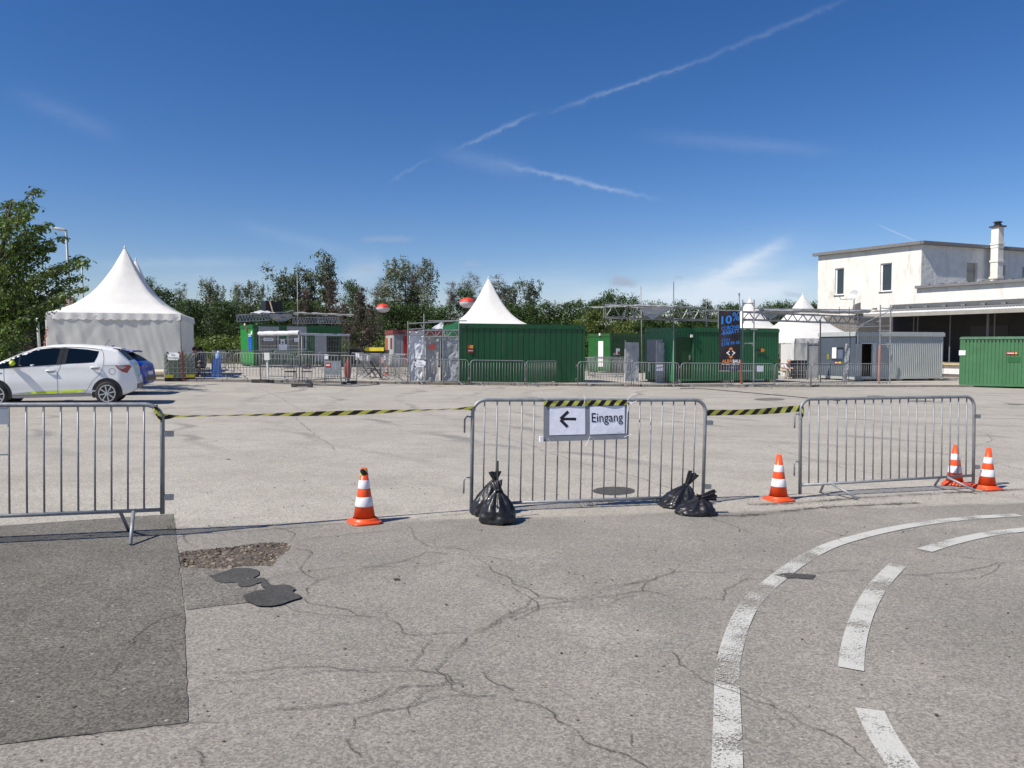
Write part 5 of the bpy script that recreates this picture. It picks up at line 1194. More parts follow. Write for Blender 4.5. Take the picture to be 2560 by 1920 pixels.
class Body:
    def __init__(s, L, Wd, top, bot, belt): s.L, s.W, s.top, s.bot, s.belt = L, Wd, top, bot, belt
    def ys(s, x, z):
        w = s.W/2
        w *= interp([(0, .70), (.12, .84), (.45, .955), (1.0, 1), (s.L-1.1, 1), (s.L-.5, .95), (s.L-.15, .82), (s.L, .66)], x)
        if z < 0.35: w *= 0.955+0.045*max(0, (z-0.15)/0.2)
        elif z < s.belt: w *= 1.0-0.02*abs((z-0.62)/0.35)+0.006*math.sin((z-.35)*9)
        if z >= s.belt: w *= 0.982-0.25*((z-s.belt)/0.55)
        return w
    def side(s, x, z):
        zt = interp(s.top, x); h = 0.10; k = (z-(zt-h))/h
        y = s.ys(x, min(z, zt-h))
        if k > 0: y *= max(0.0, math.sqrt(max(0, 1-min(1, k)**2)))**0.4
        return y
    def topz(s, x, y):
        zt = interp(s.top, x); h = 0.10; c = min(1, abs(y)/s.ys(x, zt-h)); a = math.acos(min(1, c**(1/0.4))); return zt-h+h*math.sin(a)
    def mesh(s):
        xs_ = sorted(set([s.L*i/64 for i in range(65)]+[t[0] for t in s.top]+[t[0] for t in s.bot])); sec = []
        for x in xs_:
            zt = interp(s.top, x); zb_ = min(interp(s.bot, x), zt-0.12); h = 0.10; half = []
            n1 = 14
            for i in range(n1+1):
                z = zb_+(zt-h-zb_)*i/n1; half.append((s.ys(x, z)*(0.93 if i == 0 else 1), z))
            for i in range(1, 9):
                a = math.pi/2*i/8; half.append((s.ys(x, zt-h)*max(0.0001, math.cos(a))**0.4 if i < 8 else 0.0, zt-h+h*math.sin(a)))
            sec.append([(x, y, z) for y, z in half]+[(x, -y, z) for y, z in reversed(half[:-1])])
        m = MB(); n = len(sec[0]); v = [p for q in sec for p in q]; f = []
        for i in range(len(sec)-1):
            for k in range(n-1): f.append((i*n+k, (i+1)*n+k, (i+1)*n+k+1, i*n+k+1))
            f.append((i*n+n-1, (i+1)*n+n-1, (i+1)*n, i*n))
        f.append(tuple(range(n))); f.append(tuple(reversed(range((len(sec)-1)*n, len(sec)*n)))); m.add(v, f); return m
    def decal(s, name, poly, off, m, parent, side=1, step=0.05, smooth=True):
        pts = []; n = len(poly)
        for i in range(n):
            a, b = poly[i], poly[(i+1) % n]; k = max(1, int(math.hypot(b[0]-a[0], b[1]-a[1])/step))
            pts += [(a[0]+(b[0]-a[0])*j/k, a[1]+(b[1]-a[1])*j/k) for j in range(k)]
        x0, x1 = min(p[0] for p in pts), max(p[0] for p in pts); z0, z1 = min(p[1] for p in pts), max(p[1] for p in pts); ex = []
        i = x0+step/2
        while i < x1:
            j = z0+step/2
            while j < z1:
                if inpoly(i, j, pts) and dist_poly(i, j, pts) > step*0.4: ex.append((i, j))
                j += step
            i += step
        V = [Vector(p) for p in pts+ex]; v, e, f, *_ = delaunay_2d_cdt(V, [(k, (k+1) % len(pts)) for k in range(len(pts))], [list(range(len(pts)))], 1, 1e-6)
        q = MB(); q.add([(p.x, side*(s.side(p.x, p.y)+off), p.y) for p in v], [tuple(t) for t in f]); return q.build(name, m, parent, smooth)
    def line(s, mb, pts, w, off, side=1):
        ps = smooth_path([Vector((a, b, 0)) for a, b in pts], 6); vs = []
        for i, p in enumerate(ps):
            d = (ps[min(i+1, len(ps)-1)]-ps[max(i-1, 0)]).normalized(); nn = Vector((-d.y, d.x, 0))*w/2
            for sg in (-1, 1):
                q = p+nn*sg; vs.append((q.x, side*(s.side(q.x, q.y)+off), q.y))
        mb.add(vs, [(2*i, 2*i+2, 2*i+3, 2*i+1) for i in range(len(ps)-1)])
def wheel(parent, x, y, z, r, rim_r, side):
    w = MB(); wd = 0.2
    prof = [(rim_r, -wd/2), (r-0.02, -wd/2), (r, -wd/2+0.03), (r, wd/2-0.03), (r-0.02, wd/2), (rim_r, wd/2-0.005)]
    w.lathe(prof, 32); mt = Matrix.Translation((x, y, z)) @ Matrix.Rotation(R(90), 4, 'X') @ Matrix.Rotation(0 if side < 0 else math.pi, 4, 'X')
    w.v = [tuple(mt @ Vector(v)) for v in w.v]; o = w.build('wheel', tyre, parent, True)
    d = MB().lathe([(rim_r+0.002, 0.02), (rim_r+0.002, 0.07), (rim_r-0.02, 0.05), (0.05, 0.04)], 32); d.v = [tuple(mt @ Vector(v)) for v in d.v]; d.build('rim_well', rimd, o, True)
    sp = MB(); rr_ = MB()
    n = 32
    for (ra, rb_, h) in ((rim_r-0.022, rim_r+0.004, 0.102),):
        vs = [(q*math.cos(2*math.pi*k/n), q*math.sin(2*math.pi*k/n), h) for q in (ra, rb_) for k in range(n)]; sp.add(vs, [(k, (k+1) % n, n+(k+1) % n, n+k) for k in range(n)])
    for k in range(8):
        a = 2*math.pi*k/8+0.2; c, s_ = math.cos(a), math.sin(a); wv = 0.017
        q = [(0.03, -wv*0.8), (rim_r-0.01, -wv), (rim_r-0.01, wv), (0.03, wv*0.8)]
        vs = [(u*c-v*s_, u*s_+v*c, 0.098) for u, v in q]+[(u*c-v*s_, u*s_+v*c, 0.075) for u, v in q]; sp.add(vs, [(0, 1, 2, 3), (0, 4, 5, 1), (2, 6, 7, 3)])
    sp.lathe([(0.05, 0.07), (0.05, 0.102), (0.02, 0.108)], 12); sp.v = [tuple(mt @ Vector(v)) for v in sp.v]; sp.build('rim', rimm, o)
    return o
def kk(pts, X0=1900, Y0=955, S=558.0): return [((X0-x)/S, (Y0-y)/S) for x, y in pts]
def make_car(label, body, pm, loc, head, cfg):
    t = thing('parked_car', label, 'car', loc, head)
    body.mesh().build('body', pm, t, True)
    for sd in (1, -1):
        wn = body.decal('side_window', cfg['dlo'], 0.004, carglass, t, sd)
        for pl in cfg['pillars']: body.decal('pillar', pl, 0.007, trimb, wn, sd)
        m = MB()
        for ln in cfg['seams']: body.line(m, ln, 0.009, 0.004, sd)
        m.build('door_seam', seam, t)
        for (pl, mm_) in cfg['trims']: body.decal('trim_strip' if mm_ is lime else 'badge', pl, 0.006, mm_, t, sd)
        for pl in cfg['tail']: body.decal('tail_lamp', pl, 0.010, taill, t, sd)
        for pl in cfg.get('tailc', []): body.decal('lens', pl, 0.014, clearl, t, sd)
        for (x, z) in cfg['handles']:
            q = MB(); q.tube([(x-0.11, sd*(body.side(x, z)+0.005), z), (x-0.07, sd*(body.side(x, z)+0.04), z+0.006), (x+0.07, sd*(body.side(x, z)+0.04), z+0.006), (x+0.11, sd*(body.side(x, z)+0.005), z)], 0.016, 8); q.build('door_handle', pm, t, True)
            body.decal('handle_recess', [(x+0.10*math.cos(a), z-0.018+0.035*math.sin(a)) for a in [i*math.pi/6 for i in range(12)]], 0.004, mat('recess', (0.25, 0.25, 0.27), 0.3), t, sd)
        for (x, r) in cfg['axles']:
            body.decal('wheel_arch', [(x+(r+0.085)*math.cos(a), max(0.19, 0.30+(r+0.085)*math.sin(a))) for a in [R(-25)+i*R(230)/20 for i in range(21)]], 0.003, trimb, t, sd)
            wheel(t, x, sd*(body.W/2-0.075), r, r, r*0.72, sd)
        mx, mz = cfg['mirror']
        q = MB().lathe([(0.0, -0.10), (0.05, -0.085), (0.075, -0.03), (0.07, 0.05), (0.02, 0.075)], 14); mt = Matrix.Translation((mx, sd*(body.side(mx, mz)+0.14), mz+0.02)) @ Matrix.Rotation(R(90), 4, 'X') @ Matrix.Diagonal((0.9, 0.85, 1.1, 1))
        q.v = [tuple(mt @ Vector(v)) for v in q.v]; mo = q.build('mirror', cfg['mirror_mat'], t, True)
        MB().box(mx-0.05, mx+0.07, min(sd*body.side(mx, mz), sd*(body.side(mx, mz)+0.18)), max(sd*body.side(mx, mz), sd*(body.side(mx, mz)+0.18)), mz-0.07, mz-0.035).build('mirror_foot', trimb, mo)
        body.decal('sill', cfg['sill'], 0.002, mat('sill_grey', (0.36, 0.36, 0.38), 0.4) if pm is paint_w else trimb, t, sd)
    for (x0, x1, hw, nm, off) in cfg['topglass']:
        q = MB().grid(lambda u, v: (x0+(x1-x0)*u, hw*(2*v-1)*(0.86+0.14*u if x0 > 2 else 1.0-0.1*u), body.topz(x0+(x1-x0)*u, hw*(2*v-1)*(1.0))+off), 12, 16); q.build(nm, carglass if nm == 'windscreen' else hatchg, t, True)
    x0, x1, hw, z = cfg['spoiler']; q = MB(); q.grid(lambda u, v: (x0+(x1-x0)*u, hw*(2*v-1), z-0.02*(2*v-1)**2+0.035*u), 4, 10); q.grid(lambda u, v: (x0+(x1-x0)*u, hw*(2*v-1), z-0.045-0.02*(2*v-1)**2), 4, 10); q.grid(lambda u, v: (x0, hw*(2*v-1), z-0.045+0.045*u-0.02*(2*v-1)**2), 1, 10); q.build('spoiler', pm, t, True)
    ax, az = cfg['antenna']; 
    if cfg['fin']:
        q = MB(); q.prism([(ax, az), (ax+0.18, az), (ax+0.05, az+0.08), (ax-0.01, az+0.09)], -0.02, 0.02); q.build('antenna', pm, t)
    else: MB().tube([(ax, 0, az-0.02), (ax-0.14, 0, az+0.16)], 0.006, 5).build('antenna', trimb, t)
    q = MB(); q.box(-0.012, 0.02, -0.26, 0.26, 0.60, 0.71) ; q.build('number_plate', whitep, t)
    MB().box(-0.004, 0.05, -body.W*0.36, body.W*0.36, cfg['bump'][0], cfg['bump'][1]).build('bumper_insert', trimb, t)
    return t
topw = [(0, .60), (.03, .70), (.07, .80), (.10, .98), (.15, 1.07), (.2, 1.115), (.5, 1.395), (.62, 1.435), (.9, 1.485), (1.43, 1.525), (1.79, 1.53), (2.15, 1.51), (2.5, 1.44), (2.87, 1.30), (3.2, 1.155), (3.42, 1.06), (3.6, .99), (3.9, .90), (4.1, .76), (4.17, .6), (4.2, .45)]
botw = [(0, .42), (.1, .33), (.35, .24), (3.8, .22), (4.1, .26), (4.2, .36)]
Bw = Body(4.2, 1.70, topw, botw, 1.0)
cfgw = dict(dlo=kk([(-40, 440), (150, 325), (320, 248), (550, 178), (760, 157), (960, 160), (1200, 178), (1372, 205), (1350, 280), (1310, 358), (930, 378), (790, 388), (320, 418), (100, 438)]),
  pillars=[kk([(850, 158), (905, 155), (862, 384), (800, 388)]), kk([(912, 155), (962, 160), (925, 378), (868, 384)]), kk([(318, 262), (332, 256), (318, 418), (300, 419)])],
  seams=[kk([(118, 440), (122, 600), (150, 730), (215, 792)]), kk([(908, 150), (862, 390), (818, 500), (812, 660), (818, 782)]), kk([(1400, 170), (1432, 240), (1440, 360), (1400, 500), (1280, 620), (1235, 700), (1180, 782)]), kk([(215, 792), (700, 790), (1180, 782)]), kk([(1590, 400), (1440, 410)]), kk([(150, 325), (320, 245), (560, 165), (900, 145), (1250, 160), (1400, 190)])]
    +[kk([(1555+44*math.cos(a), 485+42*math.sin(a)) for a in [i*math.pi/8 for i in range(17)]])],
  trims=[(kk([(265, 778), (540, 752), (812, 738), (812, 776), (500, 784)]), lime), (kk([(826, 740), (1000, 736), (1195, 734), (1140, 762), (1060, 772), (850, 774)]), lime), (kk([(-20, 492), (95, 490), (95, 502), (-20, 504)]), mat('badge_blue', (0.05, 0.08, 0.25), 0.3))],
  tail=[kk([(1588, 398), (1660, 408), (1790, 398), (1822, 420), (1760, 512), (1700, 495), (1630, 445)])], tailc=[kk([(1615, 412), (1700, 416), (1755, 425), (1700, 455), (1660, 448)])],
  handles=kk([(725, 468), (1322, 428)]), axles=[(0.752, 0.295), (3.40, 0.295)], mirror=kk([(248, 372)])[0], mirror_mat=lime, sill=kk([(215, 795), (1250, 785), (1268, 828), (230, 835)]),
  topglass=[(0.2, 0.49, 0.58, 'rear_window', 0.010), (2.62, 3.36, 0.50, 'windscreen', 0.004)], spoiler=(0.44, 0.66, 0.55, 1.425), antenna=((1900-1395)/558, 1.50), fin=False, bump=(0.40, 0.52))
nearw = G(269, 1012.5); hd_ = math.pi+R(20)
hv = Vector((math.cos(hd_), math.sin(hd_), 0)); lf = Vector((-math.sin(hd_), math.cos(hd_), 0))
root = nearw-hv*0.677-lf*0.78; root.z = gz(nearw.x, nearw.y)
carw = make_car('white hatchback with lime mirror caps and lime door trim, cut off by the picture edge', Bw, paint_w, root, hd_, cfgw); carw.scale = (0.90, 0.97, 1)
# blue car, only its tail looks out behind the white one
def kb(pts): return kk(pts, 2080, 802, 461.0)
topb = [(0, .55), (.03, .78), (.08, .95), (.2, 1.03), (.45, 1.19), (.7, 1.33), (1.0, 1.40), (1.6, 1.46), (2.2, 1.47), (2.6, 1.42), (3.0, 1.27), (3.35, 1.08), (3.6, .98), (4.0, .88), (4.25, .74), (4.36, .6), (4.38, .45)]
Bb = Body(4.38, 1.82, topb, [(0, .40), (.1, .32), (.4, .24), (4.0, .22), (4.3, .28), (4.38, .36)], 0.98)
cfgb = dict(dlo=[(3.3, 1.0), (2.9, 1.25), (2.5, 1.36), (1.8, 1.40), (1.1, 1.34), (.75, 1.17), (1.0, 1.0), (2.0, .97)], pillars=[[(2.0, .97), (2.08, .97), (2.02, 1.41), (1.94, 1.41)]], seams=[[(1.95, 1.4), (2.0, .95), (2.0, .3)], [(1.0, 1.3), (.95, 1.0), (1.2, .7), (1.3, .3)]],
  trims=[], tail=[[(.03, .86), (.55, .94), (.50, .84), (.36, .79), (.12, .76)]], tailc=[], handles=[(2.2, .90), (1.25, .92)], axles=[(0.86, 0.32), (3.5, 0.32)], mirror=(3.0, 1.03), mirror_mat=paint_b, sill=[(1.2, .26), (3.1, .26), (3.1, .34), (1.2, .34)],
  topglass=[(0.2, 0.62, 0.58, 'rear_window', 0.010), (2.66, 3.3, 0.52, 'windscreen', 0.004)], spoiler=(0.36, 0.8, 0.56, 1.345), antenna=(1.02, 1.405), fin=True, bump=(0.42, 0.55))
rb = P(362, 985, 22.8); rb.z = gz(rb.x, 22.8); hb = math.pi+R(12); lfb = Vector((-math.sin(hb), math.cos(hb), 0))
carb = make_car('blue hatchback tail with shark fin aerial, half hidden behind the white car', Bb, paint_b, rb-lfb*0.72, hb, cfgb)

# ================================================================== crowd barriers close by
def rail_path(L, ht, r=0.13, z0=0.02):
    p = [(0, 0, z0), (0, 0, ht-r)]
    for i in range(1, 8): a = math.pi/2*i/8; p.append((r-r*math.cos(a), 0, ht-r+r*math.sin(a)))
    p.append((r, 0, ht)); p.append((L-r, 0, ht))
    for i in range(1, 8): a = math.pi/2*i/8; p.append((L-r+r*math.sin(a), 0, ht-r+r*math.cos(a)))
    p += [(L, 0, ht-r), (L, 0, z0)]
    return p
def near_barrier(label, A, B, ht, hb, zpost, xs_bar, feet, hooks=True, eyes=True, plate_x=None):
    L = (B-A).length; t = thing('crowd_barrier', label, 'barrier', A, ang(A, B), 'crowd barriers across the lot in front')
    t.rotation_euler = (0, -math.asin((B.z-A.z)/L), ang(A, B))
    MB().tube(rail_path(L, ht, 0.13, zpost), 0.0185, 10).build('frame', galv, t, True)
    MB().tube([(0, 0, hb), (L, 0, hb)], 0.016, 10).build('bottom_rail', galv, t, True)
    bm = None
    for x in xs_bar:
        if bm is None:
            q = MB().tube([(0, 0, hb), (0, 0, ht)], 0.0078, 8); bm = bpy.data.meshes.new('bar'); bm.from_pydata(q.v, [], q.f); bm.materials.append(galv); bm.shade_smooth()
        link_obj('bar', bm, t, (x, 0, 0))
    for (x, dx, yf, yb_) in feet:
        MB().tube([(x, 0, hb), (x+dx, -yf, 0.012)], 0.0145, 8).build('foot', galv, t, True)
        MB().tube([(x-0.10, 0, hb), (x-0.10+dx, yb_, 0.012)], 0.0145, 8).build('foot', galv, t, True)
    if hooks:
        for z in (ht-0.19, hb+0.17+0.42*0 if ht < 0 else hb+0.24): MB().tube([(0, 0, z+0.02), (-0.055, 0, z+0.03), (-0.078, 0, z+0.0), (-0.078, 0, z-0.13)], 0.009, 8).build('hook', galv, t, True)
    if eyes:
        for z in (ht-0.24, hb+0.10): 
            q = MB(); q.box(L+0.015, L+0.085, -0.02, -0.012, z-0.022, z+0.022); q.box(L+0.015, L+0.085, 0.012, 0.02, z-0.022, z+0.022); q.box(L+0.078, L+0.085, -0.012, 0.012, z-0.022, z+0.022); q.build('eye', galv, t)
    if plate_x is not None:
        MB().box(plate_x-0.14, plate_x, -0.012, 0.0, ht-0.15, ht-0.02).build('name_plate', mat('zinc_plate', (0.42, 0.47, 0.52), 0.4, 0.4), t)
        MB().tube([(plate_x-0.14, 0, hb+0.48), (plate_x, 0, hb+0.48)], 0.007, 6).build('crossbar', galv, t)
    return t
# left
Bp = P(406, 1340, 6.19); Bp.z = zb(Bp.x, Bp.y); dirl = Vector((-0.956, -0.292, 0)); Ap = Bp+dirl*2.42; Ap.z = zb(Ap.x, Ap.y)
Ll = (Bp-Ap).length
bl_ = near_barrier('galvanised crowd barrier with a name plate, standing beside the dark asphalt patch', Ap, Bp, 1.09, 0.225, 0.19, [Ll-0.137-0.1195*i for i in range(19)], [(Ll-0.215, 0.02, 0.26, 0.25), (0.4, -0.02, 0.26, 0.25)], True, True, Ll-0.137-0.1195*8)
# middle
Am = P(1178, 1290, 7.36); Am.z = zb(Am.x, Am.y); Bm = P(1757, 1260, 8.0); Bm.z = zb(Bm.x, Bm.y); Lm = (Bm-Am).length
bm_ = near_barrier('galvanised crowd barrier carrying the Eingang arrow sign, weighed down by black sandbags', Am, Bm, 1.10, 0.078, 0.012, [0.118+(Lm-0.236)*i/18 for i in range(19)], [(Lm-0.42, 0.02, 0.13, 0.12), (0.3, 0.0, 0.13, 0.12)])
# right, leaning a little
Ar = P(2000, 1236, 8.42); Ar.z = zb(Ar.x, Ar.y); Br = P(2433, 1222, 9.18); Br.z = zb(Br.x, Br.y); Lr = (Br-Ar).length
br_ = near_barrier('galvanised crowd barrier with splayed feet between three orange cones', Ar, Br, 1.10, 0.14, 0.04, [0.118+(Lr-0.236)*i/18 for i in range(19)], [(0.42, 0.12, 0.27, 0.2), (Lr-0.42, 0.14, 0.27, 0.2)])
br_.rotation_euler.y -= R(0.6); br_.rotation_euler.x = R(-1.5)

# ---- hazard tape
def tape_mat():
    m = bpy.data.materials.new('hazard_tape'); m.use_nodes = True; t = m.node_tree; b = t.nodes['Principled BSDF']; L = t.links.new; b.inputs['Roughness'].default_value = 0.3
    uv = t.nodes.new('ShaderNodeUVMap'); sp = t.nodes.new('ShaderNodeSeparateXYZ'); L(uv.outputs[0], sp.inputs[0])
    a = t.nodes.new('ShaderNodeMath'); a.operation = 'MULTIPLY_ADD'; L(sp.outputs[1], a.inputs[0]); a.inputs[1].default_value = -0.42; L(sp.outputs[0], a.inputs[2])
    f = t.nodes.new('ShaderNodeMath'); f.operation = 'FRACT'; L(a.outputs[0], f.inputs[0]); g = t.nodes.new('ShaderNodeMath'); g.operation = 'GREATER_THAN'; L(f.outputs[0], g.inputs[0]); g.inputs[1].default_value = 0.5
    mx = t.nodes.new('ShaderNodeMix'); mx.data_type = 'RGBA'; L(g.outputs[0], mx.inputs[0]); mx.inputs[6].default_value = (0.012, 0.012, 0.012, 1); mx.inputs[7].default_value = (0.60, 0.60, 0.12, 1); L(mx.outputs[2], b.inputs['Base Color'])
    tr = t.nodes.new('ShaderNodeBsdfTranslucent'); L(mx.outputs[2], tr.inputs[0]); ms = t.nodes.new('ShaderNodeMixShader'); ms.inputs[0].default_value = 0.25; L(b.outputs[0], ms.inputs[1]); L(tr.outputs[0], ms.inputs[2]); L(ms.outputs[0], t.nodes['Material Output'].inputs[0]); return m
tapem = tape_mat()
def tape(label, pts, w, twist, per=0.165, n=60, name='hazard_tape'):
    """pts: centre path; twist(t): angle of the tape's width about its length"""
    ps = smooth_path([Vector(p) for p in pts], max(2, n//(len(pts)-1))); q = MB(); uv = []; vs = []; u = 0
    for i, p in enumerate(ps):
        d = (ps[min(i+1, len(ps)-1)]-ps[max(i-1, 0)]).normalized(); up = Vector((0, 0, 1)); up = (up-d*up.dot(d)).normalized(); sd = d.cross(up)
        if i: u += (p-ps[i-1]).length
        a = twist(i/(len(ps)-1)); nrm = up*math.cos(a)+sd*math.sin(a)
        for k in range(4):
            f = k/3-0.5; vs.append(p+nrm*w*f+sd*0.003*math.sin(u*19+k*2)); uv.append((u/per, k/3))
    fs = [(4*i+k, 4*i+k+4, 4*i+k+5, 4*i+k+1) for i in range(len(ps)-1) for k in range(3)]
    c = ps[0].copy(); q.add([tuple(v-c) for v in vs], fs); q.uv = uv; o = q.build(name, tapem, None, True); o.location = c
    return tag(o, label, 'tape', 'yellow and black hazard tape') 
def on(t, L, x, z, y=0):
    return parent_matrix(t) @ Vector((x, y, z))
pL = on(bl_, Ll, Ll-0.02, 0.99); pM0 = on(bm_, Lm, 0.03, 1.02); pM1 = on(bm_, Lm, Lm-0.02, 0.965); pR = on(br_, Lr, 0.03, 1.0)
mid = pL.lerp(pM0, 0.5)-Vector((0, 0, 0.012))
tape('long twisted yellow and black tape stretched above the cone with the taped tip', [pL, pL.lerp(pM0, 0.25)-Vector((0, 0, .006)), mid, pL.lerp(pM0, .75)-Vector((0, 0, .006)), pM0], 0.055, lambda t: 0.95+0.35*math.sin(t*9)-(0.7 if t > 0.9 else 0)*(t-.9)*10-(0.9*(1-t/0.06) if t < .06 else 0), 0.17, 100)
tape('short yellow and black tape between the sign barrier and the barrier by the cones', [pM1, pM1.lerp(pR, 0.5)-Vector((0, 0, .015)), pR], 0.07, lambda t: 0.15+0.35*math.sin(t*5), 0.15, 50)
# wraps round the posts
for (tb_, L_, x, z, lab) in ((bl_, Ll, Ll-0.035, 1.03, 'tape end knotted round the corner of the barrier beside the dark patch'), (br_, Lr, 0.015, 0.97, 'tape end knotted round the corner of the barrier by the cones')):
    q = MB(); uv = []; vs = []; nr = 40
    for i in range(nr+1):
        a = i*0.75; zz = z+0.06-0.10*i/nr; xx = x+(0.05*(i/nr-0.4) if tb_ is bl_ else 0)
        for k in (0, 1): vs.append((xx+0.023*math.cos(a), 0.023*math.sin(a), zz-0.035*k)); uv.append((i*0.017/0.16*2, k))
    q.add(vs, [(2*i, 2*i+2, 2*i+3, 2*i+1) for i in range(nr)]); q.uv = uv; q.v = [tuple(parent_matrix(tb_) @ Vector(v)) for v in q.v]; c = Vector(q.v[0]); q.v = [tuple(Vector(v)-c) for v in q.v]
    o = q.build('hazard_tape', tapem, None, True); o.location = c; tag(o, lab, 'tape', 'yellow and black hazard tape')

# ---- Eingang sign on the middle barrier
def sp_(px, py): s_, z_ = onplane(Am+Vector((0, -0.03, 0)), Bm+Vector((0, -0.03, 0)), px, py); return s_, z_
slope = (Bm.z-Am.z)/Lm
s0, z1_ = sp_(1357, 1003); s1, _ = sp_(1566, 1006); sb0, z0_ = sp_(1353, 1103)
sg = thing('entrance_sign', 'laminated cardboard sign with black arrow and the word Eingang, tied to the barrier', 'sign', Am+Vector((math.sin(ang(Am, Bm))*0.03, -math.cos(ang(Am, Bm))*0.03, 0)), ang(Am, Bm))
k_ = Am.z; Wd_ = s1-s0; Hh_ = z1_-z0_; z0_ -= k_; z1_ -= k_
card = mat('grey_card', (0.20, 0.215, 0.24), 0.35, 0, 0.1, 6)
def bow(u, v): return -0.01-0.012*math.sin(u*math.pi)*(1-v)-0.03*(1-v)
cb = MB(); cb.grid(lambda u, v: (s0-0.012*(1-v)+(Wd_)*u, bow(u, v), z0_+Hh_*v), 24, 12); cb.grid(lambda u, v: (s0-0.012*(1-v)+Wd_*(1-u), bow(1-u, v)+0.004, z0_+Hh_*v), 24, 12); cb.build('board', card, sg, True)
paperm = mat('sign_paper', (0.74, 0.76, 0.86), 0.3, 0, 0.05, 12, 0.004, 14, coat=0.4)
def sheet_part(a, b_, c, d, seed):
    q = MB(); q.grid(lambda u, v: (s0-0.012*(1-(c+(d-c)*v))+Wd_*(a+(b_-a)*u), bow(a+(b_-a)*u, c+(d-c)*v)-0.004-0.0015*mnoise.noise(Vector((u*3, v*3, seed))), z0_+Hh_*(c+(d-c)*v)), 20, 16); return q.build('sheet', paperm, sg, True)
shA = sheet_part(0.065, 0.485, 0.155, 0.86, 1); shB = sheet_part(0.54, 0.965, 0.145, 0.845, 2)
def on_sign(u, v, off=0.0062): return Vector((s0-0.012*(1-v)+Wd_*u, bow(u, v)-off, z0_+Hh_*v))
def bar_(q, a, b_, w):
    A2, B2 = on_sign(*a), on_sign(*b_); d = (B2-A2).normalized(); n2 = Vector((-d.z, 0, d.x))*w/2; q.add([A2-n2, B2-n2, B2+n2, A2+n2], [(0, 1, 2, 3)])
q = MB(); bar_(q, (0.205, 0.545), (0.375, 0.54), 0.030); bar_(q, (0.192, 0.555), (0.283, 0.735), 0.030); q.v = [(v[0], v[1]-0.0005*(i//4), v[2]) for i, v in enumerate(q.v)]; bar_(q, (0.192, 0.532), (0.273, 0.355), 0.0301); q.v[-4:] = [(v[0], v[1]-0.0012, v[2]) for v in q.v[-4:]]; q.build('arrow', ink, shA)
c_ = on_sign(0.562, 0.455); text('Eingang', 0.132, ink, shB, c_, (R(90-4), 0, 0), 'lettering', 'LEFT', 0.80)
# fit width
lt = [o for o in bpy.data.objects if o.parent == shB][-1]; wv = max(v.co.x for v in lt.data.vertices)-min(v.co.x for v in lt.data.vertices); 
kx = Wd_*0.378/wv; x_min = min(v.co.x for v in lt.data.vertices)
for v in lt.data.vertices:      # press the lettering onto the bowed sheet
    xx = c_.x+(v.co.x-x_min)*kx; zz = c_.z+v.co.y; u_ = (xx-s0)/Wd_; v_ = (zz-z0_)/Hh_
    v.co = Vector((xx, bow(u_, v_)-0.0072, zz))
lt.scale = (1, 1, 1); lt.location = (0, 0, 0); lt.rotation_euler = (0, 0, 0)
q = MB()
for k in range(9): A2 = on_sign(0.868+k*0.0065, 0.175); q.add([A2, A2+Vector((0.003, 0, 0)), A2+Vector((0.003, 0, .004)), A2+Vector((0, 0, .004))], [(0, 1, 2, 3)])
q.build('small_print', ink, shB)
top0 = parent_matrix(sg) @ on_sign(-0.005, 0.94, 0.014); top1 = parent_matrix(sg) @ on_sign(0.985, 0.93, 0.014)
tape('yellow and black tape across the top edge of the Eingang sign', [top0, top0.lerp(top1, .33), top0.lerp(top1, .66), top1], 0.055, lambda t: 0.08*math.sin(t*14), 0.113, 60)
q = MB()
for (u, v, pts) in ((0.03, 0.99, [(0, 0, 0), (-.02, 0, .03), (-.055, 0, .105)]), (0.465, 0.985, [(0, 0, -.02), (.012, 0, .02), (0, .01, .06)]), (0.99, 1.0, [(0, 0, 0), (.02, -.02, .04), (.09, -.02, .065)]), (0.99, .97, [(0, 0, 0), (.04, -.02, -.03), (.06, -.02, -.07)]),
                    (1.0, 0.95, [(0, 0, 0), (.035, -.02, -.01), (.085, -.02, .01)]), (0.53, 0.07, [(0.05, 0, -.02), (0, -.01, .015), (-.03, 0, -.06), (-.05, 0, -.085)]), (0.04, 0.08, [(0, 0, 0), (.03, 0, -.035)]), (0.97, 0.075, [(-.02, 0, -.01), (.06, -.01, .02)]), (0.985, .9, [(0, -.01, 0), (-.01, -.01, -.3)])):
    b0 = on_sign(u, v, 0.02); q.tube([b0+Vector(p) for p in pts], 0.0026, 5)
q.build('cable_tie', conew, sg)
q = MB(); q.box(s0-0.05, s0-0.015, -0.05, -0.01, z0_+0.0, z0_+0.05); q.build('loose_tape', conew, sg)

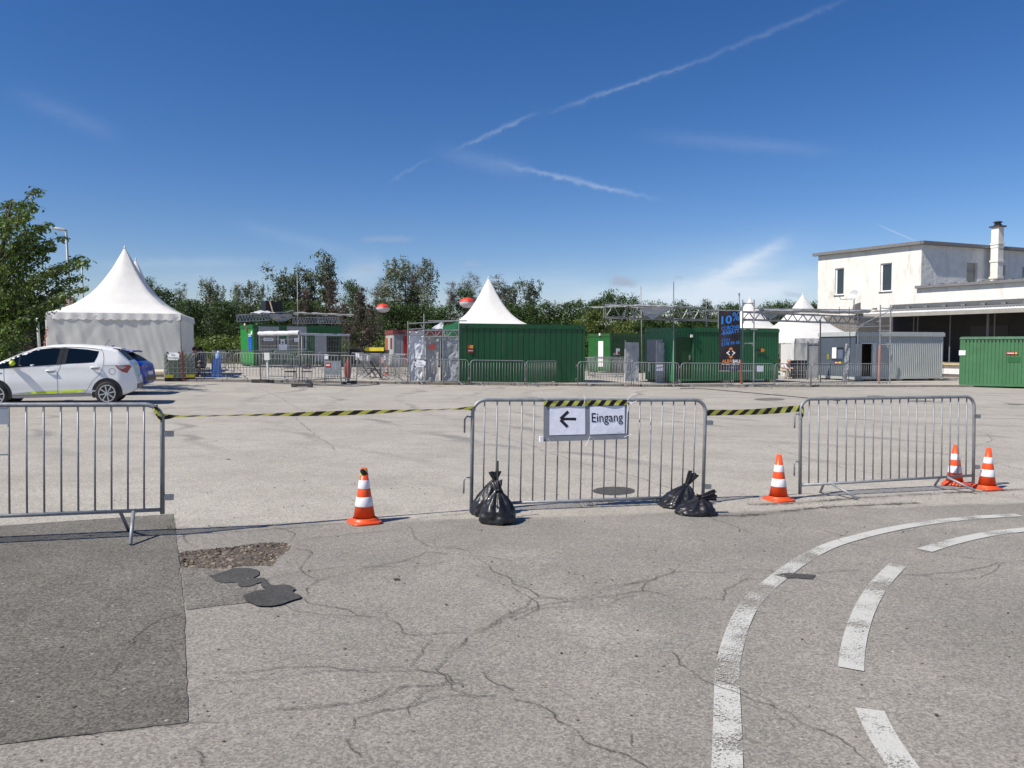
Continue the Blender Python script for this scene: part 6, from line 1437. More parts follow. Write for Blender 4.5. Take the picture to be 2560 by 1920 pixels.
# ================================================================== traffic cones
def make_cone(label, loc, rz=0.4, tip=0, lean=(0, 0), grp='orange cones with two white bands'):
    t = thing('traffic_cone', label, 'traffic cone', loc, rz, grp); t.rotation_euler = (lean[0], lean[1], rz)
    r0, r1, z0, z1 = 0.098, 0.026, 0.05, 0.50
    def rz_(z): return r0+(r1-r0)*(z-z0)/(z1-z0)
    b = MB(); n = 40
    def sq(k, s_, z):
        a = 2*math.pi*k/n; c, s2 = math.cos(a), math.sin(a); p = (abs(c)**5+abs(s2)**5)**(-1/5); return (c*s_*p, s2*s_*p, z)
    rings = [[sq(k, 0.138, 0.0) for k in range(n)], [sq(k, 0.142, 0.012) for k in range(n)], [sq(k, 0.134, 0.022) for k in range(n)], [(0.125*math.cos(2*math.pi*k/n), 0.125*math.sin(2*math.pi*k/n), 0.024) for k in range(n)],
             [(0.122*math.cos(2*math.pi*k/n), 0.122*math.sin(2*math.pi*k/n), 0.04) for k in range(n)], [(0.103*math.cos(2*math.pi*k/n), 0.103*math.sin(2*math.pi*k/n), 0.05) for k in range(n)]]
    b.add([p for q in rings for p in q], [(j*n+k, j*n+(k+1) % n, (j+1)*n+(k+1) % n, (j+1)*n+k) for j in range(5) for k in range(n)]+[tuple(reversed(range(n)))]); b.build('base', orange, t, True)
    c = MB().lathe([(rz_(z0), z0-0.004), (rz_(z1), z1), (rz_(z1)-0.005, z1), (rz_(z1)-0.008, z1-0.05)], 32); c.build('body', orange, t, True)
    for (a, b_) in ((0.155, 0.24), (0.315, 0.39)):
        c = MB().lathe([(rz_(a)+0.0005, a), (rz_(a)+0.002, a+0.003), (rz_(b_)+0.002, b_-0.003), (rz_(b_)+0.0005, b_)], 32); c.build('band', conew, t, True)
    if tip:
        q = MB(); uv = []; vs = []
        for i in range(25):
            a = i*2*math.pi/24
            for k in (0, 1): z = 0.485-0.055*k-0.012*math.sin(a); vs.append(((rz_(z)+0.004)*math.cos(a), (rz_(z)+0.004)*math.sin(a), z)); uv.append((i/24*1.9+0.2, k))
        q.add(vs, [(2*i, 2*i+2, 2*i+3, 2*i+1) for i in range(24)]); q.uv = uv; q.build('tape_wrap', tapem, t, True)
    return t
make_cone('orange cone with hazard tape wound round its tip, alone beside the pothole', G(911, 1306), 0.5, 1)
make_cone('orange cone standing between the sandbags and the barrier with splayed feet', G(1946, 1250), 0.35)
make_cone('orange cone behind the bars of the barrier, its foot tucked under the bottom rail', G(2386, 1212), 0.9, 0, (0, R(3)))
make_cone('orange cone standing free just past the end of the barrier with splayed feet', G(2467, 1222), 0.3, 0, (0, R(1.5)))
# slipped second foot under the last two cones
for (px, py, lab) in ((2420, 1216, 'ragged orange cone foot lying between the two cones at the barrier end'), (2445, 1220, 'crumpled orange strip against the cone past the barrier end')):
    c = G(px, py); o = sheet(lambda u, v: Vector((u*0.16-0.08, v*0.10-0.05, 0.02+0.015*v)), 14, 6, 0.014, (9, 4), px).build('plastic_strip', orange, None, True); o.location = c; tag(o, lab, 'plastic strip')

# ================================================================== sandbags
bagm = mat('bag_plastic', (0.014, 0.014, 0.016), 0.38, 0, 0.3, 8, 0.004, 30, spec=0.45, coat=0.12)
def bag(label, loc, w, d, h, neck, tail, seed, rz=0, lean=(0, 0)):
    t = thing('sandbag', label, 'sandbag', loc, rz, 'black plastic sandbags on the barrier feet')
    q = MB(); nu, nv = 72, 40
    def f(u, v):
        a = u*2*math.pi; c, s_ = math.cos(a), math.sin(a)
        pr = interp([(0, 0.92), (.07, 1.05), (.2, 1.06), (.38, 0.96), (.55, .80), (.75, .52), (.9, .22), (1, .06)], v)
        fold = 1+ (0.05+0.24*max(0, v-0.35))*math.sin(a*9+2*mnoise.noise(Vector((c*2, s_*2, seed))))*min(1, v*2)+0.13*mnoise.noise(Vector((c*2.2, s_*2.2, v*3.5+seed)))+0.07*mnoise.noise(Vector((c*6, s_*6, v*9+seed)))
        p = (abs(c)**2.6+abs(s_)**2.6)**(-1/2.6)
        sag = -0.02*math.sin(v*3)
        return (c*p*w/2*pr*fold+lean[0]*v**1.5, s_*p*d/2*pr*fold+lean[1]*v**1.5, h*(v+0.05*mnoise.noise(Vector((c*2, s_*2, seed+4)))*min(1, v*3)) if v > 0 else 0.0)
    q.grid(f, nu, nv); q.add([f(k/nu, 0) for k in range(nu)], [tuple(reversed(range(nu)))]); q.build('sack', bagm, t, True)
    # tied tail
    top = Vector((lean[0], lean[1], h)); dr = Vector(tail); Lt = dr.length; q = MB()
    ax = dr.normalized(); e1 = ax.cross(Vector((0, 1, 0.3))).normalized(); e2 = ax.cross(e1)
    def g(u, v):
        a = u*2*math.pi; r = interp([(0, .032), (.12, .016), (.3, .026), (.7, .040), (1, .048)], v)*(1+0.4*math.sin(a*6+v*3)); fl = 0.45+0.55*(1-v)
        return top+ax*Lt*v*(1+0.08*math.sin(a*5)*v)-ax*0.03*(1-v)+e1*math.cos(a)*r+e2*math.sin(a)*r*fl
    q.grid(g, 40, 12); q.build('tail', bagm, t, True)
    q = MB(); q.tube([top+ax*0.02+(e1*math.cos(a)+e2*math.sin(a))*0.021 for a in [i*math.pi/5 for i in range(12)]], 0.004, 5, False); q.build('wire_tie', mat('rusty_wire', (0.10, 0.04, 0.03), 0.7), t)
    return t
pb = G(1212, 1288); bag('tall black sandbag behind the barrier post, its neck poking through the bars', pb+Vector((0.02, 0.02, 0)), 0.29, 0.24, 0.35, 1, (0.0, 0.0, 0.06), 1, 0.3, (0.09, 0.03))
pb = G(1243, 1306); bag('black sandbag in front of the barrier, tied in the middle with folded throat', pb, 0.31, 0.27, 0.31, 1, (-0.015, 0.03, 0.06), 7, -0.1, (0.0, 0.02))
tag(MB().tube([(0, 0, 0.30), (0.002, 0, 0.60)], 0.010, 5).build('stake', mat('bag_strip', (0.03, 0.03, 0.03), 0.6)), 'thin black strap standing up from the rear sandbag at the post', 'strap').location = pb+Vector((0.0, 0.14, -0.05))
pb = G(1690, 1268); bag('black sandbag behind the bars with its knotted tail sticking up to the right', pb+Vector((0, 0.03, 0)), 0.34, 0.28, 0.235, 1, (0.07, 0.0, 0.11), 13, 0.1, (0.13, 0.02))
pb = G(1737, 1285); bag('low slumped black sandbag in front, its tail lying over towards the cone', pb, 0.36, 0.28, 0.165, 1, (0.15, 0.01, 0.02), 21, 0.0, (0.06, 0.02))
# ================================================================== far crowd barriers
FL = 2.3
def fm(name, q, m, smooth=True):
    me = bpy.data.meshes.new(name); me.from_pydata(q.v, [], q.f); me.materials.append(m)
    if smooth: me.shade_smooth()
    return me
fb_frame = fm('frame', MB().tube(rail_path(FL, 1.1, 0.14, 0.08), 0.018, 6).tube([(0, 0, 0.16), (FL, 0, 0.16)], 0.015, 6), galv_far)
q = MB()
for i in range(18): q.tube([(0.12+(FL-0.24)*i/17, 0, 0.16), (0.12+(FL-0.24)*i/17, 0, 1.1)], 0.0078, 4)
fb_bars = fm('bars', q, galv_far)
fb_foot = fm('foot', MB().tube([(0.10, -0.30, 0.01), (0, 0, 0.17)], 0.017, 5).tube([(-0.02, 0, 0.17), (0.06, 0.28, 0.01)], 0.017, 5), galv_far)
fb_hook = fm('hook', MB().tube([(0, 0, 0.93), (-0.06, 0, 0.95), (-0.09, 0, 0.86)], 0.012, 4).tube([(0, 0, 0.33), (-0.06, 0, 0.35), (-0.09, 0, 0.26)], 0.012, 4), galv_far)
def far_barrier(xl, yl, xr, yr, st, label, back=False):
    A, B = G(xl, yl, st), G(xr, yr, st); L = math.hypot(B.x-A.x, B.y-A.y)
    t = thing('crowd_barrier', label, 'barrier', A, ang(A, B), 'crowd barriers round the event area'); t.scale = (L/FL, 1, 1); t.rotation_euler.y = -math.asin((B.z-A.z)/max(L, .5))
    link_obj('frame', fb_frame, t); o = link_obj('bars', fb_bars, t); o['kind'] = 'stuff'
    for x in (0.38, FL-0.38): link_obj('foot', fb_foot, t, (x, 0, 0))
    link_obj('hook', fb_hook, t); return t
FB = [
 (492, 947, 579, 948, 1, 'crowd barrier joining the caged water tank, people seated behind it'),
 (585, 948, 735, 951, 1, 'crowd barrier in front of the pay hut corner, next after the one at the tank'),
 (741, 953, 892, 957, 1, 'crowd barrier behind the wire fence with the grey metal board'),
 (950, 955, 1019, 962, 0, 'crowd barrier ending at the scaffold entrance, near the folding chairs'),
 (1025, 962, 1170, 963, 0, 'crowd barrier with white paper notice before the plastic curtain entrance'),
 (1176, 965, 1311, 965, 0, 'crowd barrier below the company plate of the long green container'),
 (1315, 968, 1393, 962, 0, 'crowd barrier set aslant before the right half of the long green container'),
 (1444, 966, 1579, 967, 0, 'crowd barrier closing the gap past the right end of the long container'),
 (1584, 967, 1696, 968, 0, 'crowd barrier before the two plastic covered frames'),
 (1702, 969, 1828, 969, 0, 'crowd barrier before the dark green door and black banner'),
 (1833, 970, 1934, 970, 0, 'crowd barrier before the lattice tower, right of the banner'),
 (1937, 969, 2026, 968, 0, 'crowd barrier before the open tent and the seated people'),
 (2028, 967, 2112, 966, 0, 'crowd barrier before the shade toned end wall of the grey cabin'),
 (2116, 965, 2217, 965, 0, 'crowd barrier before the open cabin door and red tower leg'),
 (2357, 953, 2401, 953, 0, 'crowd barrier seen in the gap between grey cabin and faded container'),
 (571, 926, 679, 925, 1, 'rear crowd barrier close to the blue poster end of the pay hut'),
 (685, 925, 787, 926, 1, 'rear crowd barrier below the two service windows'),
 (796, 930, 872, 930, 1, 'rear crowd barrier before the dark doorway of the pay hut'),
 (532, 927, 565, 926, 1, 'rear crowd barrier behind the blue covered table'),
 (878, 932, 911, 933, 1, 'rear crowd barrier hung with white paper sheets'),
 (912, 934, 957, 934, 1, 'rear crowd barrier below the yellow rimmed skip'),
 (893, 942, 926, 948, 1, 'crowd barrier running back beside the red cloth'),
 (926, 938, 951, 940, 1, 'short looking crowd barrier behind the folding chairs'),
 (984, 935, 1024, 936, 1, 'rear crowd barrier before the red door of the toilet block'),
 (988, 941, 1014, 942, 1, 'crowd barrier between the toilet block and the scaffold entrance'),
 (957, 938, 984, 939, 1, 'crowd barrier with a small pink notice before the toilet block'),
 (952, 947, 1000, 952, 1, 'crowd barrier behind the aslant one at the scaffold entrance'),
 (1470, 937, 1546, 937, 1, 'rearmost crowd barrier before the white door strip of the small cabin'),
 (1547, 937, 1566, 937, 1, 'rearmost crowd barrier behind the plastic covered frame'),
 (1471, 944, 1557, 944, 1, 'middle row crowd barrier before the small green cabin'),
 (1489, 948, 1558, 949, 1, 'crowd barrier just inside the middle row before the small cabin'),
 (1444, 944, 1486, 946, 1, 'crowd barrier half hidden by the end of the long green container')]
for a in FB: far_barrier(*a)
A = P(-60, 960, 27.5); A.z = gz(A.x, 27.5); B = P(57, 960, 28.2); B.z = gz(B.x, 28.2)
t = thing('crowd_barrier', 'crowd barrier with a name plate behind the white car bonnet', 'barrier', A, ang(A, B), 'crowd barriers round the event area'); link_obj('frame', fb_frame, t); o = link_obj('bars', fb_bars, t); o['kind'] = 'stuff'; link_obj('foot', fb_foot, t, (.4, 0, 0)); link_obj('foot', fb_foot, t, (1.9, 0, 0)); MB().box(1.55, 1.85, -0.03, -0.022, 0.95, 1.08).build('name_plate', galv_far, t)

# notices on the barriers
def notice(label, pxl, pyt, pxr, pyb, Y, lines_=(), m=None, name='notice', sz=0.1, tabs=True, group=None):
    a = P(pxl, pyt, Y); b = P(pxr, pyb, Y); w = b.x-a.x; h = a.z-b.z; t = thing(name, label, 'notice', (a.x, Y, b.z), 0, group)
    sheet(lambda u, v: Vector((w*u, 0, h*v)), 8, 6, 0.008, (3, 3), pxl).build('sheet', m or paper, t, True)
    if tabs:
        for (x, z) in ((0, h), (w, h), (0, 0), (w, 0)): MB().box(x-0.035, x+0.035, -0.024, -0.018, z-0.028, z+0.028).build('tape_corner', ink, t)
    for i, s in enumerate(lines_): text(s, sz, ink, t, (w/2, -0.02, h*(0.60-0.38*i)), name='lettering', align='CENTER', sx=0.9)
    return t
notice('white paper reading Kein Durchgang taped to the caged water tank', 419, 881.5, 448, 900, 30.55, ('Kein', 'Durchgang'), sz=0.105)
notice('white paper reading Kein Durchgang on the barrier before the plastic curtain', 1038, 901, 1063, 917, 32.0, ('Kein', 'Durchgang'), sz=0.09)
notice('plain grey looking paper on the plastic frame right of the small container gap', 1641, 912, 1658, 927, 34.4, (), mat('grey_paper', (0.45, 0.46, 0.55), 0.6), tabs=False)
notice('crumpled grey paper on the barrier before the lattice tower', 1892, 914, 1909, 929, 34.6, (), mat('grey_paper', (0.45, 0.46, 0.55), 0.6), tabs=False)
for i, (a, b_, c, d, lab) in enumerate([(889, 883, 893, 899, 'narrow white sheet hung on the rear barrier, first of the row'), (894, 883.5, 898, 894, 'small white sheet beside the narrow one on the rear barrier'), (898.5, 889, 905.5, 901, 'wide white sheet hanging lower on the rear barrier'), (917, 886, 921, 903, 'single long white sheet on the next rear barrier'), (960, 888, 964.5, 900, 'white notice above the pink one near the toilet block'), (950, 896, 960, 907, 'round pink and white notice near the toilet block'), (811, 886, 821, 898, 'two white sheets on the barrier before the hut doorway')]):
    notice(lab, a, b_, c, d, 36+(i % 3)*0.3, (), mat('pink_sheet', (0.6, 0.2, 0.2), 0.6) if 'pink and' in lab else paper, tabs=False)

# ================================================================== caged water tank
def ibc():
    A = G(412, 952, 1); A = P(412, 950, 30.9); A.z = gz(A.x, 30.9, 0); B = P(488, 950, 31.4); L = math.hypot(B.x-A.x, B.y-A.y); D = 1.0
    t = thing('water_tank', 'milky plastic water tank in a metal cage on a dark pallet beside the big tent', 'water tank', A, ang(A, B)); H0, H1 = 0.16, 1.14
    tk = MB(); tank = mat('milky_tank', (0.36, 0.42, 0.30), 0.35, 0, 0.12, 3, trans=0.3)
    tk.grid(lambda u, v: (0.04+(L-0.08)*u, 0.04-0.02*math.cos(u*40)*math.cos(v*28), H0+(H1-H0-0.03)*v), 50, 30)
    tk.box(0.03, L-0.03, 0.06, D-0.04, H0, H1-0.04); tk.build('tank', tank, t, False)
    MB().lathe([(0.11, 0), (0.11, 0.06), (0.09, 0.07)], 14, (L/2, D/2, H1-0.04)).build('lid', mat('red_lid', (0.5, 0.05, 0.04), 0.5), t)
    q = MB(); n = 8
    for y in (0, D):
        for i in range(n): x = L*i/(n-1); q.tube([(x, y, H0), (x, y, H1)], 0.011, 4)
        for j in range(6): z = H0+(H1-H0)*j/5; q.tube([(0, y, z), (L, y, z)], 0.011, 4)
    for x in (0, L):
        for j in range(6): z = H0+(H1-H0)*j/5; q.tube([(x, 0, z), (x, D, z)], 0.011, 4)
        for i in range(1, 6): q.tube([(x, D*i/6, H0), (x, D*i/6, H1)], 0.011, 4)
    q.build('cage', galv_far, t)
    for x in (0.02, L-0.32): MB().box(x, x+0.30, -0.012, 0.02, H0-0.01, H0+0.12).build('corner_guard', mat('olive_yellow', (0.55, 0.47, 0.02), 0.5), t)
    pl = MB()
    for x in (0, L/2-0.06, L-0.12): pl.box(x, x+0.12, 0, D, 0.0, 0.11)
    pl.box(0, L, 0, D, 0.11, 0.15); pl.build('pallet', black, t)
    q = MB(); 
    for i in range(14): z0 = H1+0.1-i*0.088; q.add([(L*0.60-0.04, -0.035, z0), (L*0.60+0.03, -0.035, z0), (L*0.60+0.03+0.02*(i % 2), -0.035, z0-0.085), (L*0.60-0.04, -0.035, z0-0.085)], [(0, 1, 2, 3)])
    q.build('ribbon', mat('red_ribbon', (0.28, 0.055, 0.045), 0.7), t)
ibc()

# ================================================================== wire fence panels
def wire_fence(label, A, B, H, wrap):
    L = math.hypot(B.x-A.x, B.y-A.y); t = thing('wire_fence_panel', label, 'fence panel', A, ang(A, B), 'wire fence panels in front of the pay hut')
    MB().tube([(0, 0, 0.12), (0, 0, H), (L, 0, H), (L, 0, 0.12)], 0.024, 6).tube([(0, 0, 0.22), (L, 0, 0.22)], 0.02, 6).build('frame', galv_far, t, True)
    q = MB(); n = int(L/0.10)
    for i in range(1, n): q.tube([(L*i/n, 0, 0.22), (L*i/n, 0, H)], 0.0035, 3)
    for j in range(1, 7): z = 0.22+(H-0.22)*j/7; q.tube([(0, 0, z), (L, 0, z)], 0.0045, 3)
    q.build('wire_mesh', galv_far, t)['kind'] = 'stuff'
    q = MB()
    def g(u, v):
        a = v*2*math.pi; r = (0.085 if wrap else 0.04)*(1+0.22*mnoise.noise(Vector((u*9, v*3, L)))+0.10*abs(math.sin(u*14))); x = -0.08+(L+0.12)*u
        return (x, r*math.cos(a)*0.8, H-0.02+r*math.sin(a))
    q.grid(g, 60, 12); q.build('rolled_tarpaulin', tarp if wrap else mat('grey_tarp', (0.5, 0.52, 0.58), 0.4, trans=.1), t, True); return t
def fence_block(label, p, rz, w=0.68):
    o = MB(); o.box(-w/2, w/2, -0.12, 0.12, 0.03, 0.14); o.box(-w/2, -w/2+0.16, -0.12, 0.12, 0.0, 0.03); o.box(w/2-0.16, w/2, -0.12, 0.12, 0.0, 0.03); ob = o.build('concrete_block', concd); ob.location = p; ob.rotation_euler = (0, 0, rz); tag(ob, label, 'concrete block', 'dark concrete feet of the wire fence')
a0, a1, a2, a3 = G(652, 957), G(749, 964.5), G(756, 965), G(873, 959)
wire_fence('wire fence panel with a thick white tarpaulin rolled along its top', a0, a1, ztop(a0, 652, 833)-a0.z, True)
wire_fence('wire fence panel with a thin grey tarpaulin rolled along its top', a2, a3, ztop(a2, 756, 834)-a2.z, False)
fence_block('dark concrete foot at the outer end of the rolled tarpaulin fence', G(651, 957), 0.1); fence_block('dark concrete foot where the two wire fence panels meet', G(755.5, 968), 0.05, 0.76); fence_block('dark concrete foot under the folded red cloth', G(872, 960), 0.6, 0.6)
for (x0, x1, lab) in ((0, 1, 'inner strut bracing the tarpaulin fence'),):
    pass
p0 = G(671, 950, 1); t = thing('hand_sanitiser_stand', 'white hand sanitiser dispenser on a thin post before the pay hut', 'sanitiser stand', p0); hh = ztop(p0, 660, 885)-p0.z
MB().tube([(0, 0, 0), (-0.05, 0, hh)], 0.04, 6).build('post', whitep, t); MB().box(-0.14, 0.08, -0.08, 0.08, hh-0.25, hh+0.05).build('dispenser', whitep, t)
MB().box(-0.2, 0.2, -0.2, 0.2, 0, 0.02).build('base', galv_far, t)

# grey metal board on legs
A = G(811, 961); B = G(854, 962); L = math.hypot(B.x-A.x, B.y-A.y); hb1 = ztop(A, 811, 902)-A.z; t = thing('metal_board', 'grey sheet metal board on a low frame with a red plate, before the wire fence', 'board', A, ang(A, B))
zb1 = ztop(A, 811, 937)-A.z
MB().box(0, L, -0.02, 0.02, zb1, hb1).build('panel', mat('zinc_sheet', (0.30, 0.33, 0.35), 0.35, 0.4, 0.3, 3), t); q = MB()
for x in (0.02, L-0.02): q.tube([(x, 0, 0), (x, 0, hb1+0.02)], 0.025, 5)
q.tube([(0, 0, zb1-0.05), (L, 0, zb1-0.05)], 0.02, 5); q.tube([(0, 0, 0.12), (L+0.2, 0, 0.12)], 0.02, 5)
for i in range(1, 8): q.tube([(L*i/8, 0, zb1-0.05), (L*i/8+(0.05 if i > 4 else 0), 0, 0.12)], 0.010, 4)
q.build('frame', galv_far, t); o = MB().box(0.06, 0.28, -0.035, -0.022, hb1-0.26, hb1-0.08).build('plate', red, t); MB().box(0.09, 0.25, -0.04, -0.036, hb1-0.2, hb1-0.15).build('lettering', conew, o)
# red cloth
A = G(871, 958); o = MB(); H_ = ztop(A, 870, 893)-A.z
def rc(u, v):
    a = u*2*math.pi; r = interp([(0, .10), (.3, .15), (.6, .16), (.85, .07), (1, .012)], v)*(1+0.35*math.sin(a*5+v*3)); return (r*math.cos(a)*0.75+0.06*v-0.05, r*math.sin(a)*0.6, 0.12+(H_-0.12)*v)
tag(o.grid(rc, 40, 14).build('red_cloth', mat('dark_red_cloth', (0.26, 0.045, 0.04), 0.8, 0, .25, 6), None, True), 'dark red cloth hanging folded from the end post of the wire fence', 'cloth').location = A
# stools
for (x0, x1, lab) in ((713, 738, 'metal stool with dark seat seen through the fence, before the first window'), (754, 776, 'metal stool with dark seat seen through the fence, beside the fence posts')):
    A = G(x0, 957, 1); B = G(x1, 957, 1); L = B.x-A.x; t = thing('stool', lab, 'stool', A, 0, 'metal stools behind the wire fence'); h = 0.46
    MB().box(-0.02, L+0.02, -0.0, 0.34, h-0.04, h).build('seat', black, t)
    for (x, y) in ((0.02, 0.02), (L-0.02, 0.02), (0.02, 0.32), (L-0.02, 0.32)): MB().tube([(x, y, 0), (x, y, h-0.04)], 0.014, 5).build('leg', galv_far, t)
    MB().tube([(0.02, .02, .15), (L-.02, .02, .15)], .01, 4).build('stretcher', galv_far, t)
# dark sacks at the hut foot
for (px, lab, w) in ((722, 'dark bundle lying at the foot of the hut below the first window', 0.75), (768, 'dark blue bundle at the foot of the hut below the second window', 0.55)):
    A = P(px, 920, 47.5); A.z = gz(A.x, 47.5, 1); o = MB().lathe([(0.02, 0.0), (w/2, 0.02), (w/2*0.95, 0.2), (w/2*0.5, 0.34), (0.03, 0.36)], 12); tag(o.build('bundle', mat('dark_bundle', (0.012, 0.013, 0.02), 0.7, 0, .2, 2, 0.05, 6), None, True), lab, 'bundle').location = A
# skip
A = P(872, 900, 54); z0 = gz(A.x, 54, 1); A.z = z0; B = P(958, 900, 54); L = B.x-A.x; zr = ztop(A, 900, 871.5)-z0; t = thing('skip', 'long black waste skip with a bright yellow rim roll behind the barriers', 'skip', A)
MB().prism([(0, 0.2), (L, 0.2), (L+0.1, zr-0.1), (L*0.4, zr-0.08), (-0.2, zr)], 0, 2.2).build('body', black, t)
q = MB(); q.prism([(L*0.48, zr-0.18), (L+0.05, zr-0.17), (L+0.05, zr+0.08), (L*0.5, zr+0.09), (L*0.46, zr-.02)], -0.06, 0.3); q.build('rim', mat('yellow_rim', (0.75, 0.60, 0.04), 0.5), t)
# folding chairs
def fchair(px, py, rz, lab):
    t = thing('folding_chair', lab, 'chair', G(px, py, 1), rz, 'black folding chairs by the barriers')
    MB().box(-0.21, 0.21, -0.2, 0.2, 0.43, 0.455).build('seat', black, t); MB().box(-0.2, 0.2, 0.25, 0.27, 0.68, 0.86).build('backrest', black, t)
    for x in (-0.22, 0.22): MB().tube([(x, -0.28, 0), (x, 0.27, 0.86)], 0.016, 4).build('leg', black, t); MB().tube([(x*0.9, 0.3, 0), (x*0.9, -0.2, 0.44)], 0.016, 4).build('leg', black, t)
fchair(911, 943, R(100), 'black folding chair, the one nearest the pay hut'); fchair(926, 944, R(95), 'black folding chair between two others'); fchair(941, 949, R(98), 'black folding chair closest to the scaffold entrance')
make_cone('small looking orange cone far off behind the barriers by the scaffold entrance', G(967, 937, 1), 0.2)

# ================================================================== balloon lamps
def balloon(lab, px, py, wpx, Y, ybase):
    c = P(px, py, Y); r = wpx/F*Y/2; z0 = gz(c.x, Y, 1); t = thing('balloon_lamp', lab, 'balloon lamp', (c.x, Y, z0), 0, 'red and white balloon lamps'); h = c.z-z0
    def prf(a): return (r*math.cos(a), h+r*0.68*math.sin(a))
    def bl(a0, a1, nm, m):
        q = MB(); n = 24; k_ = 8
        vs = []; 
        for i in range(k_+1):
            a = a0+(a1-a0)*i/k_; rr_, z = prf(a)
            for k in range(n): b_ = 2*math.pi*k/n; s_ = 1+0.04*math.sin(b_*8)*math.cos(a); vs.append((rr_*s_*math.cos(b_), rr_*s_*math.sin(b_), z))
        q.add(vs, [(i*n+k, i*n+(k+1) % n, (i+1)*n+(k+1) % n, (i+1)*n+k) for i in range(k_) for k in range(n)]); return q.build(nm, m, t, True)
    bl(R(5), R(89), 'upper_half', mat('balloon_red', (0.72, 0.07, 0.045), 0.5, trans=0.2)); bl(R(-89), R(5), 'lower_half', mat('balloon_white', (0.62, 0.63, 0.66), 0.5, trans=.2))
    MB().tube([(0, 0, 0), (0, 0, h-r*0.6)], 0.03, 6).build('pole', black, t)
    MB().lathe([(0.1, 0), (0.06, .15)], 8, (0, 0, h-r*0.68-0.12)).build('fitting', black, t)
    for a in (0, 2.1, 4.2): MB().tube([(0.8*math.cos(a), 0.8*math.sin(a), 0), (0, 0, 0.9)], 0.025, 4).build('leg', black, t)
balloon('round red and white balloon lamp on a dark pole above the toilet block', 958, 770.5, 33, 55, 880)
balloon('larger red and white balloon lamp half hidden by the middle tent roof', 1168.5, 757, 39, 52, 880)

# ================================================================== poles and lamps on the left
c = P(165, 575, 42); z0 = gz(c.x, 42, 1); t = thing('street_lamp', 'tall grey street lamp with a flat head reaching over the hornbeam', 'street lamp', (c.x, 42, z0)); h = c.z-z0
MB().tube([(0.2, 0, 0), (0, 0, h)], [0.09, 0.06], 8).build('pole', galv_far, t, True); q = MB(); mt = Matrix.Translation((0, 0, h-0.03)) @ Matrix.Rotation(R(6), 4, 'Y')
def lampf(u, v): a = v*2*math.pi; w = interp([(0, .01), (.08, .09), (.5, .15), (.85, .12), (1, .04)], u); return mt @ Vector((0.05-0.85*u, math.cos(a)*w, 0.03+math.sin(a)*w*0.6+0.03*u))
q.grid(lambda u, v: lampf(1-u, v), 14, 14); q.build('lamp_head', mat('lamp_grey', (0.36, 0.37, 0.36), 0.5), t, True)
for (px, yt, yb_, Y, r_, lab, nm) in ((204, 657, 760, 46, 0.045, 'thin white pole behind the slope of the big tent roof', 'flag_pole'), (91, 763, 880, 33, 0.055, 'pale grey fence post beside the big tent', 'fence_post'), (743, 684, 790, 58, 0.028, 'bare thin pole rising behind the pay hut roof', 'bare_pole'), (1602, 716, 822, 39.5, 0.024, 'short scaffold pole sticking up beyond the green door container, shorter of two', 'scaffold_pole')):
    c = P(px, yt, Y); z0 = gz(c.x, Y, 1); tag(MB().tube([(0.12, 0, 0) if Y < 50 else (0, 0, 0), (0, 0, c.z-z0)], r_, 7).build(nm, galv_far if 'pole' in nm else mat('pale_post', (0.45, 0.46, 0.47), .5), None, True), lab, 'pole').location = (c.x, Y, z0)
a, b_ = P(40, 739, 48), P(184, 741, 48); t = thing('lattice_girder', 'white lattice girder with a brown board behind the hornbeam', 'girder', (b_.x, 48, gz(b_.x, 48, 1))); q = MB(); truss(q, a, b_, 0.33, 0.42, 0.03, rb=0.02); q.build('girder', mat('white_alu', (0.7, 0.7, 0.7), 0.4), t, False, True)
a, b_ = P(166, 743, 48), P(184, 770, 48); MB().box(a.x, b_.x, 47.9, 48.1, b_.z-0.6, a.z).build('board', wood, t, False, True); MB().tube([b_, (b_.x, 48, t.location.z)], 0.05, 5).build('post', galv_far, t, False, True)

# ================================================================== frames above the pay hut
fr_ = thing('roof_framework', 'aluminium ladder girders with sagging white tarpaulin lying over the pay hut', 'framework', hut.location, hut.rotation_euler.z)
def hp(px, py, y=0): s_, z_ = loc_on(hut, 1, px, py); return Vector((s_, y, z_))
q = MB(); truss(q, hp(592.5, 804), hp(671, 800.5), 0.42, 0.2, 0.025, rb=0.018); q.build('girder', alu, fr_)
q = MB(); truss(q, hp(732, 808), hp(795, 808), 0.40, 0.2, 0.02, rb=0.015); truss(q, hp(796, 808.5), hp(848, 808.5), 0.42, 0.2, 0.022, rb=0.018); q.build('girder', alu, fr_)
q = MB(); q.tube([hp(612, 786.5), hp(700, 781), hp(800, 786), hp(889, 789)], 0.03, 6); q.tube([hp(593, 789), hp(790, 794), hp(889, 805)], 0.02, 6); q.tube([hp(671, 783), hp(671, 803)], 0.03, 6); q.tube([hp(695, 782), hp(695, 808)], 0.025, 6); q.tube([hp(793, 786), hp(793, 808)], 0.03, 6); q.tube([hp(889, 789), hp(888, 806)], 0.015, 6); q.tube([hp(640, 807.5), hp(640, 915)], 0.02, 6)
q.tube([hp(718, 780), hp(734, 776)], 0.03, 5); q.build('tube_frame', galv_far, fr_)
sheet(lambda u, v: hp(630+60*u, 785-7*v*math.sin(u*3.1)-2, -0.1)+Vector((0, .5*v, 0)), 20, 6, 0.06, (6, 3), 1).build('tarpaulin', tarp, fr_, True)
sheet(lambda u, v: hp(672+58*u, 785+(10+9*math.sin(u*3.14))*(v), -0.12), 20, 10, 0.12, (4, 3), 2).build('tarpaulin', mat('dirty_tarp', (0.33, 0.33, 0.33), 0.5, 0, .2, 3, trans=0.1), fr_, True)
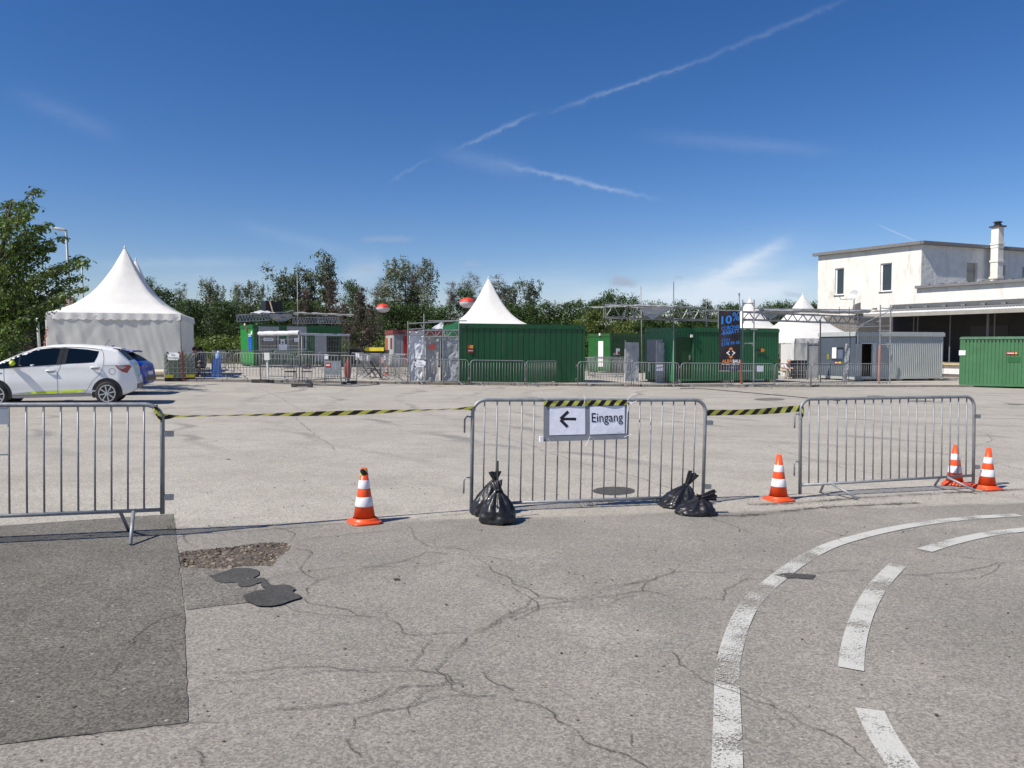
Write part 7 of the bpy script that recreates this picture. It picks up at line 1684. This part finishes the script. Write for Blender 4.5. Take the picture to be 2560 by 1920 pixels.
sheet(lambda u, v: hp(735+150*u, 780.5+6*u+4.5*v, -0.1)+Vector((0, .3*v, 0)), 40, 5, 0.07, (10, 2), 3).build('tarpaulin', tarp, fr_, True)
a, b_ = hp(679.5, 781, 1.1), hp(721, 751.5, 1.1); o = MB(); n = 9
for i in range(n): x0_ = a.x+(b_.x-a.x)*1.03*i/n; o.box(x0_, x0_+(b_.x-a.x)*1.03/n*0.93, 1.1+0.03*(i % 2), 2.0, a.z-0.1, b_.z-0.02*(i % 3))
bx_ = thing('black_box', 'big black ribbed box standing on the pay hut roof', 'box', hut.location, hut.rotation_euler.z); o.build('ribbed_wall', black, bx_)
tag(MB().tube([hp(697, 781, 1.0), hp(688.5, 751, 1.0)], 0.055, 4).build('plank', mat('fresh_wood', (0.6, 0.42, 0.3), 0.7)), 'pale plank leaning against the black box on the hut roof', 'plank'); bpy.data.objects['plank'].location = hut.location; bpy.data.objects['plank'].rotation_euler = (0, 0, hut.rotation_euler.z)

# ================================================================== scaffold entrance left of the long container
en = thing('scaffold_entrance', 'scaffold tube entrance hung with plastic curtains beside the long green container', 'scaffold', mainc.location, mainc.rotation_euler.z-R(12))
def ep(px, py, y=0.0):
    A_ = en.location; a_ = en.rotation_euler.z; s_, z_ = onplane(A_+Vector((-math.sin(a_), math.cos(a_), 0))*y, A_+Vector((math.cos(a_)-math.sin(a_)*y, math.sin(a_)+math.cos(a_)*y, 0)), px, py); return Vector((s_, y, z_-A_.z))
for (px, yt, yb_, r_) in ((1020, 803, 955, 0.026), (1060, 784, 956, 0.03), (1107.5, 816, 958, 0.028), (1147, 802, 958, 0.022), (1102, 838, 955, 0.018)):
    MB().tube([ep(px, yb_), ep(px, yt)], r_, 6).build('upright', galv_far, en)
q = MB(); q.tube([ep(1022, 809), ep(1150, 802)], 0.026, 6); q.tube([ep(1070, 802, .6), ep(1167, 802, .6)], 0.024, 6); q.build('ledger', galv_far, en)
q = MB(); truss(q, ep(1061, 842), ep(1146, 842), 0.28, 0.55, 0.028, rb=0.018, verticals=True); truss(q, ep(1021, 838), ep(1060, 836), 0.25, 0.5, 0.02, rb=0.015); q.tube([ep(1052, 811), ep(1060, 823)], .03, 5); q.build('girder', galv_far, en)
def curtain(x0, x1, yt0, yt1, yb_, y, m, seed, amp=0.07, nm='plastic_curtain', bulge=0):
    sheet(lambda u, v: ep(x0+(x1-x0)*u+bulge*math.sin(v*3.1)*(u-0.5), yb_+((yt0+(yt1-yt0)*u)-yb_)*v, y), 22, 40, amp, (2.2, 4.5), seed).build(nm, m, en, True)
curtain(1024, 1061, 829, 825, 952, 0.12, plasw, 3, 0.10, bulge=6)
curtain(1062, 1098, 843, 844, 955, 0.2, mat('grey_tarp_sheet', (0.42, 0.42, 0.41), 0.5, 0, 0.1, 2, 0.03, 3, trans=.1), 5, 0.06, bulge=-6)
curtain(1108, 1146, 843, 842, 953, 0.1, plastic, 8, 0.08)
q = MB(); a, b_ = ep(1072, 861, -0.02), ep(1088, 873.5, -0.02); q.add([(a.x, a.y, a.z), (b_.x-.04, a.y, a.z+.03), (b_.x, a.y, a.z-.06), (b_.x-.03, b_.y, b_.z), (a.x, b_.y, b_.z)], [(0, 1, 2, 3, 4)]); q.build('red_notice', mat('brick_red', (0.30, 0.05, 0.04), 0.6), en)
sheet(lambda u, v: ep(1077+(1108-1077)*u+(14 if v > .5 else 0)*0+30*v*(1-u), 823-20*v+1*u, 0.1+0.9*v), 14, 8, 0.04, (3, 3), 4).build('roof_sheet', tarp, en, True)
q = MB(); q.add([ep(1104, 823, .3), ep(1147, 824, .3), ep(1147, 801, .3)], [(0, 1, 2)]); q.build('net', mat('green_net', (0.06, 0.32, 0.14), 0.7, trans=0.3), en)
q = MB(); a, b_ = ep(1101, 846, .5), ep(1107, 952, .5); q.box(a.x, b_.x, .48, .5, b_.z, a.z); q.build('door_edge', green, en)
MB().box(ep(1060, 952).x, ep(1147, 952).x, -0.1, 0.8, 0.0, 0.07).build('threshold', mat('timber_threshold', (0.22, 0.18, 0.10), 0.8, 0, .3, 4), en)

# ================================================================== plastic covered frames before the gap
for (x0, x1, yt, yb_, lab, sd, xp) in ((1563, 1596, 857, 956, 'free standing frame covered with dull plastic, beside the gap', 2, 1564), (1641, 1677, 857.5, 962, 'frame covered with shiny wrinkled plastic before the grey shutter', 6, 1641)):
    A = G(x0, yb_, 1 if sd == 2 else 0); B = G(x1, yb_, 1 if sd == 2 else 0); t = thing('plastic_screen', lab, 'screen', A, ang(A, B), 'plastic covered frames'); L = math.hypot(B.x-A.x, B.y-A.y); H_ = ztop(A, x0, yt)-A.z
    sheet(lambda u, v: Vector((L*u, 0, 0.05+(H_-0.05)*v)), 20, 40, 0.05, (2.0, 3.4), sd).build('plastic_sheet', plastic, t, True)
    q = MB().tube([(0, 0.03, 0), (0, 0.03, H_+0.12)], 0.02, 6).tube([(L, 0.03, 0), (L, 0.03, H_)], 0.02, 6).tube([(0, 0.03, H_), (L, 0.03, H_)], 0.02, 6).tube([(0, 0.03, H_*0.55), (L, 0.03, H_*0.55)], 0.012, 6); q.build('frame', mat('white_tube', (0.6, 0.62, 0.62), 0.4), t)

# ================================================================== girder over the green door container
gt_ = thing('scaffold_girder', 'lattice girder on scaffold posts over the green door container with a sagging tarpaulin', 'scaffold', gc.location, gc.rotation_euler.z)
def gp(px, py, y=0.3): 
    A_ = gc.location; a_ = gc.rotation_euler.z; o_ = A_+Vector((-math.sin(a_), math.cos(a_), 0))*y; s_, z_ = onplane(o_, o_+Vector((math.cos(a_), math.sin(a_), 0)), px, py); return Vector((s_, y, z_-A_.z))
for y, dy in ((0.05, 0), (1.0, -3)):
    q = MB(); a, b_ = gp(1513, 795+dy, y), gp(1590, 797+dy, y); truss(q, a, b_, 0.58, 0.75, 0.022, rb=0.013)
    a, b_ = gp(1583, 798+dy, y), gp(1764, 802+dy, y); truss(q, a, b_, 0.60, 0.72, 0.024, rb=0.014)
    a, b_ = gp(1764, 803+dy, y), gp(1795, 804+dy, y); q.tube([a, b_], .024, 5); q.tube([gp(1764, 777+dy, y), gp(1795, 778+dy, y)], .024, 5); q.tube([gp(1766, 800, y), gp(1793, 778, y)], .02, 5)
    q.build('girder', galv_far, gt_)
for (px, yt, yb_, r_, y) in ((1684, 704, 965, 0.027, 0.0), (1766, 757, 819, 0.026, 0.1), (1796, 764, 822, 0.03, 0.0), (1583, 762, 797, .024, .05), (1513, 763, 796, 0.02, 0.05), (1509, 768, 794, 0.02, 0.4)):
    MB().tube([gp(px, yb_, y), gp(px, yt, y)], r_, 6).build('upright', galv_far, gt_)
q = MB(); q.tube([gp(1508, 769, .6), gp(1600, 762, .6), gp(1700, 767, .6)], 0.03, 5); q.tube([gp(1600, 789, 0), gp(1772, 777.5, 0)], 0.022, 5); q.build('ledger', galv_far, gt_)
sheet(lambda u, v: gp(1520+170*u, 768+1.5*math.sin(u*9), 0.1)+Vector((0, -0.35+2.5*v, 0.05+0.05*v)), 40, 10, 0.05, (9, 3), 8).build('tarpaulin', tarp, gt_, True)
sheet(lambda u, v: gp(1608+(85-20*v)*u+0*v, 767+32*v-26*v*abs(u-0.35)*1.4, -0.05), 24, 14, 0.10, (3, 3), 11).build('tarpaulin', mat('hanging_tarp', (0.52, 0.54, 0.56), 0.35, 0, .1, 3, trans=0.25), gt_, True)

# banner
bn = thing('banner', 'tall black advertising banner with blue 10% lettering hanging on scaffold tubes', 'banner', G(1798, 967), 0); Bl = bn.location; Yb = Bl.y
def bp(px, py, off=0.0): p = P(px, py, Yb); return Vector((p.x-Bl.x, off, p.z-Bl.z))
def bf(u, v): p = bp(1797+(1850-1797)*u+2*math.sin(v*3)*(u), 927-150*v+1.5*u); return p+Vector((0, 0.05*mnoise.noise(Vector((u*2.5, v*3, 2)))+0.07*math.sin(u*7+v*1.5)*(u), 0))
bcl = MB().grid(bf, 26, 60).build('cloth', mat('banner_black', (0.022, 0.018, 0.022), 0.5), bn, True)
blue = mat('banner_blue', (0.02, 0.20, 0.66), 0.5); bluel = mat('banner_blue_dim', (0.015, 0.12, 0.42), 0.5); borange = mat('banner_orange', (0.70, 0.22, 0.03), 0.5)
mpp = Yb/F
def btxt(s_, px, py, hpx, wpx, m, skew=0.16, off=0.0):
    o = text(s_, 1.0, m, bcl, (0, 0, 0), name='lettering', off=off); xs__ = [v.co.x for v in o.data.vertices]; ys__ = [v.co.y for v in o.data.vertices]; x0_, x1_, y0_, y1_ = min(xs__), max(xs__), min(ys__), max(ys__)
    for v in o.data.vertices:
        u = (v.co.x-x0_)/(x1_-x0_); w = (v.co.y-y0_)/(y1_-y0_); v.co = Vector((u*wpx*mpp, v.co.z, w*hpx*mpp+u*wpx*mpp*skew))
    o.rotation_euler = (0, 0, 0); p = bp(px, py); o.location = (p.x, -0.13, p.z); return o
btxt('10', 1801.5, 811, 20, 26, blue, 0.10, 0.02); btxt('%', 1829, 803, 21, 18, blue, 0.12)
btxt('CORONA', 1801.5, 827, 9.5, 45, blue, 0.14); btxt('-RABATT', 1801.5, 838.5, 9.5, 44, blue, 0.16, 0.01); btxt('0203', 1801.5, 855, 8, 21, bluel, 0.10); btxt('3178 99 45', 1801.5, 865.5, 8, 45, blue, 0.13)
btxt('ALBA', 1803, 906.5, 8, 26, borange, 0.02, 0.015); btxt('BAU', 1830, 907, 8.3, 17.5, conew, 0.0, 0.015); btxt('DER GERUEST PARTNER'.replace('UE', 'Ü'), 1802.5, 911.5, 4, 44, conew, 0.0, 0.01); btxt('www.albabau.de', 1808, 921, 4.5, 36, bluel, 0.02)
def emb(pts, m, nm):
    q = MB(); q.add([bp(a_, b__)+Vector((0, -0.13, 0)) for a_, b__ in pts], [tuple(range(len(pts)))]); q.build(nm, m, bcl)
k9 = lambda pts: [(1780+x/9.217, 760+y/9.217) for x, y in pts]
emb(k9([(415, 1005), (440, 1005), (465, 1075), (440, 1065), (415, 1040), (390, 1070), (365, 1080), (390, 1005)]), borange, 'emblem'); emb(k9([(365, 1170), (390, 1180), (415, 1215), (440, 1180), (465, 1170), (440, 1250), (395, 1250)]), borange, 'emblem')
emb(k9([(308, 1125), (385, 1075), (388, 1095), (345, 1128), (388, 1160), (385, 1182)]), conew, 'emblem'); emb(k9([(522, 1125), (450, 1075), (447, 1095), (488, 1128), (447, 1160), (450, 1182)]), conew, 'emblem')
q = MB(); q.tube([bp(1794, 776.5), bp(1855, 777)], 0.024, 6); q.tube([bp(1797, 927.5), bp(1884, 927.5)], 0.02, 6); q.build('hanging_tube', galv_far, bn)
q = MB().tube([(bp(1851.5, 900)), (bp(1853, 966))], 0.035, 6); q.build('red_prop', mat('rusty_red_tube', (0.30, 0.07, 0.03), 0.6), bn)
c = bp(1848, 732); MB().tube([bp(1849, 778), c], 0.022, 5).lathe([(0.05, 0), (0.05, .1)], 6, (c.x, c.y, c.z-.12)).build('mast', galv_far, bn)

# lattice tower beside the banner
Tw = G(1857, 967); tw = thing('scaffold_tower', 'slim scaffold tower of two uprights and rungs beside the black banner', 'scaffold', Tw)
def tp_(px, py, dy=0): p = P(px, py, Tw.y+dy); return p-Tw
for px in (1856, 1884): MB().tube([tp_(px, 966), tp_(px+(0.5 if px < 1870 else 1.5), 749)], 0.028, 6).build('upright', galv_far, tw)
for y in (758, 801, 858.5):
    q = MB(); q.tube([tp_(1856, y), tp_(1885, y)], 0.026, 6); q.tube([tp_(1857, y+8), tp_(1861, y+1)], .02, 4); q.tube([tp_(1884, y+8), tp_(1880, y+1)], .02, 4); q.build('rung', galv_far, tw)
q = MB()
for px in (1856, 1884): q.box(tp_(px, 823).x-0.1, tp_(px, 823).x+0.16, -0.06, 0.2, tp_(px, 823).z-0.03, tp_(px, 823).z+0.02)
q.build('clamp', galv_far, tw)

# long girder towards the building
A3 = P(1856, 870, Tw.y+0.3); B3 = P(2183, 870, 40.5); rg = thing('scaffold_girder', 'long lattice girder with a rolled tarpaulin reaching to the grey cabin', 'scaffold', (A3.x, A3.y, gz(A3.x, A3.y)))
def rp(px, py, off=0.0):
    n_ = Vector((-(B3.y-A3.y), B3.x-A3.x, 0)).normalized()*off; s_, z_ = onplane(A3+n_, B3+n_, px, py); u_ = (B3-A3).normalized(); u_.z = 0; return Vector((A3.x+n_.x+u_.x*s_, A3.y+n_.y+u_.y*s_, z_))
for off, d in ((0, 0), (1.1, -2.5)):
    q = MB(); a, b_ = rp(1858, 800+d, off), rp(2186, 812+d, off); h_ = rp(1858, 781+d, off).z-a.z; truss(q, a, b_, h_, 0.78, 0.024, rb=0.014); q.tube([rp(1886, 771, off), rp(2180, 775, off)], .024, 5)
    q.build('girder', galv_far, rg, False, True)
q = MB()
def roll(u, v):
    c = rp(1905+265*u, 777+2.5*u+1.2*math.sin(u*11), 0.4); a = v*2*math.pi; r = 0.10*(1+0.3*mnoise.noise(Vector((u*16, v*2, 3)))); return c+Vector((0, math.cos(a)*r*3.2, math.sin(a)*r))
q.grid(roll, 80, 12); q.build('rolled_tarpaulin', mat('roll_tarp', (0.42, 0.43, 0.44), 0.4, 0, .15, 3, trans=.1), rg, True, True)
sheet(lambda u, v: rp(1888+78*u, 776+22*v*(1-abs(2*u-1))+1, -0.05+0.4), 16, 8, 0.06, (3, 2), 9).build('tarpaulin', plastic, rg, True, True)
for (px, yt, yb_, r_, off, m_) in ((2051, 800, 962, 0.035, 0, mat('dark_tube', (0.06, 0.06, 0.065), 0.5)), (2144, 784, 862, 0.03, 0, galv_far), (2098, 767, 786, 0.02, 0, galv_far), (2123, 768, 800, 0.02, 0, galv_far)):
    MB().tube([rp(px, yb_, off), rp(px, yt, off)], r_, 6).build('upright', m_, rg, False, True)
A4 = G(2197, 963); rt = thing('scaffold_tower', 'scaffold tower with a red painted lower leg before the grey cabin', 'scaffold', A4)
def rq(px, py): return P(px, py, A4.y)-A4
MB().tube([rq(2200, 862), rq(2201, 762)], 0.035, 6).build('upright', galv_far, rt); MB().tube([rq(2196.5, 964), rq(2199.5, 862)], 0.055, 6).build('red_leg', mat('salmon_red', (0.38, 0.19, 0.155), 0.6), rt); MB().tube([rq(2224, 964), rq(2227, 762)], 0.040, 6).build('upright', galv_far, rt)
q = MB()
for (a, b_, c, d, r_) in ((2200, 770, 2228, 772, .025), (2120, 818, 2225, 815, .022), (2196, 826, 2228, 827, .022), (2200, 862, 2226, 863.5, .04), (2122, 828, 2240, 769, .02), (2140, 824, 2160, 812, .02), (2193, 804, 2203, 804, .03), (2115, 824, 2125, 823, .03)): q.tube([rq(a, b_), rq(c, d)], r_, 5)
q.build('brace', galv_far, rt)
# wrinkled plastic beside the cabin door
A = P(2110, 960, 39.4); A.z = gz(A.x, 39.4); t = thing('plastic_screen', 'narrow crumpled plastic screen beside the open grey door', 'screen', A); L = 12/F*39.4; H_ = ztop(A, 2110, 859)-A.z
sheet(lambda u, v: Vector((L*u-(1-v)**2*0.12, 0, 0.05+(H_-.05)*v)), 10, 40, 0.09, (1.5, 7), 14).build('plastic_sheet', plastic, t, True); MB().tube([(0, 0.05, 0), (0, 0.05, H_)], 0.02, 5).build('frame', galv_far, t)

# ================================================================== things in the open tent
A = P(2018, 952, 42.2); A.z = gz(A.x, 42.2, 1); t = thing('fabric_door', 'grey fabric door in a dark frame beside the shade toned cabin wall', 'door screen', A); L = 27/F*42.2; H_ = ztop(A, 2018, 862)-A.z
sheet(lambda u, v: Vector((L*u, 0, 0.1+(H_-0.1)*v)), 10, 20, 0.02, (2, 3), 3).build('cloth', mat('grey_fabric', (0.26, 0.265, 0.28), 0.8), t, True); q = MB().tube([(0, 0, 0), (0, 0, H_+0.2)], 0.035, 5).tube([(L, 0, 0), (L, 0, H_+.2)], 0.035, 5).tube([(0, 0, H_), (L, 0, H_)], 0.035, 5); q.build('frame', slate, t)
A = P(1979, 948, 43.2); A.z = gz(A.x, 43.2, 1); t = thing('crate', 'black crate stack with thin wire shelves before the open tent', 'crate', A); L = 38/F*43.2; H_ = ztop(A, 1979, 901)-A.z
MB().box(0, L, 0, 0.6, 0.5, H_).build('box', mat('navy_black', (0.01, 0.012, 0.02), 0.5), t); q = MB()
for z in (0.03, 0.25, 0.45, H_*0.8): q.box(0, L, -0.02, 0.0, z, z+0.02)
for x in (0.35*L, .6*L, .8*L): q.box(x, x+0.03, -0.02, 0, 0, H_)
q.build('shelf', galv_far, t); MB().box(0.02, L-0.02, 0.02, 0.58, 0.05, 0.49).build('box', black, t)
# blue covered table with bottle
A = P(530, 943, 32.8); A.z = gz(A.x, 32.8, 1); t = thing('table', 'table under a deep blue cloth behind the barriers at the big tent', 'table', A); L = 23/F*32.8; H_ = ztop(A, 530, 898)-A.z
sheet(lambda u, v: Vector((L*u*(1+0.15*(1-v)), -0.05*(1-v), 0.02+H_*v)), 16, 12, 0.04, (5, 1), 3).build('cloth', mat('blue_cloth', (0.015, 0.07, 0.26), 0.7), t, True); MB().box(0, L, 0.02, 0.7, H_-0.03, H_).build('tabletop', mat('blue_cloth', (0.015, 0.07, 0.26), 0.7), t)
tag(MB().lathe([(0.11, 0), (0.12, .03), (0.12, .25), (0.05, .32), (0.04, .36)], 12).build('water_bottle', mat('pale_blue_plastic', (0.25, 0.42, 0.68), 0.3), None, True), 'pale blue water bottle on the blue covered table', 'bottle').location = A+Vector((0.22, 0.2, H_))

# ================================================================== people
def person(label, loc, rz, joints, edges, top, legs, hair, s=1.0, group=None):
    """one continuous skinned body; joints: name -> (x, y, z, radius)"""
    names = list(joints); me = bpy.data.meshes.new('body'); me.from_pydata([Vector(joints[n][:3])*s for n in names], [(names.index(a), names.index(b)) for a, b in edges], [])
    o = bpy.data.objects.new('body', me); C.objects.link(o); md = o.modifiers.new('skin', 'SKIN'); md.use_smooth_shade = True
    for i, n in enumerate(names): me.skin_vertices[0].data[i].radius = (joints[n][3]*s,)*2; me.skin_vertices[0].data[i].use_root = (n == 'pelvis')
    sb = o.modifiers.new('sub', 'SUBSURF'); sb.levels = 2; sb.render_levels = 2
    bpy.context.view_layer.update(); m2 = bpy.data.meshes.new_from_object(o.evaluated_get(bpy.context.evaluated_depsgraph_get())); bpy.data.objects.remove(o); m2.name = 'body'
    m2.materials.clear()
    for m_ in (skin, top, legs): m2.materials.append(m_)
    cls = {'head': 0, 'neck': 0, 'chest': 1, 'pelvis': 2, 'shl': 1, 'shr': 1, 'ell': 1, 'elr': 1, 'hal': 0, 'har': 0, 'fal': 0, 'far': 0, 'hil': 2, 'hir': 2, 'knl': 2, 'knr': 2, 'anl': 2, 'anr': 2, 'tol': 0, 'tor': 0, 'crown': 0}
    for p in m2.polygons:
        c_ = p.center; best = min(names, key=lambda n: (c_-Vector(joints[n][:3])*s).length-joints[n][3]*s*0.5); p.material_index = cls.get(best, 0)
    t = thing('person', label, 'person', loc, rz, group); link_obj('body', m2, t)
    hd = Vector(joints['head'][:3])*s; q = MB(); q.lathe([(0.001, 0.125*s), (0.07*s, 0.11*s), (0.105*s, 0.05*s), (0.112*s, 0.0), (0.10*s, -0.04*s)], 14, (hd.x, hd.y+0.02*s, hd.z)); q.build('hair', hair, t, True)
    q = MB()
    for sx in (-1, 1): q.box(hd.x+sx*0.035*s-0.012*s, hd.x+sx*0.035*s+0.012*s, hd.y-0.105*s, hd.y-0.095*s, hd.z-0.005*s, hd.z+0.01*s)
    q.build('eyes', ink, t); return t
E = [('pelvis', 'chest'), ('chest', 'neck'), ('neck', 'head'), ('head', 'crown'), ('chest', 'shl'), ('shl', 'ell'), ('ell', 'hal'), ('hal', 'fal'), ('chest', 'shr'), ('shr', 'elr'), ('elr', 'har'), ('har', 'far'), ('pelvis', 'hil'), ('hil', 'knl'), ('knl', 'anl'), ('anl', 'tol'), ('pelvis', 'hir'), ('hir', 'knr'), ('knr', 'anr'), ('anr', 'tor')]
sit = dict(pelvis=(0, 0, .50, .15), chest=(0, -.12, .86, .15), neck=(0, -.17, 1.04, .06), head=(0, -.20, 1.18, .095), crown=(0, -.19, 1.27, .06), shl=(-.19, -.12, .96, .065), ell=(-.24, -.26, .72, .048), hal=(-.12, -.46, .66, .034), fal=(-.08, -.54, .65, .03), shr=(.19, -.12, .96, .065), elr=(.24, -.26, .72, .048), har=(.12, -.46, .66, .034), far=(.08, -.54, .65, .03), hil=(-.10, -.06, .48, .095), knl=(-.14, -.46, .50, .068), anl=(-.14, -.42, .10, .042), tol=(-.15, -.58, .04, .035), hir=(.10, -.06, .48, .095), knr=(.14, -.46, .50, .068), anr=(.14, -.42, .10, .042), tor=(.15, -.58, .04, .035))
tm = lambda n, c: mat(n, c, 0.8, 0, 0.15, 6)
bend = dict(sit); bend.update(chest=(0, -.28, .78, .15), neck=(0, -.42, .90, .06), head=(0, -.50, 1.00, .095), crown=(0, -.53, 1.08, .06), shl=(-.19, -.32, .86, .065), shr=(.19, -.32, .86, .065), ell=(-.24, -.46, .62, .048), elr=(.24, -.46, .62, .048), hal=(-.12, -.62, .60, .034), har=(.12, -.62, .60, .034), fal=(-.08, -.7, .6, .03), far=(.08, -.7, .6, .03))
def seat_for(lab, loc, rz, m):
    t = thing('stool', lab, 'stool', loc, rz); MB().box(-.2, .2, -.18, .2, .36, .40).build('seat', m, t)
    for (x, y) in ((-.17, -.15), (.17, -.15), (-.17, .17), (.17, .17)): MB().tube([(x, y, 0), (x, y, .36)], .015, 4).build('leg', m, t)
def place(px, Y, step=1): p = P(px, 900, Y); p.z = gz(p.x, Y, step); return p
pw = place(1955, 43.5); person('bald person in pale pink shirt and khaki trousers bent forward before the open tent', pw, R(35), bend, E, tm('pale_pink_shirt', (0.72, 0.60, 0.62)), tm('khaki', (0.42, 0.33, 0.22)), skin); seat_for('white stool under the person in the pale pink shirt', pw, R(35), whitep)
pw = place(1976, 43.9); person('person in dark navy clothes with bare arms sitting beside the black crates', pw, R(-30), bend, E, tm('navy_shirt', (0.02, 0.025, 0.06)), tm('navy_trousers', (0.015, 0.02, 0.045)), tm('brown_hair', (0.10, 0.05, 0.03))); seat_for('dark stool under the person in navy clothes', pw, R(-30), black)
pw = place(1940, 50.5); person('person in a rusty orange shirt sitting in the shade of the open tent', pw, R(10), sit, E, tm('rust_shirt', (0.42, 0.09, 0.03)), tm('dark_trousers', (0.03, 0.025, 0.02)), tm('dark_hair', (0.02, 0.012, 0.01)), 1.06); seat_for('stool under the person in the rusty orange shirt', pw, R(10), black)
pw = place(486, 33.4); person('person with reddish hair and bare arms sitting behind the caged tank', pw, R(30), sit, E, tm('dark_top', (0.05, 0.035, 0.06)), tm('brown_trousers', (0.16, 0.11, 0.09)), tm('red_hair', (0.12, 0.025, 0.015)), 1.02); seat_for('stool under the person with reddish hair', pw, R(30), black)
pw = place(508, 33.9); person('person with black hair and grey blue jacket sitting between tank and blue table', pw, R(-15), sit, E, tm('grey_blue_jacket', (0.10, 0.13, 0.18)), tm('taupe_trousers', (0.22, 0.17, 0.16)), tm('black_hair', (0.008, 0.008, 0.01)), 1.02); seat_for('stool under the person in the grey blue jacket', pw, R(-15), black)

# cables on the ground
for (pts, lab, st) in (([(640, 957), (760, 961), (860, 966), (905, 965), (950, 961)], 'black cable looping on the ground before the wire fence', 0), ([(1700, 972), (1760, 973), (1900, 985), (2100, 1003)], 'thin dark cable trailing away from the green door container', 0)):
    w = [G(x, y, st)+Vector((0, 0, .012)) for x, y in pts]; c = w[0].copy(); tag(MB().tube([p-c for p in smooth_path(w, 8)], 0.014, 5).build('cable', black, None, True), lab, 'cable').location = c
